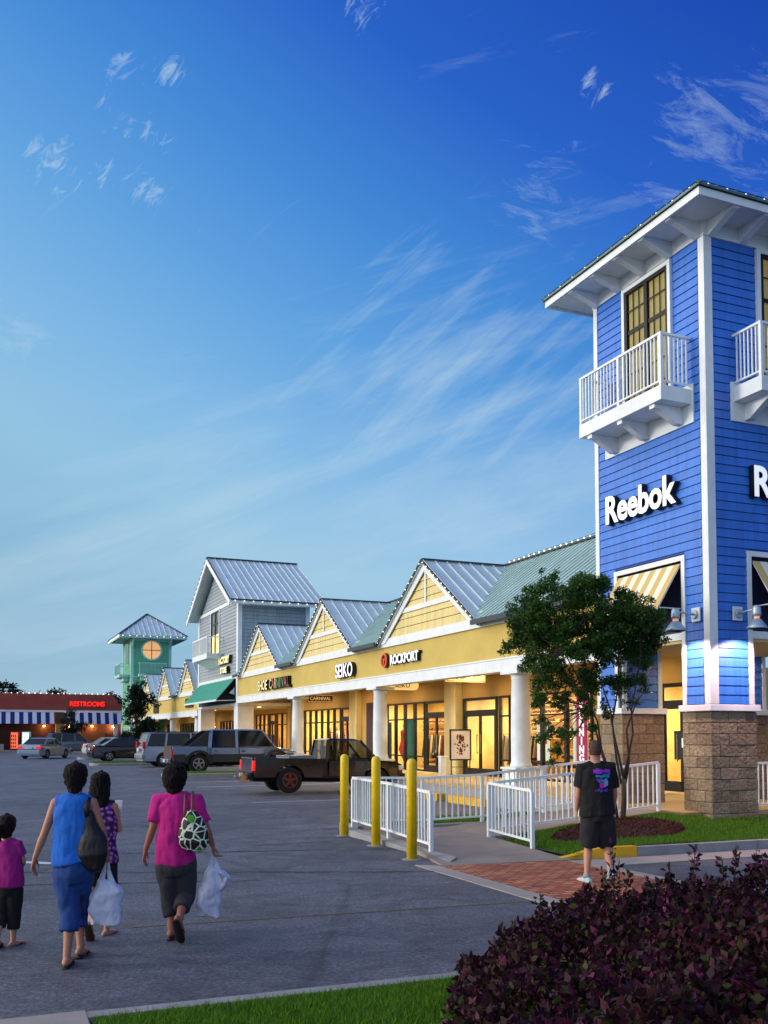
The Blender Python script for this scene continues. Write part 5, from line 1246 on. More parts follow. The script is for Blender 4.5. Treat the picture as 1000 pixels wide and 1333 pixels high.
railing('white railing on the right side of the ramp beside the grass', [(-4.08, -.45, .05), (-4.08, .96, .11)], post_every=1.5)
railing('long white railing behind the landing and the rising walk', [(-5.62, 3.35, .13), (-4.4, 2.98, .12), (-3.2, 2.80, .17), (-.45, 2.72, .44)])
railing('white railing between the lawn and the rising walk, behind the man', [(-4.0, .98, .11), (-2.2, .96, .26), (-.45, .95, .43)], post_every=1.75)
railing('white railing right of the stone pier at the frame edge', [(1.45, .62, .40), (3.0, .62, .40)])
BOLL = None
for i, (v, u, l) in enumerate(((-5.98, 3.02, 'yellow bollard farthest back, in front of the black pickup'), (-6.06, 1.30, 'middle yellow bollard at the corner of the white railing'), (-6.26, -.58, 'nearest yellow bollard, beside the foot of the ramp'))):
    if BOLL is None:
        o = thing('bollard', l, 'bollard', W(v, u, 0), ANG, 'yellow bollards beside the ramp'); BOLL = o
        m = MB(); m.lathe([(.078, 0), (.078, 1.42), (.074, 1.455), (.06, 1.485), (.035, 1.503), (.008, 1.51)], n=24); part('post', m, bollm, o, smooth=True)
        m = MB(); m.lathe([(.15, .0), (.15, .008), (.10, .012)], n=20); part('footing', m, conc_curb, o)
    else:
        o = copy_tree(BOLL); o.location = W(v, u, 0); o['label'] = l

# ================================================================ VEHICLES   (local: x forward, y left, z up)
tyre = mat('tyre_rubber', '#0c0c0d', .85); rimm = mat('alloy_rim', '#8c9094', .35, .8); rimr = mat('rusty_rim', '#7a3018', .6, .3, var=.4, vscale=20)
tail = mat('tail_lamp_red', '#a01010', .25, emis='#c01010', estr=.15); taillit = mat('tail_lamp_glow', '#d01818', .25, emis='#ff2418', estr=.7)
chrome = mat('chrome', '#a8b0b8', .2, .9); plastic = mat('dark_plastic', '#141518', .6); plate = mat('number_plate', '#b8bcc4', .5); hlamp = mat('headlamp', '#c8ccd0', .15)
def wheel(parent, x, y, r, w, rim, side):
    o = MB(); prof = [(r*.60, -w/2), (r*.92, -w/2), (r, -w*.33), (r, w*.33), (r*.92, w/2), (r*.60, w/2)]
    o.lathe(prof, (x, y, r), 28, axis='y'); wh = part('wheel', o, tyre, parent, smooth=False)
    m = MB(); m.lathe([(r*.62, side*w*.30), (r*.60, side*w*.50), (r*.52, side*w*.52), (r*.50, side*w*.36), (r*.05, side*w*.36)], (x, y, r), 28, axis='y')
    for k in range(5):
        t = 2*math.pi*k/5+.3; ca_, sa_ = math.cos(t), math.sin(t)
        m.bar((x, y+side*w*.46, r), (x+ca_*r*.56, y+side*w*.46, r+sa_*r*.56), r*.17, w*.14, up=(0, 1, 0))
    m.lathe([(r*.14, side*w*.36), (r*.14, side*w*.52), (r*.08, side*w*.54)], (x, y, r), 16, axis='y')
    part('rim', m, rim, wh)
def arch_profile(xr, xf, r, zb, top, gap=.06):
    """closed side polygon (x, z): underside with wheel arches, then the given top outline from front to rear"""
    x0, x1 = top[-1][0], top[0][0]; pts = [(x0, zb)]
    for c in (xr, xf):
        R_ = r+gap; a0 = math.asin(max(-1, min(1, (zb-r)/R_))); 
        s, e_ = math.pi-a0, a0
        for k in range(11): t = s+(e_-s)*k/10; pts.append((c+R_*math.cos(t), r+R_*math.sin(t)))
    pts.append((x1, zb)); return pts+top
def body_solid(name, prof, W2, m, parent, tuck=.0, bevel=.035, label=None, wf=None):
    """side outline swept across the width, narrower towards the top and the ends (wf(x,z) -> half width)"""
    mb = MB(); n = len(prof); xs_ = [p[0] for p in prof]; xm = (min(xs_)+max(xs_))/2; hl = (max(xs_)-min(xs_))/2
    def hw(x, z):
        e1 = abs((x-xm)/hl); return W2*(1-.10*max(0, e1-.72)/.28)-tuck*max(0, z-.75)
    secs = (-.955, -1.0, -.985, -.90, .90, .985, 1.0, .955); zmin = min(p[1] for p in prof); zmax = max(p[1] for p in prof)
    ins = (.0, 0, 0, 0, 0, 0, 0, .0)
    for j_, s in enumerate(secs):
        for x, z in prof:
            if j_ in (0, 7): q_ = (x*.985+xm*.015, hw(x, z)*s, zmin+.03+(z-zmin)*.90)
            else: q_ = (x, hw(x, z)*s, z)
            if j_ in (1, 6): q_ = (x*.995+xm*.005, hw(x, z)*s, zmin+.01+(z-zmin)*.955)
            mb.v.append(q_)
    for j in range(7):
        for i in range(n): k = (i+1) % n; mb.face([j*n+i, j*n+k, (j+1)*n+k, (j+1)*n+i])
    mb.face(list(range(n))[::-1]); mb.face([7*n+i for i in range(n)])
    return part(name, mb, m, parent, bevel=bevel*.4, label=label, seg=2)
cabglass = glassmat('tinted_cab_glass', (.42, .46, .46, 1))
def greenhouse(parent, lo, hi, zb, zr, wb, wt, paint, pillars, roofthk=.05, clear=False):
    """lo/hi: (rear, front) x at the belt and at the roof. Dark glass solid, painted roof and pillars."""
    g = MB(); g.hexa([(lo[0], -wb, zb), (lo[1], -wb, zb), (lo[1], wb, zb), (lo[0], wb, zb), (hi[0], -wt, zr), (hi[1], -wt, zr), (hi[1], wt, zr), (hi[0], wt, zr)])
    part('glass', g, cabglass if clear else carglass, parent, bevel=0 if clear else .02)
    if clear:
        x_ = lo[0]+.35
        for s in (-1, 1):
            m = MB(); m.hexa([(x_, s*.36-.24, zb-.3), (x_+.5, s*.36-.24, zb-.3), (x_+.5, s*.36+.24, zb-.3), (x_, s*.36+.24, zb-.3), (x_-.12, s*.36-.22, zb+.28), (x_+.02, s*.36-.22, zb+.28), (x_+.02, s*.36+.22, zb+.28), (x_-.12, s*.36+.22, zb+.28)])
            m.box(x_-.12, x_-.02, s*.36-.12, s*.36+.12, zb+.29, zb+.44); part('seat', m, blackm, parent)
        m = MB(); m.box(lo[1]-.75, lo[1]-.1, -wb+.05, wb-.05, zb-.1, zb+.06); part('dashboard', m, blackm, parent)
        m = MB()
        for k in range(16): a, b = 2*math.pi*k/16, 2*math.pi*(k+1)/16; m.bar((lo[1]-.85-.05*math.sin(a), .36+.18*math.cos(a), zb+.08+.18*math.sin(a)), (lo[1]-.85-.05*math.sin(b), .36+.18*math.cos(b), zb+.08+.18*math.sin(b)), .03, .03)
        part('steering_wheel', m, blackm, parent)
    r = MB(); r.hexa([(hi[0]-.05, -wt-.02, zr-.01), (hi[1]+.06, -wt-.02, zr-.01), (hi[1]+.06, wt+.02, zr-.01), (hi[0]-.05, wt+.02, zr-.01),
                      (hi[0]+.12, -wt+.1, zr+roofthk), (hi[1]-.12, -wt+.1, zr+roofthk), (hi[1]-.12, wt-.1, zr+roofthk), (hi[0]+.12, wt-.1, zr+roofthk)])
    part('roof', r, paint, parent, bevel=.02)
    for (xb, xt, w) in pillars:
        for s in (-1, 1):
            m = MB(); m.bar((xb, s*(wb+.004), zb-.02), (xt, s*(wt+.004), zr+.005), w, .03, up=(0, 1, 0)); part('pillar', m, paint, parent)
def bx(name, x0, x1, y0, y1, z0, z1, m, parent, bevel=.01, label=None):
    mb = MB(); mb.box(x0, x1, y0, y1, z0, z1); return part(name, mb, m, parent, bevel=bevel, label=label)
def mirror_pair(x, y, z, m, parent):
    for s in (-1, 1): bx('mirror', x-.06, x+.06, s*y-.02 if s > 0 else -y-.14, s*y+.14 if s > 0 else -y+.02, z-.07, z+.08, m, parent, .02)

def sedan(name, label, v, u, head, paint, L=4.5, Wd=1.76, H=1.43, lit=False, coupe=False, group='parked cars'):
    z = zg(W(v, u).y); o = thing(name, label, 'car', W(v, u, z), ANG+rad(head), group)
    r = .32; xr, xf = -L*.29, L*.305; h = L/2
    top = [(h, .42), (h-.03, .62), (h-.35, .74), (h-1.15, .88), (h-1.5, .93), (-h+.95, .97), (-h+.35, .99), (-h+.06, .95), (-h, .70), (-h+.03, .40)]
    body_solid('body', arch_profile(xr, xf, r, .24, top), Wd/2, paint, o, tuck=.12)
    greenhouse(o, (-h+.62, h-1.35), (-h+1.35, h-2.15), .93, H-.05, Wd/2-.09, Wd/2-.27, paint, [(-h+.66, -h+1.38, .11), (-.12, -.12, .07), (h-1.38, h-2.12, .07)])
    for x in (xr, xf):
        for s in (-1, 1): wheel(o, x, s*(Wd/2-.12), r, .21, rimm, s)
    for s in (-1, 1):
        bx('tail_lamp', -h-.012, -h+.10, s*(Wd/2-.22)-.19, s*(Wd/2-.22)+.15, .70, .88, taillit if lit else tail, o, .02)
        bx('headlamp', h-.25, h-.015, s*(Wd/2-.24)-.2, s*(Wd/2-.24)+.12, .56, .70, hlamp, o, .02)
    bx('bumper', -h-.05, -h+.12, -Wd/2+.10, Wd/2-.10, .32, .60, paint, o, .04); bx('number_plate', -h-.058, -h-.02, -.26, .26, .62+.06, .62+.2, plate, o, .003)
    mirror_pair(h-1.62, Wd/2-.06, 1.0, paint, o)
    for s in (-1, 1):
        for x in (-.75, .45): bx('door_handle', x, x+.16, s*(Wd/2-.012)-.012, s*(Wd/2-.012)+.012, .82, .85, paint, o, .004)
    bx('underbody', -h+.2, h-.2, -Wd/2+.2, Wd/2-.2, .18, .45, blackm, o, 0)
    return o
def suv(name, label, v, u, head, paint, L=4.8, Wd=1.86, H=1.78, cat='car', low=None, group='parked cars'):
    z = zg(W(v, u).y); o = thing(name, label, cat, W(v, u, z), ANG+rad(head), group)
    r = .36; xr, xf = -L*.29, L*.30; h = L/2
    top = [(h, .50), (h-.04, .80), (h-.4, .96), (h-1.1, 1.05), (h-1.3, 1.10), (-h+.10, 1.10), (-h+.0, .95), (-h-.02, .45)]
    body_solid('body', arch_profile(xr, xf, r, .30, top), Wd/2, paint, o, tuck=.06)
    greenhouse(o, (-h+.03, h-1.15), (-h+.28, h-1.95), 1.08, H-.06, Wd/2-.06, Wd/2-.2, paint, [(-h+.10, -h+.33, .14), (-h+1.1, -h+1.2, .09), (-.05, -.05, .08), (h-1.18, h-1.92, .07)])
    for x in (xr, xf):
        for s in (-1, 1): wheel(o, x, s*(Wd/2-.13), r, .24, rimm, s)
    for s in (-1, 1):
        bx('tail_lamp', -h-.035, -h+.10, s*(Wd/2-.12)-.11, s*(Wd/2-.12)+.07, .95, 1.28, tail, o, .02); bx('headlamp', h-.2, h-.01, s*(Wd/2-.25)-.2, s*(Wd/2-.25)+.14, .70, .86, hlamp, o, .02)
        bx('roof_rail', -h+.6, h-2.1, s*(Wd/2-.28)-.02, s*(Wd/2-.28)+.02, H+.0, H+.04, plastic, o, .005)
    bx('bumper', -h-.10, -h+.10, -Wd/2+.05, Wd/2-.05, .42, .66, paint, o, .04); bx('number_plate', -h-.11, -h-.06, -.26, .26, .80, .95, plate, o, .003)
    mirror_pair(h-1.5, Wd/2-.04, 1.15, plastic, o); bx('underbody', -h+.2, h-.2, -Wd/2+.2, Wd/2-.2, .22, .5, blackm, o, 0)
    return o
def pickup(label, v, u, head, paint, lowpaint, L, Wd, H, r, rim, dbl, lit=True, pitch=0., zoff=0.):
    z = zg(W(v, u).y)+zoff; o = thing('pickup_truck', label, 'pickup truck', W(v, u, z), ANG+rad(head), 'pickup trucks')
    o.rotation_euler = (0, rad(pitch), ANG+rad(head))
    h = L/2; xr, xf = -h+1.16, h-.92; zb = .46 if not dbl else .48; zd = 1.05 if not dbl else 1.14       # bed rail height
    cab0 = -h+2.26 if not dbl else -h+1.55
    # cab and bonnet
    prof = [(cab0, zb)]; R_ = r+.07; a0 = math.asin((zb-r)/R_)
    for k in range(11): t = (math.pi-a0)+(a0-(math.pi-a0))*k/10; prof.append((xf+R_*math.cos(t), r+R_*math.sin(t)))
    prof += [(h-.02, zb), (h, .62), (h-.02, .92), (h-.3, 1.02), (h-1.22, zd+.02), (cab0, zd+.02)]
    body_solid('cab_body', prof, Wd/2, paint, o, tuck=.05, bevel=.03)
    # load bed: two sides with arch, front board, floor and tailgate
    for s in (-1, 1):
        P = [(-h+.03, zb+.02)]; a0 = math.asin((zb+.02-r)/R_)
        for k in range(11): t = (math.pi-a0)+(a0-(math.pi-a0))*k/10; P.append((xr+R_*math.cos(t), r+R_*math.sin(t)))
        P += [(cab0-.03, zb+.02), (cab0-.03, zd+.03), (-h+.03, zd+.03)]
        m = MB(); y0, y1 = s*(Wd/2-.11), s*(Wd/2); m.prism([(p[0], y0, p[1]) for p in P], (0, y1-y0, 0)); part('bed_side', m, paint, o, bevel=.02)
    m = MB(); m.box(-h+.06, cab0-.05, -Wd/2+.112, Wd/2-.112, zb+.14, zb+.22); m.box(cab0-.10, cab0-.04, -Wd/2+.112, Wd/2-.112, zb+.221, zd+.02); part('bed_floor', m, plastic, o)
    bx('tailgate', -h-.02, -h+.05, -Wd/2+.13, Wd/2-.13, zb+.12, zd+.02, paint if not dbl else lowpaint, o, .015)
    hcab = 1.32 if not dbl else 2.55
    greenhouse(o, (cab0+.05, cab0+.05+hcab+.52), (cab0+.14, cab0+hcab-.12), zd, H-.05, Wd/2-.07, Wd/2-.20, paint,
               [(cab0+.09, cab0+.17, .16 if dbl else .13), (cab0+hcab+.50, cab0+hcab-.08, .07)] + ([(cab0+1.30, cab0+1.30, .12)] if dbl else [(cab0+.42, cab0+.44, .05)]), clear=not dbl)
    if dbl:                                     # sail panels sloping down behind the cab
        for s in (-1, 1):
            m = MB(); m.prism([(cab0-.9, s*(Wd/2-.16), zd), (cab0+.1, s*(Wd/2-.16), zd), (cab0+.16, s*(Wd/2-.24), H-.08), (cab0-.0, s*(Wd/2-.24), H-.08)], (0, s*.07, 0)); part('sail_panel', m, plastic, o, bevel=.01)
        m = MB(); m.box(-h+.05, cab0-.1, -Wd/2+.12, Wd/2-.12, zd+.0, zd+.05); part('bed_cover', m, plastic, o, bevel=.01)
    for s in (-1, 1):
        bx('door', cab0+.16, cab0+.16+1.2, s*(Wd/2-.004)-.006, s*(Wd/2-.004)+.010, zb+.08, zd-.04, paint, o, .006)
        bx('tail_lamp', -h-.03, -h+.06, s*(Wd/2-.07)-.07, s*(Wd/2-.07)+.072, zb+.22, zd-.06, taillit if lit else tail, o, .015)
        bx('headlamp', h-.15, h+.005, s*(Wd/2-.22)-.18, s*(Wd/2-.22)+.16, .74, .90, hlamp, o, .02)
        bx('door_handle', cab0+.3, cab0+.44, s*(Wd/2+.004)-.012, s*(Wd/2+.004)+.014, zd-.18, zd-.14, plastic, o, .004)
        if dbl: bx('door', cab0+1.42, cab0+2.5, s*(Wd/2-.004)-.006, s*(Wd/2-.004)+.010, zb+.08, zd-.04, paint, o, .006); bx('door_handle', cab0+1.5, cab0+1.66, s*(Wd/2+.006)-.012, s*(Wd/2+.006)+.014, zd-.2, zd-.15, plastic, o, .004); bx('side_cladding', -h+.1, h-.1, s*(Wd/2-.03)-.02, s*(Wd/2-.03)+.045, zb-.02, zb+.13, plastic, o, .01) if False else None
        if dbl:
            for xa, xb in ((-h+.05, xr-R_-.10), (xr+R_+.10, xf-R_-.10), (xf+R_+.10, h-.15)): bx('side_cladding', xa, xb, s*(Wd/2+.012)-.03, s*(Wd/2+.012)+.03, zb+.0, zb+.36, lowpaint, o, .02)
    for x in (xr, xf):
        for s in (-1, 1): wheel(o, x, s*(Wd/2-.13), r, .26, rim, s)
        if dbl:
            for s in (-1, 1):                   # dark wheel-arch flares
                m = MB(); n = 12
                for k in range(n):
                    t0, t1 = math.pi*(k)/n, math.pi*(k+1)/n; P = [(R_*.98, t0), (R_+.11, t0), (R_+.11, t1), (R_*.98, t1)]
                    m.prism([(x+q*math.cos(t), s*(Wd/2-.03), r+q*math.sin(t)) for q, t in P], (0, s*.06, 0))
                part('arch_flare', m, plastic, o)
    bx('bumper', -h-.18, -h-.02, -Wd/2+.06, Wd/2-.06, zb-.02, zb+.16, chrome if dbl else plastic, o, .03); bx('number_plate', -h-.19, -h-.16, -.25, .25, zb, zb+.13, plate, o, .003)
    bx('front_bumper', h-.06, h+.08, -Wd/2+.05, Wd/2-.05, zb-.02, zb+.18, plastic, o, .03)
    bx('chassis', -h+.1, h-.3, -.5, .5, .34, zb+.12, blackm, o, 0); mirror_pair(cab0+hcab+.28, Wd/2-.03, zd+.10, plastic, o)
    return o, zd, cab0, h
bkp = dusty_paint('dusty_black_truck_paint', '#0c0809', '#3e1a10', .42, .92)
avs = dusty_paint('silver_blue_truck_paint', '#7488ac', '#2a2622', .74, .86, .3, .4); gcl = mat('grey_cladding', '#20242a', .6)
pt, zd, cab0, h_ = pickup('dusty black single-cab pickup with rusty wheels parked nose-in by the bollards', -1.98, 15.65, -1.5, bkp, bkp, 4.95, 1.74, 1.72, .40, rimr, False, pitch=1.2, zoff=.0)
# ball hitch with a tangle of straps at the tail
m = MB(); m.bar((-h_-.35, 0, .42), (-h_-.1, 0, .44), .06, .06); m.ball((-h_-.36, 0, .48), .035); part('hitch', m, chrome, pt)
m = MB(); r_ = random.Random(3)
for k in range(26):
    p = Vector((-h_-.16+r_.uniform(-.12, .05), -.55+r_.uniform(-.28, .3), .50+r_.uniform(-.08, .10))); m.tube([p, p+Vector((r_.uniform(-.12, .08), r_.uniform(-.12, .12), r_.uniform(-.14, .06))), p+Vector((r_.uniform(-.15, .1), r_.uniform(-.2, .2), r_.uniform(-.22, .05)))], .012, 5)
part('frayed_straps', m, mat('straw_strap', '#a8824c', .8), pt)
def truck_local(x, y, z):
    a = ANG+rad(-1.5); p = W(-1.98, 15.65, 0); return Vector((p.x+x*math.cos(a)-y*math.sin(a), p.y+x*math.sin(a)+y*math.cos(a), z + .02))
o = thing('cargo_box', 'flat silver toolbox lying across the black pickup bed behind the cab', 'toolbox', truck_local(-.9, 0, 1.0), ANG-rad(1.5))
bx('case', -.42, .42, -.74, .74, -.12, .16, mat('aluminium_box', '#8a9298', .4, .7, var=.15, vscale=6), o, .015); bx('lid', -.43, .43, -.75, .75, .162, .20, chrome, o, .01)
o, *_ = pickup('silver blue four-door pickup with dark cladding parked behind the black pickup', -1.65, 28.9, -1.0, avs, gcl, 5.6, 1.98, 1.93, .42, rimm, True, lit=False)
# hay / brown goods showing between the two trucks stay part of neither: a low clipped shrub at the kerb
suv('minivan', 'silver minivan parked left of the silver blue pickup', -2.1, 36.2, 2, mat('silver_van_paint', '#8e98a4', .35, .5, coat=.5), L=4.9, Wd=1.95, H=1.76, cat='minivan')
sedan('parked_car', 'dark sedan parked behind the minivan with its tail to the lane', -3.3, 48.2, 4, mat('dark_navy_car_paint', '#141a26', .25, .4, coat=.8), L=4.8)
sedan('driving_car', 'silver blue sedan driving in the lane with its tail lamps lit', -7.7, 57.4, 60, mat('silver_blue_car_paint', '#7d93ac', .3, .5, coat=.6), L=4.7, lit=True)
sedan('parked_car', 'white sedan parked partly behind the dark sedan', -2.3, 62.5, 5, mat('white_car_paint', '#c8ccce', .3, coat=.6), L=4.6)
suv('parked_suv', 'grey suv parked in front of the red roofed building', -4.0, 77.5, 8, mat('grey_suv_paint', '#5c6a7c', .35, .4, coat=.5), L=4.7)
sedan('parked_car', 'black sedan parked in the far row beside the street tree', -1.4, 66.5, 4, mat('black_car_paint', '#0d0f14', .25, .3, coat=.8), L=4.6)

# ================================================================ TREES AND SHRUBS
def limb(mb, p, q, r0, r1, bend=.1, n=5, seed=0):
    rr = random.Random(seed); p, q = Vector(p), Vector(q); L = (q-p).length; off = Vector((rr.uniform(-1, 1), rr.uniform(-1, 1), rr.uniform(-.3, .3)))*bend*L
    pts = []; rs = []
    for k in range(n+1):
        t = k/n; pts.append(p.lerp(q, t)+off*math.sin(math.pi*t)+Vector((rr.uniform(-1, 1), rr.uniform(-1, 1), 0))*.012*L); rs.append(r0+(r1-r0)*t)
    mb.tube(pts, rs, 7); return pts
def crown(name, m, clumps, n_per, leaf, parent, sig, aspect=.5, up=-.1):
    C = []
    for (c, r) in clumps:
        k = int(n_per*(r**2)); g_ = RNG.normal(size=(k, 3)); g_ /= np.linalg.norm(g_, axis=1)[:, None]
        rad_ = r*RNG.uniform(.25, 1.0, (k, 1))**.5; C.append(np.array(c)+g_*rad_*np.array(sig))
    C = np.concatenate(C); return leaf_mesh(name, scatter_tris(C, leaf, RNG, aspect=aspect, up=up), m, parent)
# crape myrtle on the mulch bed
tb = W(-1.82, .21, 0); zb0 = lawn_h(-1.82, .21); DT = tb.y
tr_ = thing('crape_myrtle', 'small multi-stemmed crape myrtle on the mulch bed in front of the blue tower', 'tree', Vector((tb.x, tb.y, zb0)), 0)
O_ = Vector((tb.x, tb.y, zb0))
def tl(x, y, dy=0.): return at(x, y, DT+dy)-O_
tk = MB()
base = tl(811, 1068); fork = tl(812, 1014); tk.tube([base-Vector((0, 0, .08)), base+Vector((0, 0, .02)), base.lerp(fork, .5)+Vector((.012, 0, 0)), fork], [.075, .052, .044, .042], 10)
stems = [[(812, 1014, 0), (806, 985, .0), (799, 955, .1), (795, 925, .1), (780, 880, .2)], [(812, 1014, 0), (818, 985, -.05), (824, 955, -.1), (822, 925, -.1), (832, 870, -.3)],
         [(809, 1020, 0), (803, 990, .1), (797, 940, .25), (804, 900, .4), (806, 840, .4)], [(814, 1020, .02), (819, 990, .15), (816, 950, .3), (828, 915, .5), (850, 860, .6)],
         [(804, 1067, .1), (798, 1020, .1), (783, 975, .0), (778, 940, -.1), (757, 890, -.3), (735, 850, -.5)], [(799, 1067, .15), (792, 1010, .2), (778, 960, .2), (768, 920, .3), (760, 850, .5)]]
ends = []
for i, s in enumerate(stems):
    pts = [tl(x, y, d) for x, y, d in s]; n = len(pts); tk.tube(pts, [.026-(.026-.010)*k/(n-1) for k in range(n)], 7); ends += pts[-2:]
part('trunk', tk, bark, tr_, smooth=True)
br = MB(); r_ = random.Random(11); clumps = []
# crown outline read as clump centres (x, y) with radius in metres
CL = [(690, 790, .30), (715, 775, .36), (745, 765, .34), (775, 768, .34), (805, 785, .34), (832, 795, .34), (846, 808, .26), (700, 815, .36), (730, 810, .42), (765, 805, .42), (800, 815, .42), (835, 830, .36), (850, 830, .20),
      (680, 835, .28), (712, 845, .38), (748, 845, .40), (785, 850, .40), (820, 858, .36), (840, 852, .22), (665, 805, .16), (662, 848, .15), (700, 872, .30), (735, 880, .32), (768, 885, .30), (800, 892, .28), (830, 888, .22),
      (708, 905, .24), (735, 915, .22), (762, 925, .20), (790, 922, .20), (820, 915, .18), (700, 935, .18), (715, 958, .20), (728, 980, .18), (742, 950, .20), (755, 905, .2), (770, 945, .16), (838, 798, .24), (760, 752, .18), (790, 752, .16), (722, 757, .14), (722, 998, .10), (700, 965, .12), (655, 848, .08), (838, 905, .12)]
for (x, y, r) in CL:
    for rep in range(2 if r > .2 else 1):
        d = r_.uniform(-.95, .95)*(1 if r > .2 else .5)*max(.2, 1-((x-765)/130)**2-((y-840)/170)**2)
        c = tl(x+r_.uniform(-6, 6), y+r_.uniform(-6, 6), d); rr = r*r_.uniform(.75, 1.05); clumps.append((tuple(c), rr))
        e0 = min(ends, key=lambda e: (e-c).length); limb(br, e0, c, .012, .004, .12, 4, seed=x)
        for q in range(3): limb(br, c, c+Vector((r_.uniform(-1, 1), r_.uniform(-1, 1), r_.uniform(-.6, .8)))*rr*.9, .005, .002, .1, 2, seed=y+q)
part('branches', br, bark, tr_)
sub = []
for k in range(16):
    a_ = r_.uniform(0, 6.28); q_ = r_.uniform(0, 1)**.5; clumps.append((tuple(tl(762+95*q_*math.cos(a_), 832+72*q_*math.sin(a_), r_.uniform(-.8, .8))), r_.uniform(.26, .38)))
for c, rr in clumps:          # each clump is a handful of smaller sprays, so that gaps show between them
    for k in range(9):
        if r_.random() < .12: g0 = Vector((r_.gauss(0, 1), r_.gauss(0, 1), r_.gauss(0, .9))).normalized()*rr*r_.uniform(1.1, 1.45); sub.append((tuple(Vector(c)+g0), rr*r_.uniform(.14, .24)))
        g3 = Vector((r_.gauss(0, 1), r_.gauss(0, 1), r_.gauss(0, .9))).normalized()*rr*r_.uniform(.35, 1.0); sub.append((tuple(Vector(c)+g3), rr*r_.uniform(.28, .46)))
crown('foliage', leaf_myrtle, sub, 9000, .054, tr_, (1, 1, .75), aspect=.48)

def street_tree(name, label, v, u, h, r, leaf, n, sigz=.9, trunk=.12, m=leaf_dark, seed=1, cone=False, z=None, clum=26, cat='tree', group=None, trunkh=.35):
    w0 = W(v, u); z = zg(w0.y) if z is None else z; o = thing(name, label, cat, Vector((w0.x, w0.y, z)), 0, group); rr = random.Random(seed)
    tk = MB(); limb(tk, (0, 0, -.1), (0, 0, h*.75), trunk, trunk*.3, .02, 6, seed); cl = []
    for k in range(clum):
        t = rr.random(); zc = h*(trunkh+(1-trunkh)*t); prof = math.sin(math.pi*min(1, .12+t*.88))**.7 if not cone else (1-t)**.8+.12
        a = rr.uniform(0, 6.28); d = r*prof*rr.uniform(.3, .95); c = Vector((d*math.cos(a), d*math.sin(a), zc-.1)); cl.append((tuple(c), r*rr.uniform(.22, .42)))
        limb(tk, (0, 0, h*(trunkh*.7+.45*t)), c, trunk*.3, trunk*.1, .08, 4, seed+k)
    part('trunk', tk, bark, o); sub = []
    for c, q in cl:
        for k in range(5): g3 = Vector((rr.gauss(0, 1), rr.gauss(0, 1), rr.gauss(0, .8))).normalized()*q*rr.uniform(.3, 1); sub.append((tuple(Vector(c)+g3), q*rr.uniform(.35, .6)))
    crown('foliage', m, sub, n, leaf, o, (1, 1, .8)); return o
street_tree('street_tree', 'dark bushy street tree standing in front of the green tower', -1.6, 57.0, 5.2, 1.75, .20, 500, seed=5, clum=34, trunkh=.22)
street_tree('small_round_tree', 'small round clipped tree in front of the striped awning', -3.6, 83.0, 3.9, 1.5, .18, 460, seed=8, clum=22, trunkh=.45)
street_tree('clipped_bush', 'dark green bush behind the white and dark sedans', -1.0, 70.5, 2.0, 1.6, .16, 420, seed=9, clum=16, trunkh=.15, cat='bush')
for i, (x, y, D, hh, rr_, l) in enumerate(((8, 893, 150, 9.6, 3.4, 'distant dark treetop at the left edge above the red roof'), (71, 895, 150, 9.2, 2.4, 'distant dark treetop left of the neon sign above the red roof'), (146, 908, 160, 8.2, 3.2, 'distant dark treetop between the red roof and the green tower'), (38, 904, 155, 7.8, 4.5, 'low distant treetop in the middle above the red roof'))):
    p = at(x, 957, D); vv, uu = toVU(p); street_tree('distant_tree', l, vv, uu, hh, rr_, .55, 60, seed=20+i, trunk=.3, clum=20, trunkh=.4, group='distant trees beyond the red building')

# purple loropetalum shrub in the near corner
bo = thing('purple_shrub', 'large dark purple leaved shrub filling the near right corner', 'shrub', Vector((3.0, 6.0, 0)), 0)
def bush_h(X, Y):
    """top of the shrub over the ground (world X, Y)"""
    left = .20+.12*(Y-5.0); t = X-left; back = (7.85+.04*(X-1)-Y)/.9
    if t < 0 or back < 0: return 0
    e1 = 1-math.exp(-2.3*t); e2 = min(1, back)**.42
    return max(0, (.53+.105*X)*e1*e2 + 1.3*e1*(.08*math.sin(X*3.1+1)*math.sin(Y*2.7) + .06*math.sin(X*7.3)*math.cos(Y*6.1) + .05*math.sin(X*13+Y*5)))
n = 90000; X = RNG.uniform(-.1, 5.2, n*2); Y = RNG.uniform(3.0, 8.0, n*2)
Hh = np.array([bush_h(a, b) for a, b in zip(X, Y)]); k_ = Hh > .06; X, Y, Hh = X[k_][:n], Y[k_][:n], Hh[k_][:n]
nz = np.array([noise.noise(Vector((a*3.2, b*3.2, 0))) for a, b in zip(X, Y)])
Z = Hh - RNG.exponential(.085, len(X)) + .16*nz; ok = Z > .02; C_ = np.stack([X, Y, Z], 1)[ok] - np.array([3.0, 6.0, 0])
leaf_mesh('foliage', scatter_tris(C_, .018+.058*RNG.uniform(0, 1, len(C_))**.8, RNG, aspect=.62, up=.35), leaf_purple, bo)
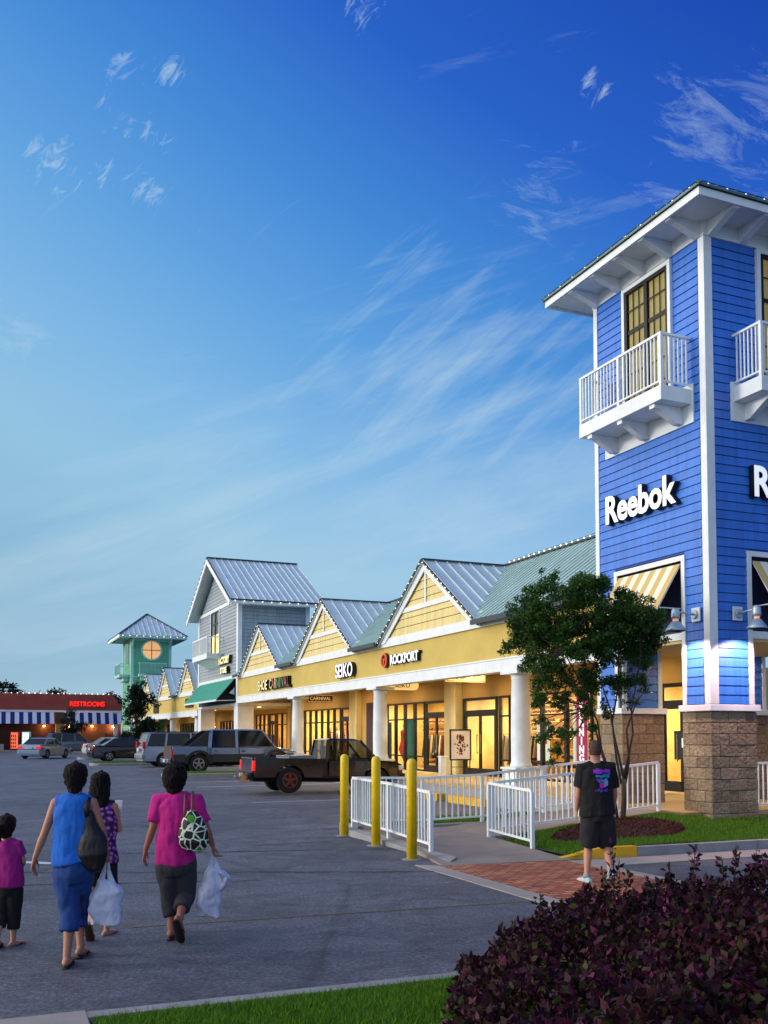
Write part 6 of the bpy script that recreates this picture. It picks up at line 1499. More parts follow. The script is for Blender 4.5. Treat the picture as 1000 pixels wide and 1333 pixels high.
# woody stems and upright shoots with leaves
st = MB(); r_ = random.Random(5); LV = []
for k in range(260):
    X_, Y_ = r_.uniform(.4, 4.6), r_.uniform(4.2, 7.6); hh = bush_h(X_, Y_)
    if hh < .3: continue
    p = Vector((3.0+(X_-3.0)*.6, 6+(Y_-6)*.6, 0)); q = Vector((X_, Y_, hh-.03)); limb(st, p-Vector((3, 6, 0)), q-Vector((3, 6, 0)), .012, .004, .08, 4, k)
def shoot(x, y, D, L, lean=0., nl=12):
    q = at(x, y, D); p = q-Vector((lean, 0, L)); a = p-Vector((3, 6, 0)); b = q-Vector((3, 6, 0)); pts = limb(st, a, b, .006, .0025, .05, 5, int(x))
    for j in range(nl):
        t = .25+.75*j/nl; c = a.lerp(b, t); LV.append(c)
for (x, y, D, L, le) in ((797, 1098, 7.2, .62, .03), (806, 1122, 7.1, .5, .06), (782, 1128, 7.3, .5, -.05), (788, 1148, 7.1, .35, .0), (820, 1135, 7.2, .4, .05), (704, 1162, 6.9, .32, .05), (652, 1205, 6.8, .25, -.08), (872, 1130, 7.2, .3, .0), (905, 1098, 7.2, .35, .03), (940, 1118, 7.1, .3, -.02), (985, 1108, 7.2, .3, 0.), (760, 1160, 7.2, .3, -.04), (842, 1140, 7.0, .3, .02), (960, 1106, 7.3, .25, .03), (668, 1235, 6.5, .2, -.08)): shoot(x, y, D, L, le)
part('stems', st, bark, bo)
LV = np.array([tuple(v) for v in LV]); LV = np.repeat(LV, 3, 0)+RNG.normal(size=(len(LV)*3, 3))*.012
leaf_mesh('shoot_leaves', scatter_tris(LV, .052, RNG, aspect=.55, up=.6), leaf_purple, bo)
# ================================================================ PEOPLE
def fused(name, mb, m, parent, voxel=.006, smooth=4, wr=0., wscale=9., label=None, amp_dir=None):
    """overlapping lofts welded into ONE continuous surface"""
    me = bpy.data.meshes.new(name); me.from_pydata([tuple(v) for v in mb.v], [], mb.f)
    import bmesh
    bm = bmesh.new(); bm.from_mesh(me); bmesh.ops.recalc_face_normals(bm, faces=bm.faces[:]); bm.to_mesh(me); bm.free()
    o = bpy.data.objects.new(name, me); COL.objects.link(o)
    r = o.modifiers.new('r', 'REMESH'); r.mode = 'VOXEL'; r.voxel_size = voxel; r.use_smooth_shade = True
    if smooth: s = o.modifiers.new('s', 'SMOOTH'); s.iterations = smooth; s.factor = .5
    dg = bpy.context.evaluated_depsgraph_get(); me2 = bpy.data.meshes.new_from_object(o.evaluated_get(dg)); bpy.data.objects.remove(o)
    if wr:
        n = len(me2.vertices); co = np.empty(n*3, np.float32); no = np.empty(n*3, np.float32); me2.vertices.foreach_get('co', co); me2.vertices.foreach_get('normal', no)
        co = co.reshape(-1, 3); no = no.reshape(-1, 3); d = np.array([noise.turbulence(Vector((c[0]*wscale, c[1]*wscale, c[2]*wscale*.55)), 3, False) for c in co.tolist()])
        d = np.clip((d-d.mean())/max(d.std(), 1e-5), -1.6, 2.5); co += no*(d*wr*.16+.0035)[:, None]; me2.vertices.foreach_set('co', co.ravel()); me2.update()
    me2.materials.clear(); me2.materials.append(m); me2.name = name; me2.polygons.foreach_set('use_smooth', [True]*len(me2.polygons))
    n = bpy.data.objects.new(name, me2); COL.objects.link(n); n.parent = parent
    if label: n['label'] = label
    return n
def V3(*a): return Vector(a)
def hand(mb, wr, d, side, k=1., curl=.5, thumb_curl=.3):
    """palm, four separate bent fingers of unequal length, thumb from the side of the palm. d: towards fingers, side: towards the thumb"""
    d = d.normalized(); side = (side - d*side.dot(d)).normalized(); nrm = d.cross(side).normalized()
    mb.tube([wr - d*.02*k, wr, wr+d*.03*k, wr+d*.065*k, wr+d*.088*k], [(.024*k, .019*k), (.026*k, .018*k), (.036*k, .017*k), (.040*k, .015*k), (.038*k, .012*k)], 12, side=side)
    for off, L in ((.029, .070), (.010, .080), (-.010, .074), (-.028, .058)):
        p = wr+d*.080*k+side*off*k; q = d.copy(); pts = [p]
        for sgm in (.42, .32, .26):
            q = (q*math.cos(curl*.8)+nrm*math.sin(curl*.8)).normalized(); p = p+q*L*sgm*k; pts.append(p.copy()); 
        mb.tube(pts, [.0095*k, .0088*k, .008*k, .007*k], 8, side=side, rnd=True)
    p = wr+d*.022*k+side*.026*k; q = (d*.62+side*.72+nrm*.15).normalized(); pts = [p, p+q*.034*k]; q2 = (d*.9+side*.25+nrm*thumb_curl).normalized(); pts += [pts[-1]+q2*.028*k, pts[-1]+q2*.050*k]
    mb.tube(pts, [.013*k, .011*k, .0095*k, .008*k], 8, side=nrm, rnd=True)
def foot(mb, an, fd, k=1., tip=0.):
    """ankle, forward direction (unit, may point down when the heel is lifted)"""
    fd = fd.normalized(); up = V3(0, 0, 1); up = (up-fd*up.dot(fd)).normalized(); sd_ = fd.cross(up)
    b = an-up*.055*k
    mb.tube([b-fd*.055*k, b-fd*.03*k, b+fd*.03*k, b+fd*.09*k, b+fd*.14*k, b+fd*.175*k], [(.026*k, .026*k), (.034*k, .036*k), (.036*k, .036*k), (.040*k, .026*k), (.042*k, .018*k), (.034*k, .012*k)], 12, side=sd_, rnd=True)
    for i, (o_, l) in enumerate(((.026, .195), (.012, .20), (0, .195), (-.012, .188), (-.024, .178))): mb.tube([b+fd*.15*k+sd_*o_*k-up*.012*k, b+fd*l*k+sd_*o_*k-up*.016*k], [.010*k, .009*k], 6, side=sd_, rnd=True)
    return b, fd, up, sd_
def head(mb, c, face, k=1.):
    """c: centre of the head; face: unit vector the person looks along"""
    up = V3(0, 0, 1); f = (face-up*face.dot(up)).normalized(); s = f.cross(up)
    prof = [(-.118, .030, .030, .035), (-.10, .046, .052, .030), (-.07, .060, .072, .018), (-.03, .070, .088, .006), (.01, .075, .096, 0), (.05, .075, .098, -.004), (.085, .064, .086, -.006), (.108, .042, .058, -.006), (.120, .014, .02, -.006)]
    mb.tube([c+up*z*k+f*o*k for z, a, b, o in prof], [(a*k, b*k) for z, a, b, o in prof], 20, side=s)
    mb.tube([c+f*.086*k+up*.02*k, c+f*.104*k-up*.012*k, c+f*.112*k-up*.028*k, c+f*.09*k-up*.04*k], [.010*k, .012*k, .015*k, .010*k], 8, side=s, rnd=True)      # nose
    mb.tube([c+f*.088*k-up*.066*k-s*.022*k, c+f*.096*k-up*.064*k, c+f*.088*k-up*.066*k+s*.022*k], [.006*k, .009*k, .006*k], 8, side=up, rnd=True)              # lips
    for g in (-1, 1):
        e = c+s*g*.076*k-up*.008*k-f*.004*k; mb.tube([e-up*.028*k, e+s*g*.010*k, e+up*.028*k-f*.006*k], [(.006*k, .010*k), (.007*k, .017*k), (.007*k, .016*k)], 8, side=s, rnd=True)
        mb.tube([c+f*.092*k+s*g*.045*k+up*.030*k, c+f*.098*k+s*g*.022*k+up*.032*k], [.006*k, .006*k], 6, side=up, rnd=True)
def eyes(parent, c, face, k):
    up = V3(0, 0, 1); f = (face-up*face.dot(up)).normalized(); s = f.cross(up)
    for g in (-1, 1):
        m = MB(); m.ball(tuple(c+f*.083*k+s*g*.031*k+up*.010*k), .0125*k, 10); o = part('eye', m, mat('eye_white', '#d8d8d4', .3), parent, smooth=True)
        m = MB(); m.ball(tuple(c+f*.0925*k+s*g*.031*k+up*.010*k), .0052*k, 8); part('pupil', m, mat('pupil', '#1a100a', .3), o)
def person(label, base, J, skin, k=1., face=V3(-.1, 1, 0), hw=1., grp='shoppers walking away across the road', footL=True, footR=True, chest=(.165, .112), waist=(.135, .10), hip=(.165, .125), armr=1.0, legr=1.0, neck=.052, curl=(.45, .45)):
    """J: world joint positions. Builds one continuous body; returns the root and local joints."""
    o = thing('person', label, 'person', base, 0, grp); P = {a: (b-base) for a, b in J.items()}
    mb = MB(); P['sh'] = (P['shL']+P['shR'])/2; side = (P['shR']-P['shL']).normalized(); P['side'] = side
    pel, wai, che, nk = P['pelvis'], P['waist'], P['chest'], P['neck']
    mb.tube([pel-V3(0, 0, .09*k), pel, pel.lerp(wai, .6), wai, che, P['sh']-V3(0, 0, .045*k), P['sh']+V3(0, 0, .015*k), nk.lerp(P['sh'], .35)],
            [(hip[0]*.70*k, hip[1]*.78*k), (hip[0]*.93*k, hip[1]*.9*k), (waist[0]*1.0*k, waist[1]*.94*k), (waist[0]*.92*k, waist[1]*.9*k), (chest[0]*.94*k, chest[1]*.90*k), (chest[0]*.95*k, chest[1]*.78*k), (chest[0]*.70*k, .062*k), (.058*k, .054*k)], 20, side=side)
    mb.tube([nk.lerp(P['sh'], .6), nk, P['head']-V3(0, 0, .05*k)], [(neck*1.3*k, neck*1.2*k), (neck*k, neck*k), (neck*k, neck*1.05*k)], 14, side=side)
    mb.tube([P['shL']+side*.01, nk.lerp(P['sh'], .55), P['shR']-side*.01], [.046*k, .060*k, .046*k], 14, side=V3(0, 1, 0), rnd=True)
    head(mb, P['head'], face, k)
    for g, S_ in ((-1, 'L'), (1, 'R')):
        sh, el, wr, hd = P['sh'+S_], P['el'+S_], P['wr'+S_], P['hd'+S_]; a = armr*k
        mb.tube([sh-side*g*.05*k, sh, sh.lerp(el, .35), el, el.lerp(wr, .3), wr], [.048*a, .052*a, .044*a, .036*a, .038*a, .024*a], 14, side=V3(0, 1, 0), rnd=True)
        d = (hd-wr).normalized(); th = V3(0, 1, 0) if abs(d.y) < .8 else V3(-g, 0, 0); hand(mb, wr, d, th, k, curl=curl[0 if g < 0 else 1])
        hp, kn, an = P['hip'+S_], P['kn'+S_], P['an'+S_]; l = legr*k
        mb.tube([hp+V3(0, 0, .02), hp.lerp(kn, .3), kn+(hp-kn).normalized()*.05, kn, kn.lerp(an, .3), an+(kn-an).normalized()*.06*k, an-V3(0, 0, .02*k)], [.080*l, .074*l, .056*l, .050*l, .053*l, .036*l, .034*l], 16, side=side, rnd=True)
        P['ft'+S_] = foot(mb, an, P['fd'+S_+'_'] if 'fd'+S_+'_' in P else J_FD[S_], k)
    fused('body', mb, skin, o, voxel=.0065*max(.75, k), smooth=2); eyes(o, P['head'], face, k); return o, P
J_FD = {}
def sandal(o, ft, k=1., col='#1a1210', name='sandal'):
    b, fd, up, sd_ = ft; m = MB()
    m.tube([b-fd*.075*k-up*.046*k, b-fd*.03*k-up*.046*k, b+fd*.08*k-up*.046*k, b+fd*.17*k-up*.046*k, b+fd*.215*k-up*.046*k], [(.030*k, .010), (.036*k, .010), (.040*k, .010), (.043*k, .010), (.028*k, .009)], 14, side=sd_, rnd=True)
    q = part(name, m, mat('sandal_'+col, col, .7), o, smooth=True)
    s = MB(); t = b+fd*.15*k-up*.030*k
    for g in (-1, 1): s.tube([t, t-fd*.05*k+sd_*g*.035*k+up*.028*k, t-fd*.09*k+sd_*g*.044*k-up*.004*k], [.006, .007, .007], 6)
    part('strap', s, mat('sandal_'+col, col, .7), q)
def shirt(o, P, k, m, name='shirt', hem=None, sleeve=.45, inflate=1.10, flare=1.0, chest=(.165, .112), waist=(.14, .105), hip=(.17, .13), wr=.03, fit=None, neckw=.075, voxel=.008):
    mb = MB(); side = P['side']; pel, wai, che, nk = P['pelvis'], P['waist'], P['chest'], P['neck']; hem = hem if hem is not None else pel
    i = inflate; c = lambda r: (r[0]*i*k, r[1]*i*k)
    top = nk.lerp(P['sh'], .45)
    mb.tube([hem, hem.lerp(wai, .3), wai, che, P['sh']-V3(0, 0, .05*k), P['sh']+V3(0, 0, .018*k), top], [(hip[0]*i*flare*k, hip[1]*i*flare*k), (hip[0]*i*k, hip[1]*i*k), c(waist), c(chest), (chest[0]*i*k, chest[1]*.92*i*k), (chest[0]*.80*k, .084*k), (neckw*k, (neckw-.004)*k)], 24, side=side)
    mb.tube([P['shL']+side*.012*k, nk.lerp(P['sh'], .72), P['shR']-side*.012*k], [.060*k, .070*k, .060*k], 16, side=V3(0, 1, 0))
    for g, S_ in ((-1, 'L'), (1, 'R')):
        sh, el = P['sh'+S_], P['el'+S_]
        if sleeve > 0:
            e = sh.lerp(el, sleeve*1.5); mb.tube([sh-side*g*.07*k+V3(0, 0, .004), sh+V3(0, 0, .006), sh.lerp(e, .5), e], [.066*k, .070*k, .066*k, .066*k*flare], 16, side=V3(0, 1, 0))
        else: mb.tube([sh-side*g*.09*k, sh-side*g*.035*k], [.060*k, .060*k], 14, side=V3(0, 1, 0))
    return fused(name, mb, m, o, voxel=voxel, smooth=8, wr=wr, wscale=8)
def trousers(o, P, k, m, name='trousers', top=None, cut=(.3, .3), r=(.105, .085, .075, .072), hip=(.17, .135), wr=.03, knee=True):
    """cut: how far below the knee the legs end (0 at the knee, 1 at the ankle; negative: above the knee)"""
    mb = MB(); side = P['side']; pel = P['pelvis']; top = top if top is not None else pel.lerp(P['waist'], .6)
    mb.tube([pel-V3(0, 0, .10*k), pel-V3(0, 0, .04*k), pel, top], [(hip[0]*.80*k, hip[1]*.86*k), (hip[0]*1.02*k, hip[1]*1.03*k), (hip[0]*1.03*k, hip[1]*1.03*k), (hip[0]*.93*k, hip[1]*.9*k)], 22, side=side)
    for S_, ct in (('L', cut[0]), ('R', cut[1])):
        hp, kn, an = P['hip'+S_], P['kn'+S_], P['an'+S_]
        if ct >= 0: pts = [hp+V3(0, 0, .03), hp.lerp(kn, .3), hp.lerp(kn, .75), kn, kn.lerp(an, ct*.5), kn.lerp(an, ct)]; rs = [r[0]*k, r[0]*.98*k, r[1]*1.05*k, r[1]*k, r[2]*k, r[3]*k]
        else: e = hp.lerp(kn, 1+ct); pts = [hp+V3(0, 0, .03), hp.lerp(e, .5), e]; rs = [r[0]*k, r[1]*k, r[2]*k]
        mb.tube(pts, rs, 18, side=side)
    return fused(name, mb, m, o, voxel=.008, smooth=12, wr=wr, wscale=7)
def cloth(name, c, var=.12, bump=.3): return mat(name, c, .9, var=var, vscale=9, bump=bump, bscale=160)
def hairmat(name, c): return mat(name, c, .7, var=.5, vscale=60, bump=1., bscale=200, spec=.25)
def hair(o, P, k, m, pts, rs, extra=(), wr=.02):
    """pts/rs given relative to the head centre"""
    mb = MB(); c = P['head']; mb.tube([c+V3(*p)*k for p in pts], [(a*k, b*k) for a, b in rs], 20, side=(1, 0, 0), rnd=True)
    for e in extra: mb.tube([c+V3(*p)*k for p in e[0]], [(a*k, b*k) for a, b in e[1]], 12, side=(1, 0, 0), rnd=True)
    return fused('hair', mb, m, o, voxel=.007, smooth=1, wr=wr*.5, wscale=55)
def plastic_bag(label, top, L, w, d, tilt, m=None, print_=None, seed=1, flare=.0):
    """thin carrier bag hanging from a hand: handle loops, folded body, soft bottom. Top-level thing at the bag's lowest point."""
    base = Vector((top.x, top.y, top.z-L)); o = thing('carrier_bag', label, 'carrier bag', base, 0, 'white plastic carrier bags'); t = V3(0, 0, L)
    mb = MB(); pts = [t+V3(0, 0, -.13), t+V3(tilt*.15, 0, -.20), t+V3(tilt*.4, 0, -.45*L), t+V3(tilt*.8, 0, -.75*L), t+V3(tilt, 0, -.99*L)]
    mb.tube(pts, [(w*.22, d*.5), (w*.36, d*.7), (w*.46, d), (w*.52, d*1.1), (w*.46, d*.8)], 20, side=(1, .2, 0)); 
    if flare: mb.tube([t+V3(.02, 0, -.16), t+V3(flare*.6, 0, -.17), t+V3(flare, 0, -.22), t+V3(flare*.5, 0, -.33)], [(.02, .01), (.04, .012), (.045, .012), (.02, .01)], 10, side=(0, 1, 0))
    b_ = fused('bag_body', mb, m or bagm, o, voxel=.008, smooth=2, wr=.055, wscale=9)
    for g in (-1, 1):
        h = MB(); h.tube([t+V3(g*.012, g*.01, .012), t+V3(g*w*.06, g*.01, -.05), t+V3(g*w*.16, 0, -.14), t+V3(g*w*.2, 0, -.19)], [(.010, .005), (.016, .005), (.03, .006), (.04, .008)], 8, side=(1, 0, 0), rnd=True); part('handle', h, m or bagm, o, smooth=True)
    return o
bagm = mat('white_bag_film', '#d4d6e6', .4, var=.06, vscale=8)
skinA = mat('tanned_skin', '#b0765a', .55, var=.10, vscale=12); skinB = mat('light_skin', '#bb8568', .55, var=.08, vscale=12); skinC = mat('ruddy_skin', '#a4664c', .6, var=.12, vscale=14)

def A(x, y, D): return at(x, y, D)
# ---- woman in blue
D = 8.0; base = Vector((A(92, 1250, D).x, D, 0))
J = dict(head=A(99, 1012, D), neck=A(99, 1033, D), chest=A(95, 1072, D), waist=A(93, 1104, D), pelvis=A(96, 1133, D), shL=A(72.5, 1045, D), shR=A(121, 1045, D),
         elL=A(57.5, 1086, D-.03), elR=A(133, 1080, D+.02), wrL=A(45.5, 1117, D-.02), wrR=A(139, 1112, D+.10), hdL=A(42, 1135, D), hdR=A(137, 1126, D+.12),
         hipL=A(86, 1141, D), hipR=A(106, 1141, D), knL=A(92, 1190, D-.06), knR=A(103, 1188, D+.26), anL=A(87, 1243, 7.84), anR=A(105, 1230, 8.2))
J_FD = {'L': V3(-.15, 1, 0), 'R': V3(.0, .9, -.12)}
skn = skinA; k1 = 1.0
o, P = person('woman in a sleeveless royal blue top and blue cropped trousers, black shoulder bag', base, J, skn, k=k1, chest=(.148, .10), waist=(.138, .10), hip=(.158, .125), armr=.86, legr=.92)
bluet = cloth('royal_blue_top', '#1766c4'); shirt(o, P, k1, bluet, 'sleeveless_top', hem=P['pelvis']+V3(0, 0, .06), sleeve=0, inflate=1.12, chest=(.146, .10), waist=(.142, .105), hip=(.155, .125), wr=.035)
trousers(o, P, k1, cloth('blue_denim', '#173c7a', .3), cut=(.42, .46), r=(.096, .078, .070, .076), hip=(.158, .128), wr=.035)
hair(o, P, k1, hairmat('dark_brown_hair', '#160d09'), [(0, -.02, -.085), (0, -.02, -.05), (0, -.012, 0), (0, -.006, .05), (0, 0, .088), (0, 0, .108), (0, 0, .120)], [(.055, .062), (.078, .085), (.089, .102), (.092, .108), (.078, .092), (.054, .066), (.018, .024)], wr=.035)
sandal(o, P['ftL'], k1); sandal(o, P['ftR'], k1)
# black shoulder bag
bag = thing('shoulder_bag', 'large black slouchy shoulder bag on the right side of the woman in blue', 'handbag', A(121, 1117, D-.05)-Vector((0, 0, .1)), 0)
bo_ = bag.location; q = lambda x, y, d: A(x, y, d)-bo_
m = MB(); m.tube([q(121, 1126, D-.06), q(122, 1112, D-.07), q(120, 1093, D-.06), q(117, 1073, D-.04), q(116, 1060, D-.04)], [(.09, .05), (.125, .075), (.105, .065), (.06, .045), (.03, .025)], 18, side=(1, 0, 0), rnd=True)
fused('bag_body', m, mat('black_bag_leather', '#0d0b0c', .6, bump=.3, bscale=30), bag, voxel=.008, wr=.03)
m = MB(); m.tube([q(113, 1066, D-.07), q(112.5, 1050, D-.09), q(115, 1038, D-.04), q(118, 1040, D+.06), q(120, 1062, D+.10)], [(.022, .006)]*5, 8, side=(1, 0, 0)); part('strap', m, mat('black_bag_leather'), bag, smooth=True)
plastic_bag('white carrier bag held by the woman in blue, hanging low', P['wrR']+V3(-.0, .0, -.085)+base, .50, .26, .06, .0, seed=2, flare=.10)
# ---- girl with long hair
D = 9.05; base = Vector((A(133, 1215, D).x, D, 0)); kg = .93
J = dict(head=A(131.5, 1020, D), neck=A(132, 1038, D), chest=A(134, 1070, D), waist=A(134, 1097, D), pelvis=A(133, 1122, D), shL=A(114, 1050, D), shR=A(149, 1050, D),
         elL=A(110, 1082, D), elR=A(156, 1082, D+.04), wrL=A(109, 1108, D+.04), wrR=A(154, 1064, D+.18), hdL=A(108, 1122, D+.05), hdR=A(153.5, 1050, D+.20),
         hipL=A(125.5, 1130, D), hipR=A(141, 1130, D), knL=A(121, 1165, D+.02), knR=A(141, 1168, D+.08), anL=A(118, 1203, D-.20), anR=A(139, 1208, D+.06))
J_FD = {'L': V3(-.05, .55, -.84), 'R': V3(.25, 1, 0)}
o, P = person('girl with long dark hair, purple floral top and dark shorts, holding a phone', base, J, skinB, k=kg, chest=(.135, .095), waist=(.118, .09), hip=(.145, .11), armr=.80, legr=.84, curl=(.45, .9))
def floral(name, a, b, c):
    m = bpy.data.materials.new(name); m.use_nodes = True; nt = m.node_tree; bs = nt.nodes['Principled BSDF']; tc = N(nt, 'ShaderNodeTexCoord'); v = N(nt, 'ShaderNodeTexVoronoi'); v.inputs['Scale'].default_value = 26; link(nt, tc.outputs['Object'], v.inputs['Vector'])
    link(nt, ramp(nt, v.outputs['Distance'], [(0, lin(a)), (.35, lin(b)), (.6, lin(c))], 'CONSTANT'), bs.inputs['Base Color']); bs.inputs['Roughness'].default_value = .9; return m
shirt(o, P, kg, floral('purple_floral', '#b070c0', '#5a2470', '#2c1438'), 'floral_top', hem=P['pelvis']+V3(0, 0, .0), sleeve=0, inflate=1.10, chest=(.130, .092), waist=(.120, .092), hip=(.145, .115), wr=.03, neckw=.085)
trousers(o, P, kg, cloth('black_shorts', '#14141c'), 'shorts', cut=(-.42, -.42), r=(.088, .086, .088, .08), hip=(.145, .118), wr=.02)
hair(o, P, kg, hairmat('black_brown_hair', '#100a08'), [(0, -.055, -.26), (0, -.055, -.20), (0, -.045, -.10), (0, -.025, -.03), (0, -.012, .04), (0, 0, .085), (0, 0, .106), (0, 0, .118)], [(.060, .028), (.090, .040), (.104, .060), (.096, .090), (.092, .106), (.078, .092), (.052, .064), (.018, .024)], wr=.035)
sandal(o, P['ftL'], kg, '#3a2418'); sandal(o, P['ftR'], kg, '#3a2418')
ph = thing('phone', 'small white phone held up in the right hand of the girl', 'phone', A(154, 1054, D+.22), 0)
m = MB(); m.hexa([(-.035, -.006, -.06), (.035, -.006, -.06), (.035, .006, -.06), (-.035, .006, -.06), (-.03, -.006, .09), (.04, -.006, .09), (.04, .006, .09), (-.03, .006, .09)]); part('case', m, mat('white_phone', '#e8ecf0', .3), ph, bevel=.004)
m = MB(); m.hexa([(-.03, .0062, -.05), (.03, .0062, -.05), (.03, .008, -.05), (-.03, .008, -.05), (-.026, .0062, .08), (.034, .0062, .08), (.034, .008, .08), (-.026, .008, .08)]); part('screen', m, carglass, ph)
# ---- woman in pink
D = 8.95; base = Vector((A(226, 1219, D).x, D, 0)); k2 = 1.0
J = dict(head=A(228, 1011, D), neck=A(229, 1031, D), chest=A(229, 1068, D), waist=A(229, 1098, D), pelvis=A(230, 1125, D), shL=A(206, 1042, D), shR=A(255, 1042, D),
         elL=A(199, 1078, D-.03), elR=A(269, 1078, D), wrL=A(189.5, 1107, D), wrR=A(277, 1101, D+.05), hdL=A(187, 1122, D+.02), hdR=A(279, 1112, D+.06),
         hipL=A(219, 1134, D), hipR=A(240, 1134, D), knL=A(222, 1172, D+.05), knR=A(241, 1166, D+.06), anL=A(223, 1207, D-.04), anR=A(234, 1194, D-.27))
J_FD = {'L': V3(-.05, 1, 0), 'R': V3(.05, .62, -.78)}
o, P = person('woman in a magenta t-shirt and grey cropped trousers with a patterned handbag', base, J, skinC, k=k2, chest=(.165, .115), waist=(.158, .12), hip=(.175, .135), armr=.95, legr=.98, curl=(.4, 1.1))
shirt(o, P, k2, cloth('magenta_tshirt', '#c0147c'), 't_shirt', hem=P['pelvis']+V3(-.01, 0, .0), sleeve=.52, inflate=1.06, chest=(.162, .115), waist=(.162, .125), hip=(.178, .14), wr=.04)
trousers(o, P, k2, cloth('grey_brown_capris', '#37343a'), cut=(.62, .62), r=(.105, .088, .074, .066), hip=(.175, .14), wr=.035)
hair(o, P, k2, hairmat('dark_bob_hair', '#180c0c'), [(0, -.03, -.105), (0, -.03, -.07), (0, -.02, -.02), (0, -.01, .04), (0, 0, .085), (0, 0, .110), (0, 0, .124)], [(.074, .058), (.095, .086), (.104, .106), (.104, .113), (.088, .100), (.062, .072), (.02, .026)], wr=.06)
sandal(o, P['ftL'], k2); sandal(o, P['ftR'], k2)
def giraffe():
    m = bpy.data.materials.new('giraffe_print'); m.use_nodes = True; nt = m.node_tree; bs = nt.nodes['Principled BSDF']; tc = N(nt, 'ShaderNodeTexCoord'); v = N(nt, 'ShaderNodeTexVoronoi', feature='DISTANCE_TO_EDGE'); v.inputs['Scale'].default_value = 13; link(nt, tc.outputs['Object'], v.inputs['Vector'])
    n = N(nt, 'ShaderNodeTexVoronoi'); n.inputs['Scale'].default_value = 13; link(nt, tc.outputs['Object'], n.inputs['Vector'])
    cell = ramp(nt, n.outputs['Color'], [(0, lin('#0a0f0a')), (.82, lin('#10200e')), (.9, lin('#3a8a1a'))], 'CONSTANT')
    k = ramp(nt, v.outputs['Distance'], [(.055, (1, 1, 1, 1)), (.075, (0, 0, 0, 1))]); link(nt, mixc(nt, k, cell, lin('#d8e0c8')), bs.inputs['Base Color']); bs.inputs['Roughness'].default_value = .6; return m
bag = thing('handbag', 'black handbag with a white giraffe pattern on the shoulder of the woman in magenta', 'handbag', A(252, 1103, D-.16), 0); bo_ = bag.location; q = lambda x, y, d: A(x, y, d)-bo_
m = MB(); m.tube([q(252.5, 1102, D-.17), q(252.5, 1096, D-.18), q(252, 1082, D-.18), q(250, 1066, D-.16), q(249, 1059, D-.15)], [(.115, .045), (.138, .065), (.135, .065), (.085, .045), (.05, .03)], 20, side=(1, 0, 0), rnd=True); fused('bag_body', m, giraffe(), bag, voxel=.008, wr=.02)
m = MB(); m.lathe([(.004, 0), (.034, .002), (.036, .006), (.004, .008)], tuple(q(248.5, 1066, D-.255)), 16, axis='y'); part('green_tag', m, mat('lime_tag', '#4aa01c', .6), bag)
for (x0, x1) in ((240.5, 240), (250, 249)):
    m = MB(); m.tube([q(x0-.5, 1064, D-.19), q(x0, 1048, D-.15), q(x1+1, 1034, D-.07), q(x1+2.5, 1030, D+.0), q(x1+3, 1040, D+.08)], [(.009, .006)]*5, 8); part('strap', m, mat('olive_strap', '#6a5a24', .6), bag, smooth=True)
m = MB(); m.hexa([tuple(q(x, y, D+.07+.01*z)) for x, y, z in ((266, 1113, 0), (276, 1113, 0), (276, 1113, 1), (266, 1113, 1), (267, 1100, 0), (276, 1100, 0), (276, 1100, 1), (267, 1100, 1))])
plastic_bag('white carrier bag with a pointed corner held by the woman in magenta', P['wrR']+V3(.01, .0, -.075)+base, .58, .21, .055, -.05, seed=4, flare=.13)
# ---- child at the left edge
D = 8.62; base = Vector((A(14, 1230, D).x, D, 0)); k3 = .74
J = dict(head=A(9, 1075, D), neck=A(9, 1090, D), chest=A(11, 1113, D), waist=A(11, 1134, D), pelvis=A(11, 1154, D), shL=A(-5, 1100, D), shR=A(24, 1100, D),
         elL=A(-8, 1122, D), elR=A(31, 1122, D+.02), wrL=A(-6, 1142, D+.06), wrR=A(24, 1134, D+.16), hdL=A(-5, 1152, D+.08), hdR=A(18, 1134, D+.19),
         hipL=A(5, 1160, D), hipR=A(19, 1160, D), knL=A(2, 1191, D), knR=A(19, 1192, D+.02), anL=A(-3, 1219, D-.12), anR=A(17, 1223, D+.02))
J_FD = {'L': V3(0, .8, -.4), 'R': V3(.35, 1, 0)}
o, P = person('small child in a magenta t-shirt and black leggings at the left edge', base, J, skinB, k=k3*1.0, chest=(.145, .105), waist=(.140, .105), hip=(.145, .11), armr=.85, legr=.9)
shirt(o, P, k3, cloth('child_magenta_tshirt', '#a01678'), 't_shirt', hem=P['pelvis']+V3(0, 0, .0), sleeve=.42, inflate=1.12, chest=(.150, .11), waist=(.155, .12), hip=(.160, .125), wr=.03)
trousers(o, P, k3, cloth('black_leggings', '#0c0c10'), 'leggings', cut=(.55, .55), r=(.095, .075, .070, .070), hip=(.150, .12), wr=.02)
hair(o, P, k3*1.12, hairmat('brown_hair', '#24130c'), [(0, -.02, -.08), (0, -.02, -.04), (0, -.01, 0), (0, -.004, .05), (0, 0, .088), (0, 0, .108), (0, 0, .120)], [(.058, .062), (.080, .086), (.090, .102), (.090, .106), (.078, .092), (.052, .064), (.018, .024)],
     extra=[([(-.03, -.10, .01), (-.035, -.13, -.02), (-.04, -.12, -.10), (-.045, -.10, -.17)], [(.02, .02), (.032, .028), (.034, .026), (.012, .012)])], wr=.03)
sandal(o, P['ftL'], k3, '#201418'); sandal(o, P['ftR'], k3, '#201418')
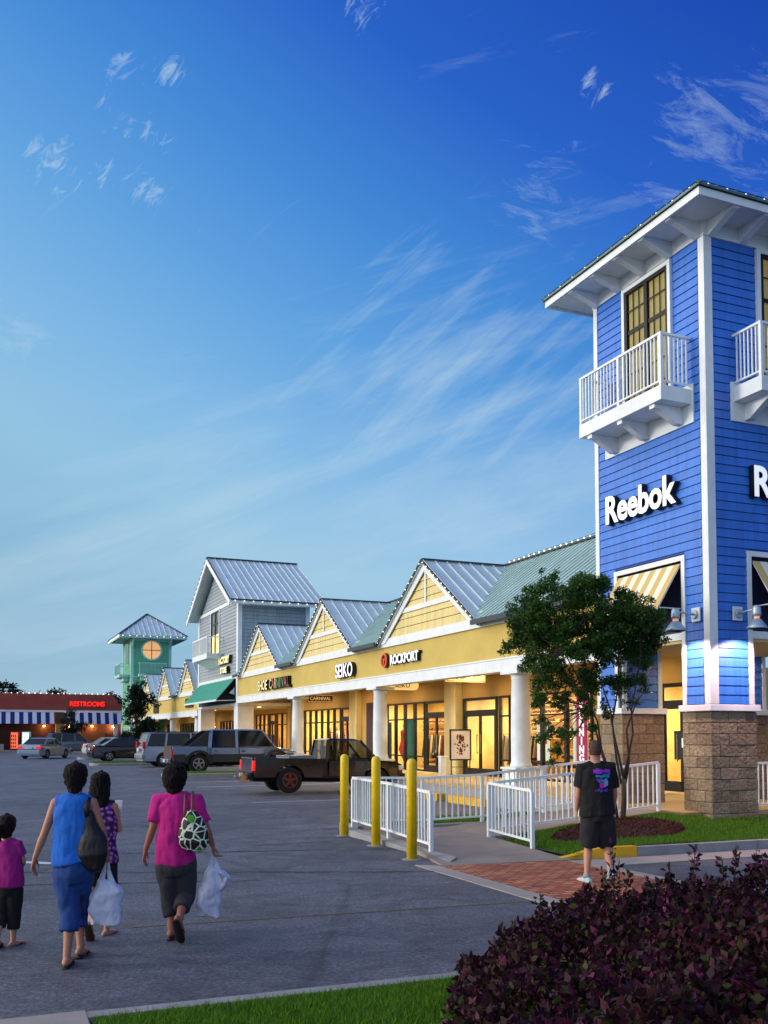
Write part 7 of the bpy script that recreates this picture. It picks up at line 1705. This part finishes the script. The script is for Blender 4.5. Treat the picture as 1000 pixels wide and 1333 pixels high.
# ---- man in black
D = 12.35; base = Vector((A(770, 1148, D).x, D, 0)); k4 = 1.05
J = dict(head=A(774.5, 976.5, D), neck=A(775, 990, D), chest=A(776, 1016, D), waist=A(776, 1038, D), pelvis=A(778, 1058, D), shL=A(757.5, 999, D), shR=A(794.5, 999, D),
         elL=A(753, 1030, D), elR=A(800, 1030, D+.06), wrL=A(750.5, 1055, D+.05), wrR=A(799, 1052, D+.25), hdL=A(750, 1066, D+.06), hdR=A(797, 1060, D+.32),
         hipL=A(769, 1066, D), hipR=A(787, 1066, D), knL=A(766, 1102, D+.06), knR=A(790, 1100, D+.12), anL=A(764, 1139, D-.02), anR=A(795, 1132, D-.28))
J_FD = {'L': V3(-.3, 1, 0), 'R': V3(.1, .8, -.5)}
o, P = person('man with a shaved head in a black t-shirt and dark grey shorts, white trainers', base, J, skinB, k=k4, grp=None, chest=(.175, .125), waist=(.175, .135), hip=(.17, .135), armr=1.05, legr=1.0, neck=.060)
shirt(o, P, k4, cloth('black_tshirt', '#08080a', .3), 't_shirt', hem=P['pelvis']+V3(0, 0, -.03), sleeve=.56, inflate=1.12, chest=(.180, .128), waist=(.185, .14), hip=(.19, .145), wr=.035, flare=1.04)
trousers(o, P, k4, cloth('charcoal_shorts', '#1c1e24', .2), 'shorts', cut=(-.02, -.02), r=(.118, .115, .112, .1), hip=(.18, .145), wr=.03)
mb = MB(); c = P['head']; mb.tube([c+V3(0, -.012, -.06)*k4, c+V3(0, -.010, -.02)*k4, c+V3(0, -.006, .04)*k4, c+V3(0, -.004, .085)*k4, c+V3(0, -.004, .108)*k4, c+V3(0, -.004, .124)*k4], [(.064*k4, .078*k4), (.077*k4, .094*k4), (.080*k4, .1*k4), (.069*k4, .089*k4), (.048*k4, .062*k4), (.016, .024)], 20, side=(1, 0, 0))
fused('hair', mb, mat('cropped_hair', '#4a3630', .9, var=.3, vscale=60, bump=.4, bscale=200), o, voxel=.007, smooth=1)
for S_ in 'LR':                                   # trainers and socks
    b, fd, up, sd_ = P['ft'+S_]; m = MB()
    m.tube([b-fd*.075*k4-up*.018, b-fd*.03*k4-up*.008, b+fd*.05*k4-up*.010, b+fd*.12*k4-up*.020, b+fd*.19*k4-up*.028], [(.038*k4, .034*k4), (.045*k4, .050*k4), (.046*k4, .046*k4), (.052*k4, .032*k4), (.040*k4, .020*k4)], 14, side=sd_, rnd=True)
    q = fused('shoe', m, mat('white_trainer', '#a8bcc0', .6, var=.3, vscale=24), o, voxel=.007, smooth=2)
    m = MB(); m.tube([b-fd*.085*k4-up*.052, b-fd*.02*k4-up*.054, b+fd*.1*k4-up*.054, b+fd*.2*k4-up*.052], [(.040*k4, .012), (.046*k4, .012), (.052*k4, .012), (.044*k4, .011)], 14, side=sd_, rnd=True); part('sole', m, mat('shoe_sole', '#c4d4d6', .7), q, smooth=True)
    m = MB(); m.tube([b+up*.02, b+up*.075], [(.046*k4, .052*k4), (.040*k4, .042*k4)], 14, side=sd_); part('sock', m, mat('white_sock', '#8c9496', .9), o, smooth=True)
# blurred coloured print on the back of his t-shirt, following the cloth
pr = [mat('print_'+c, c, .7) for c in ('#8a30c0', '#2a7ab8', '#b01ab8', '#7aa0c8', '#4438a8', '#1a8a9a')]
mb = MB(); r_ = random.Random(9); cxp, czp = P['chest'].x, P['chest'].z
def back(x, z):
    a = (x-cxp)/(.215*k4); return V3(x, P['chest'].y-.147*k4*math.sqrt(max(0, 1-a*a))-.012, z)
def patch(x0, x1, z0, z1, mi, rag=.012):
    mb.cur = mi; n = 6
    for k in range(n):
        a, b = x0+(x1-x0)*k/n, x0+(x1-x0)*(k+1)/n; j0, j1 = r_.uniform(-rag, rag), r_.uniform(-rag, rag); mb.poly([back(a, z0+j0), back(b, z0+j0), back(b, z1+j1), back(a, z1+j1)])
sz = P['chest'].z
patch(cxp-.07, cxp+.15, sz+.10, sz+.15, 0); patch(cxp-.04, cxp+.14, sz+.045, sz+.08, 1); patch(cxp+.0, cxp+.11, sz-.01, sz+.03, 5); patch(cxp+.01, cxp+.08, sz-.085, sz-.015, 2); patch(cxp+.07, cxp+.12, sz-.06, sz+.02, 3); patch(cxp-.05, cxp+.14, sz-.13, sz-.105, 4); patch(cxp-.03, cxp+.03, sz-.0, sz+.03, 4)
sh_print = part('shirt_print', mb, pr, o, recalc=False);
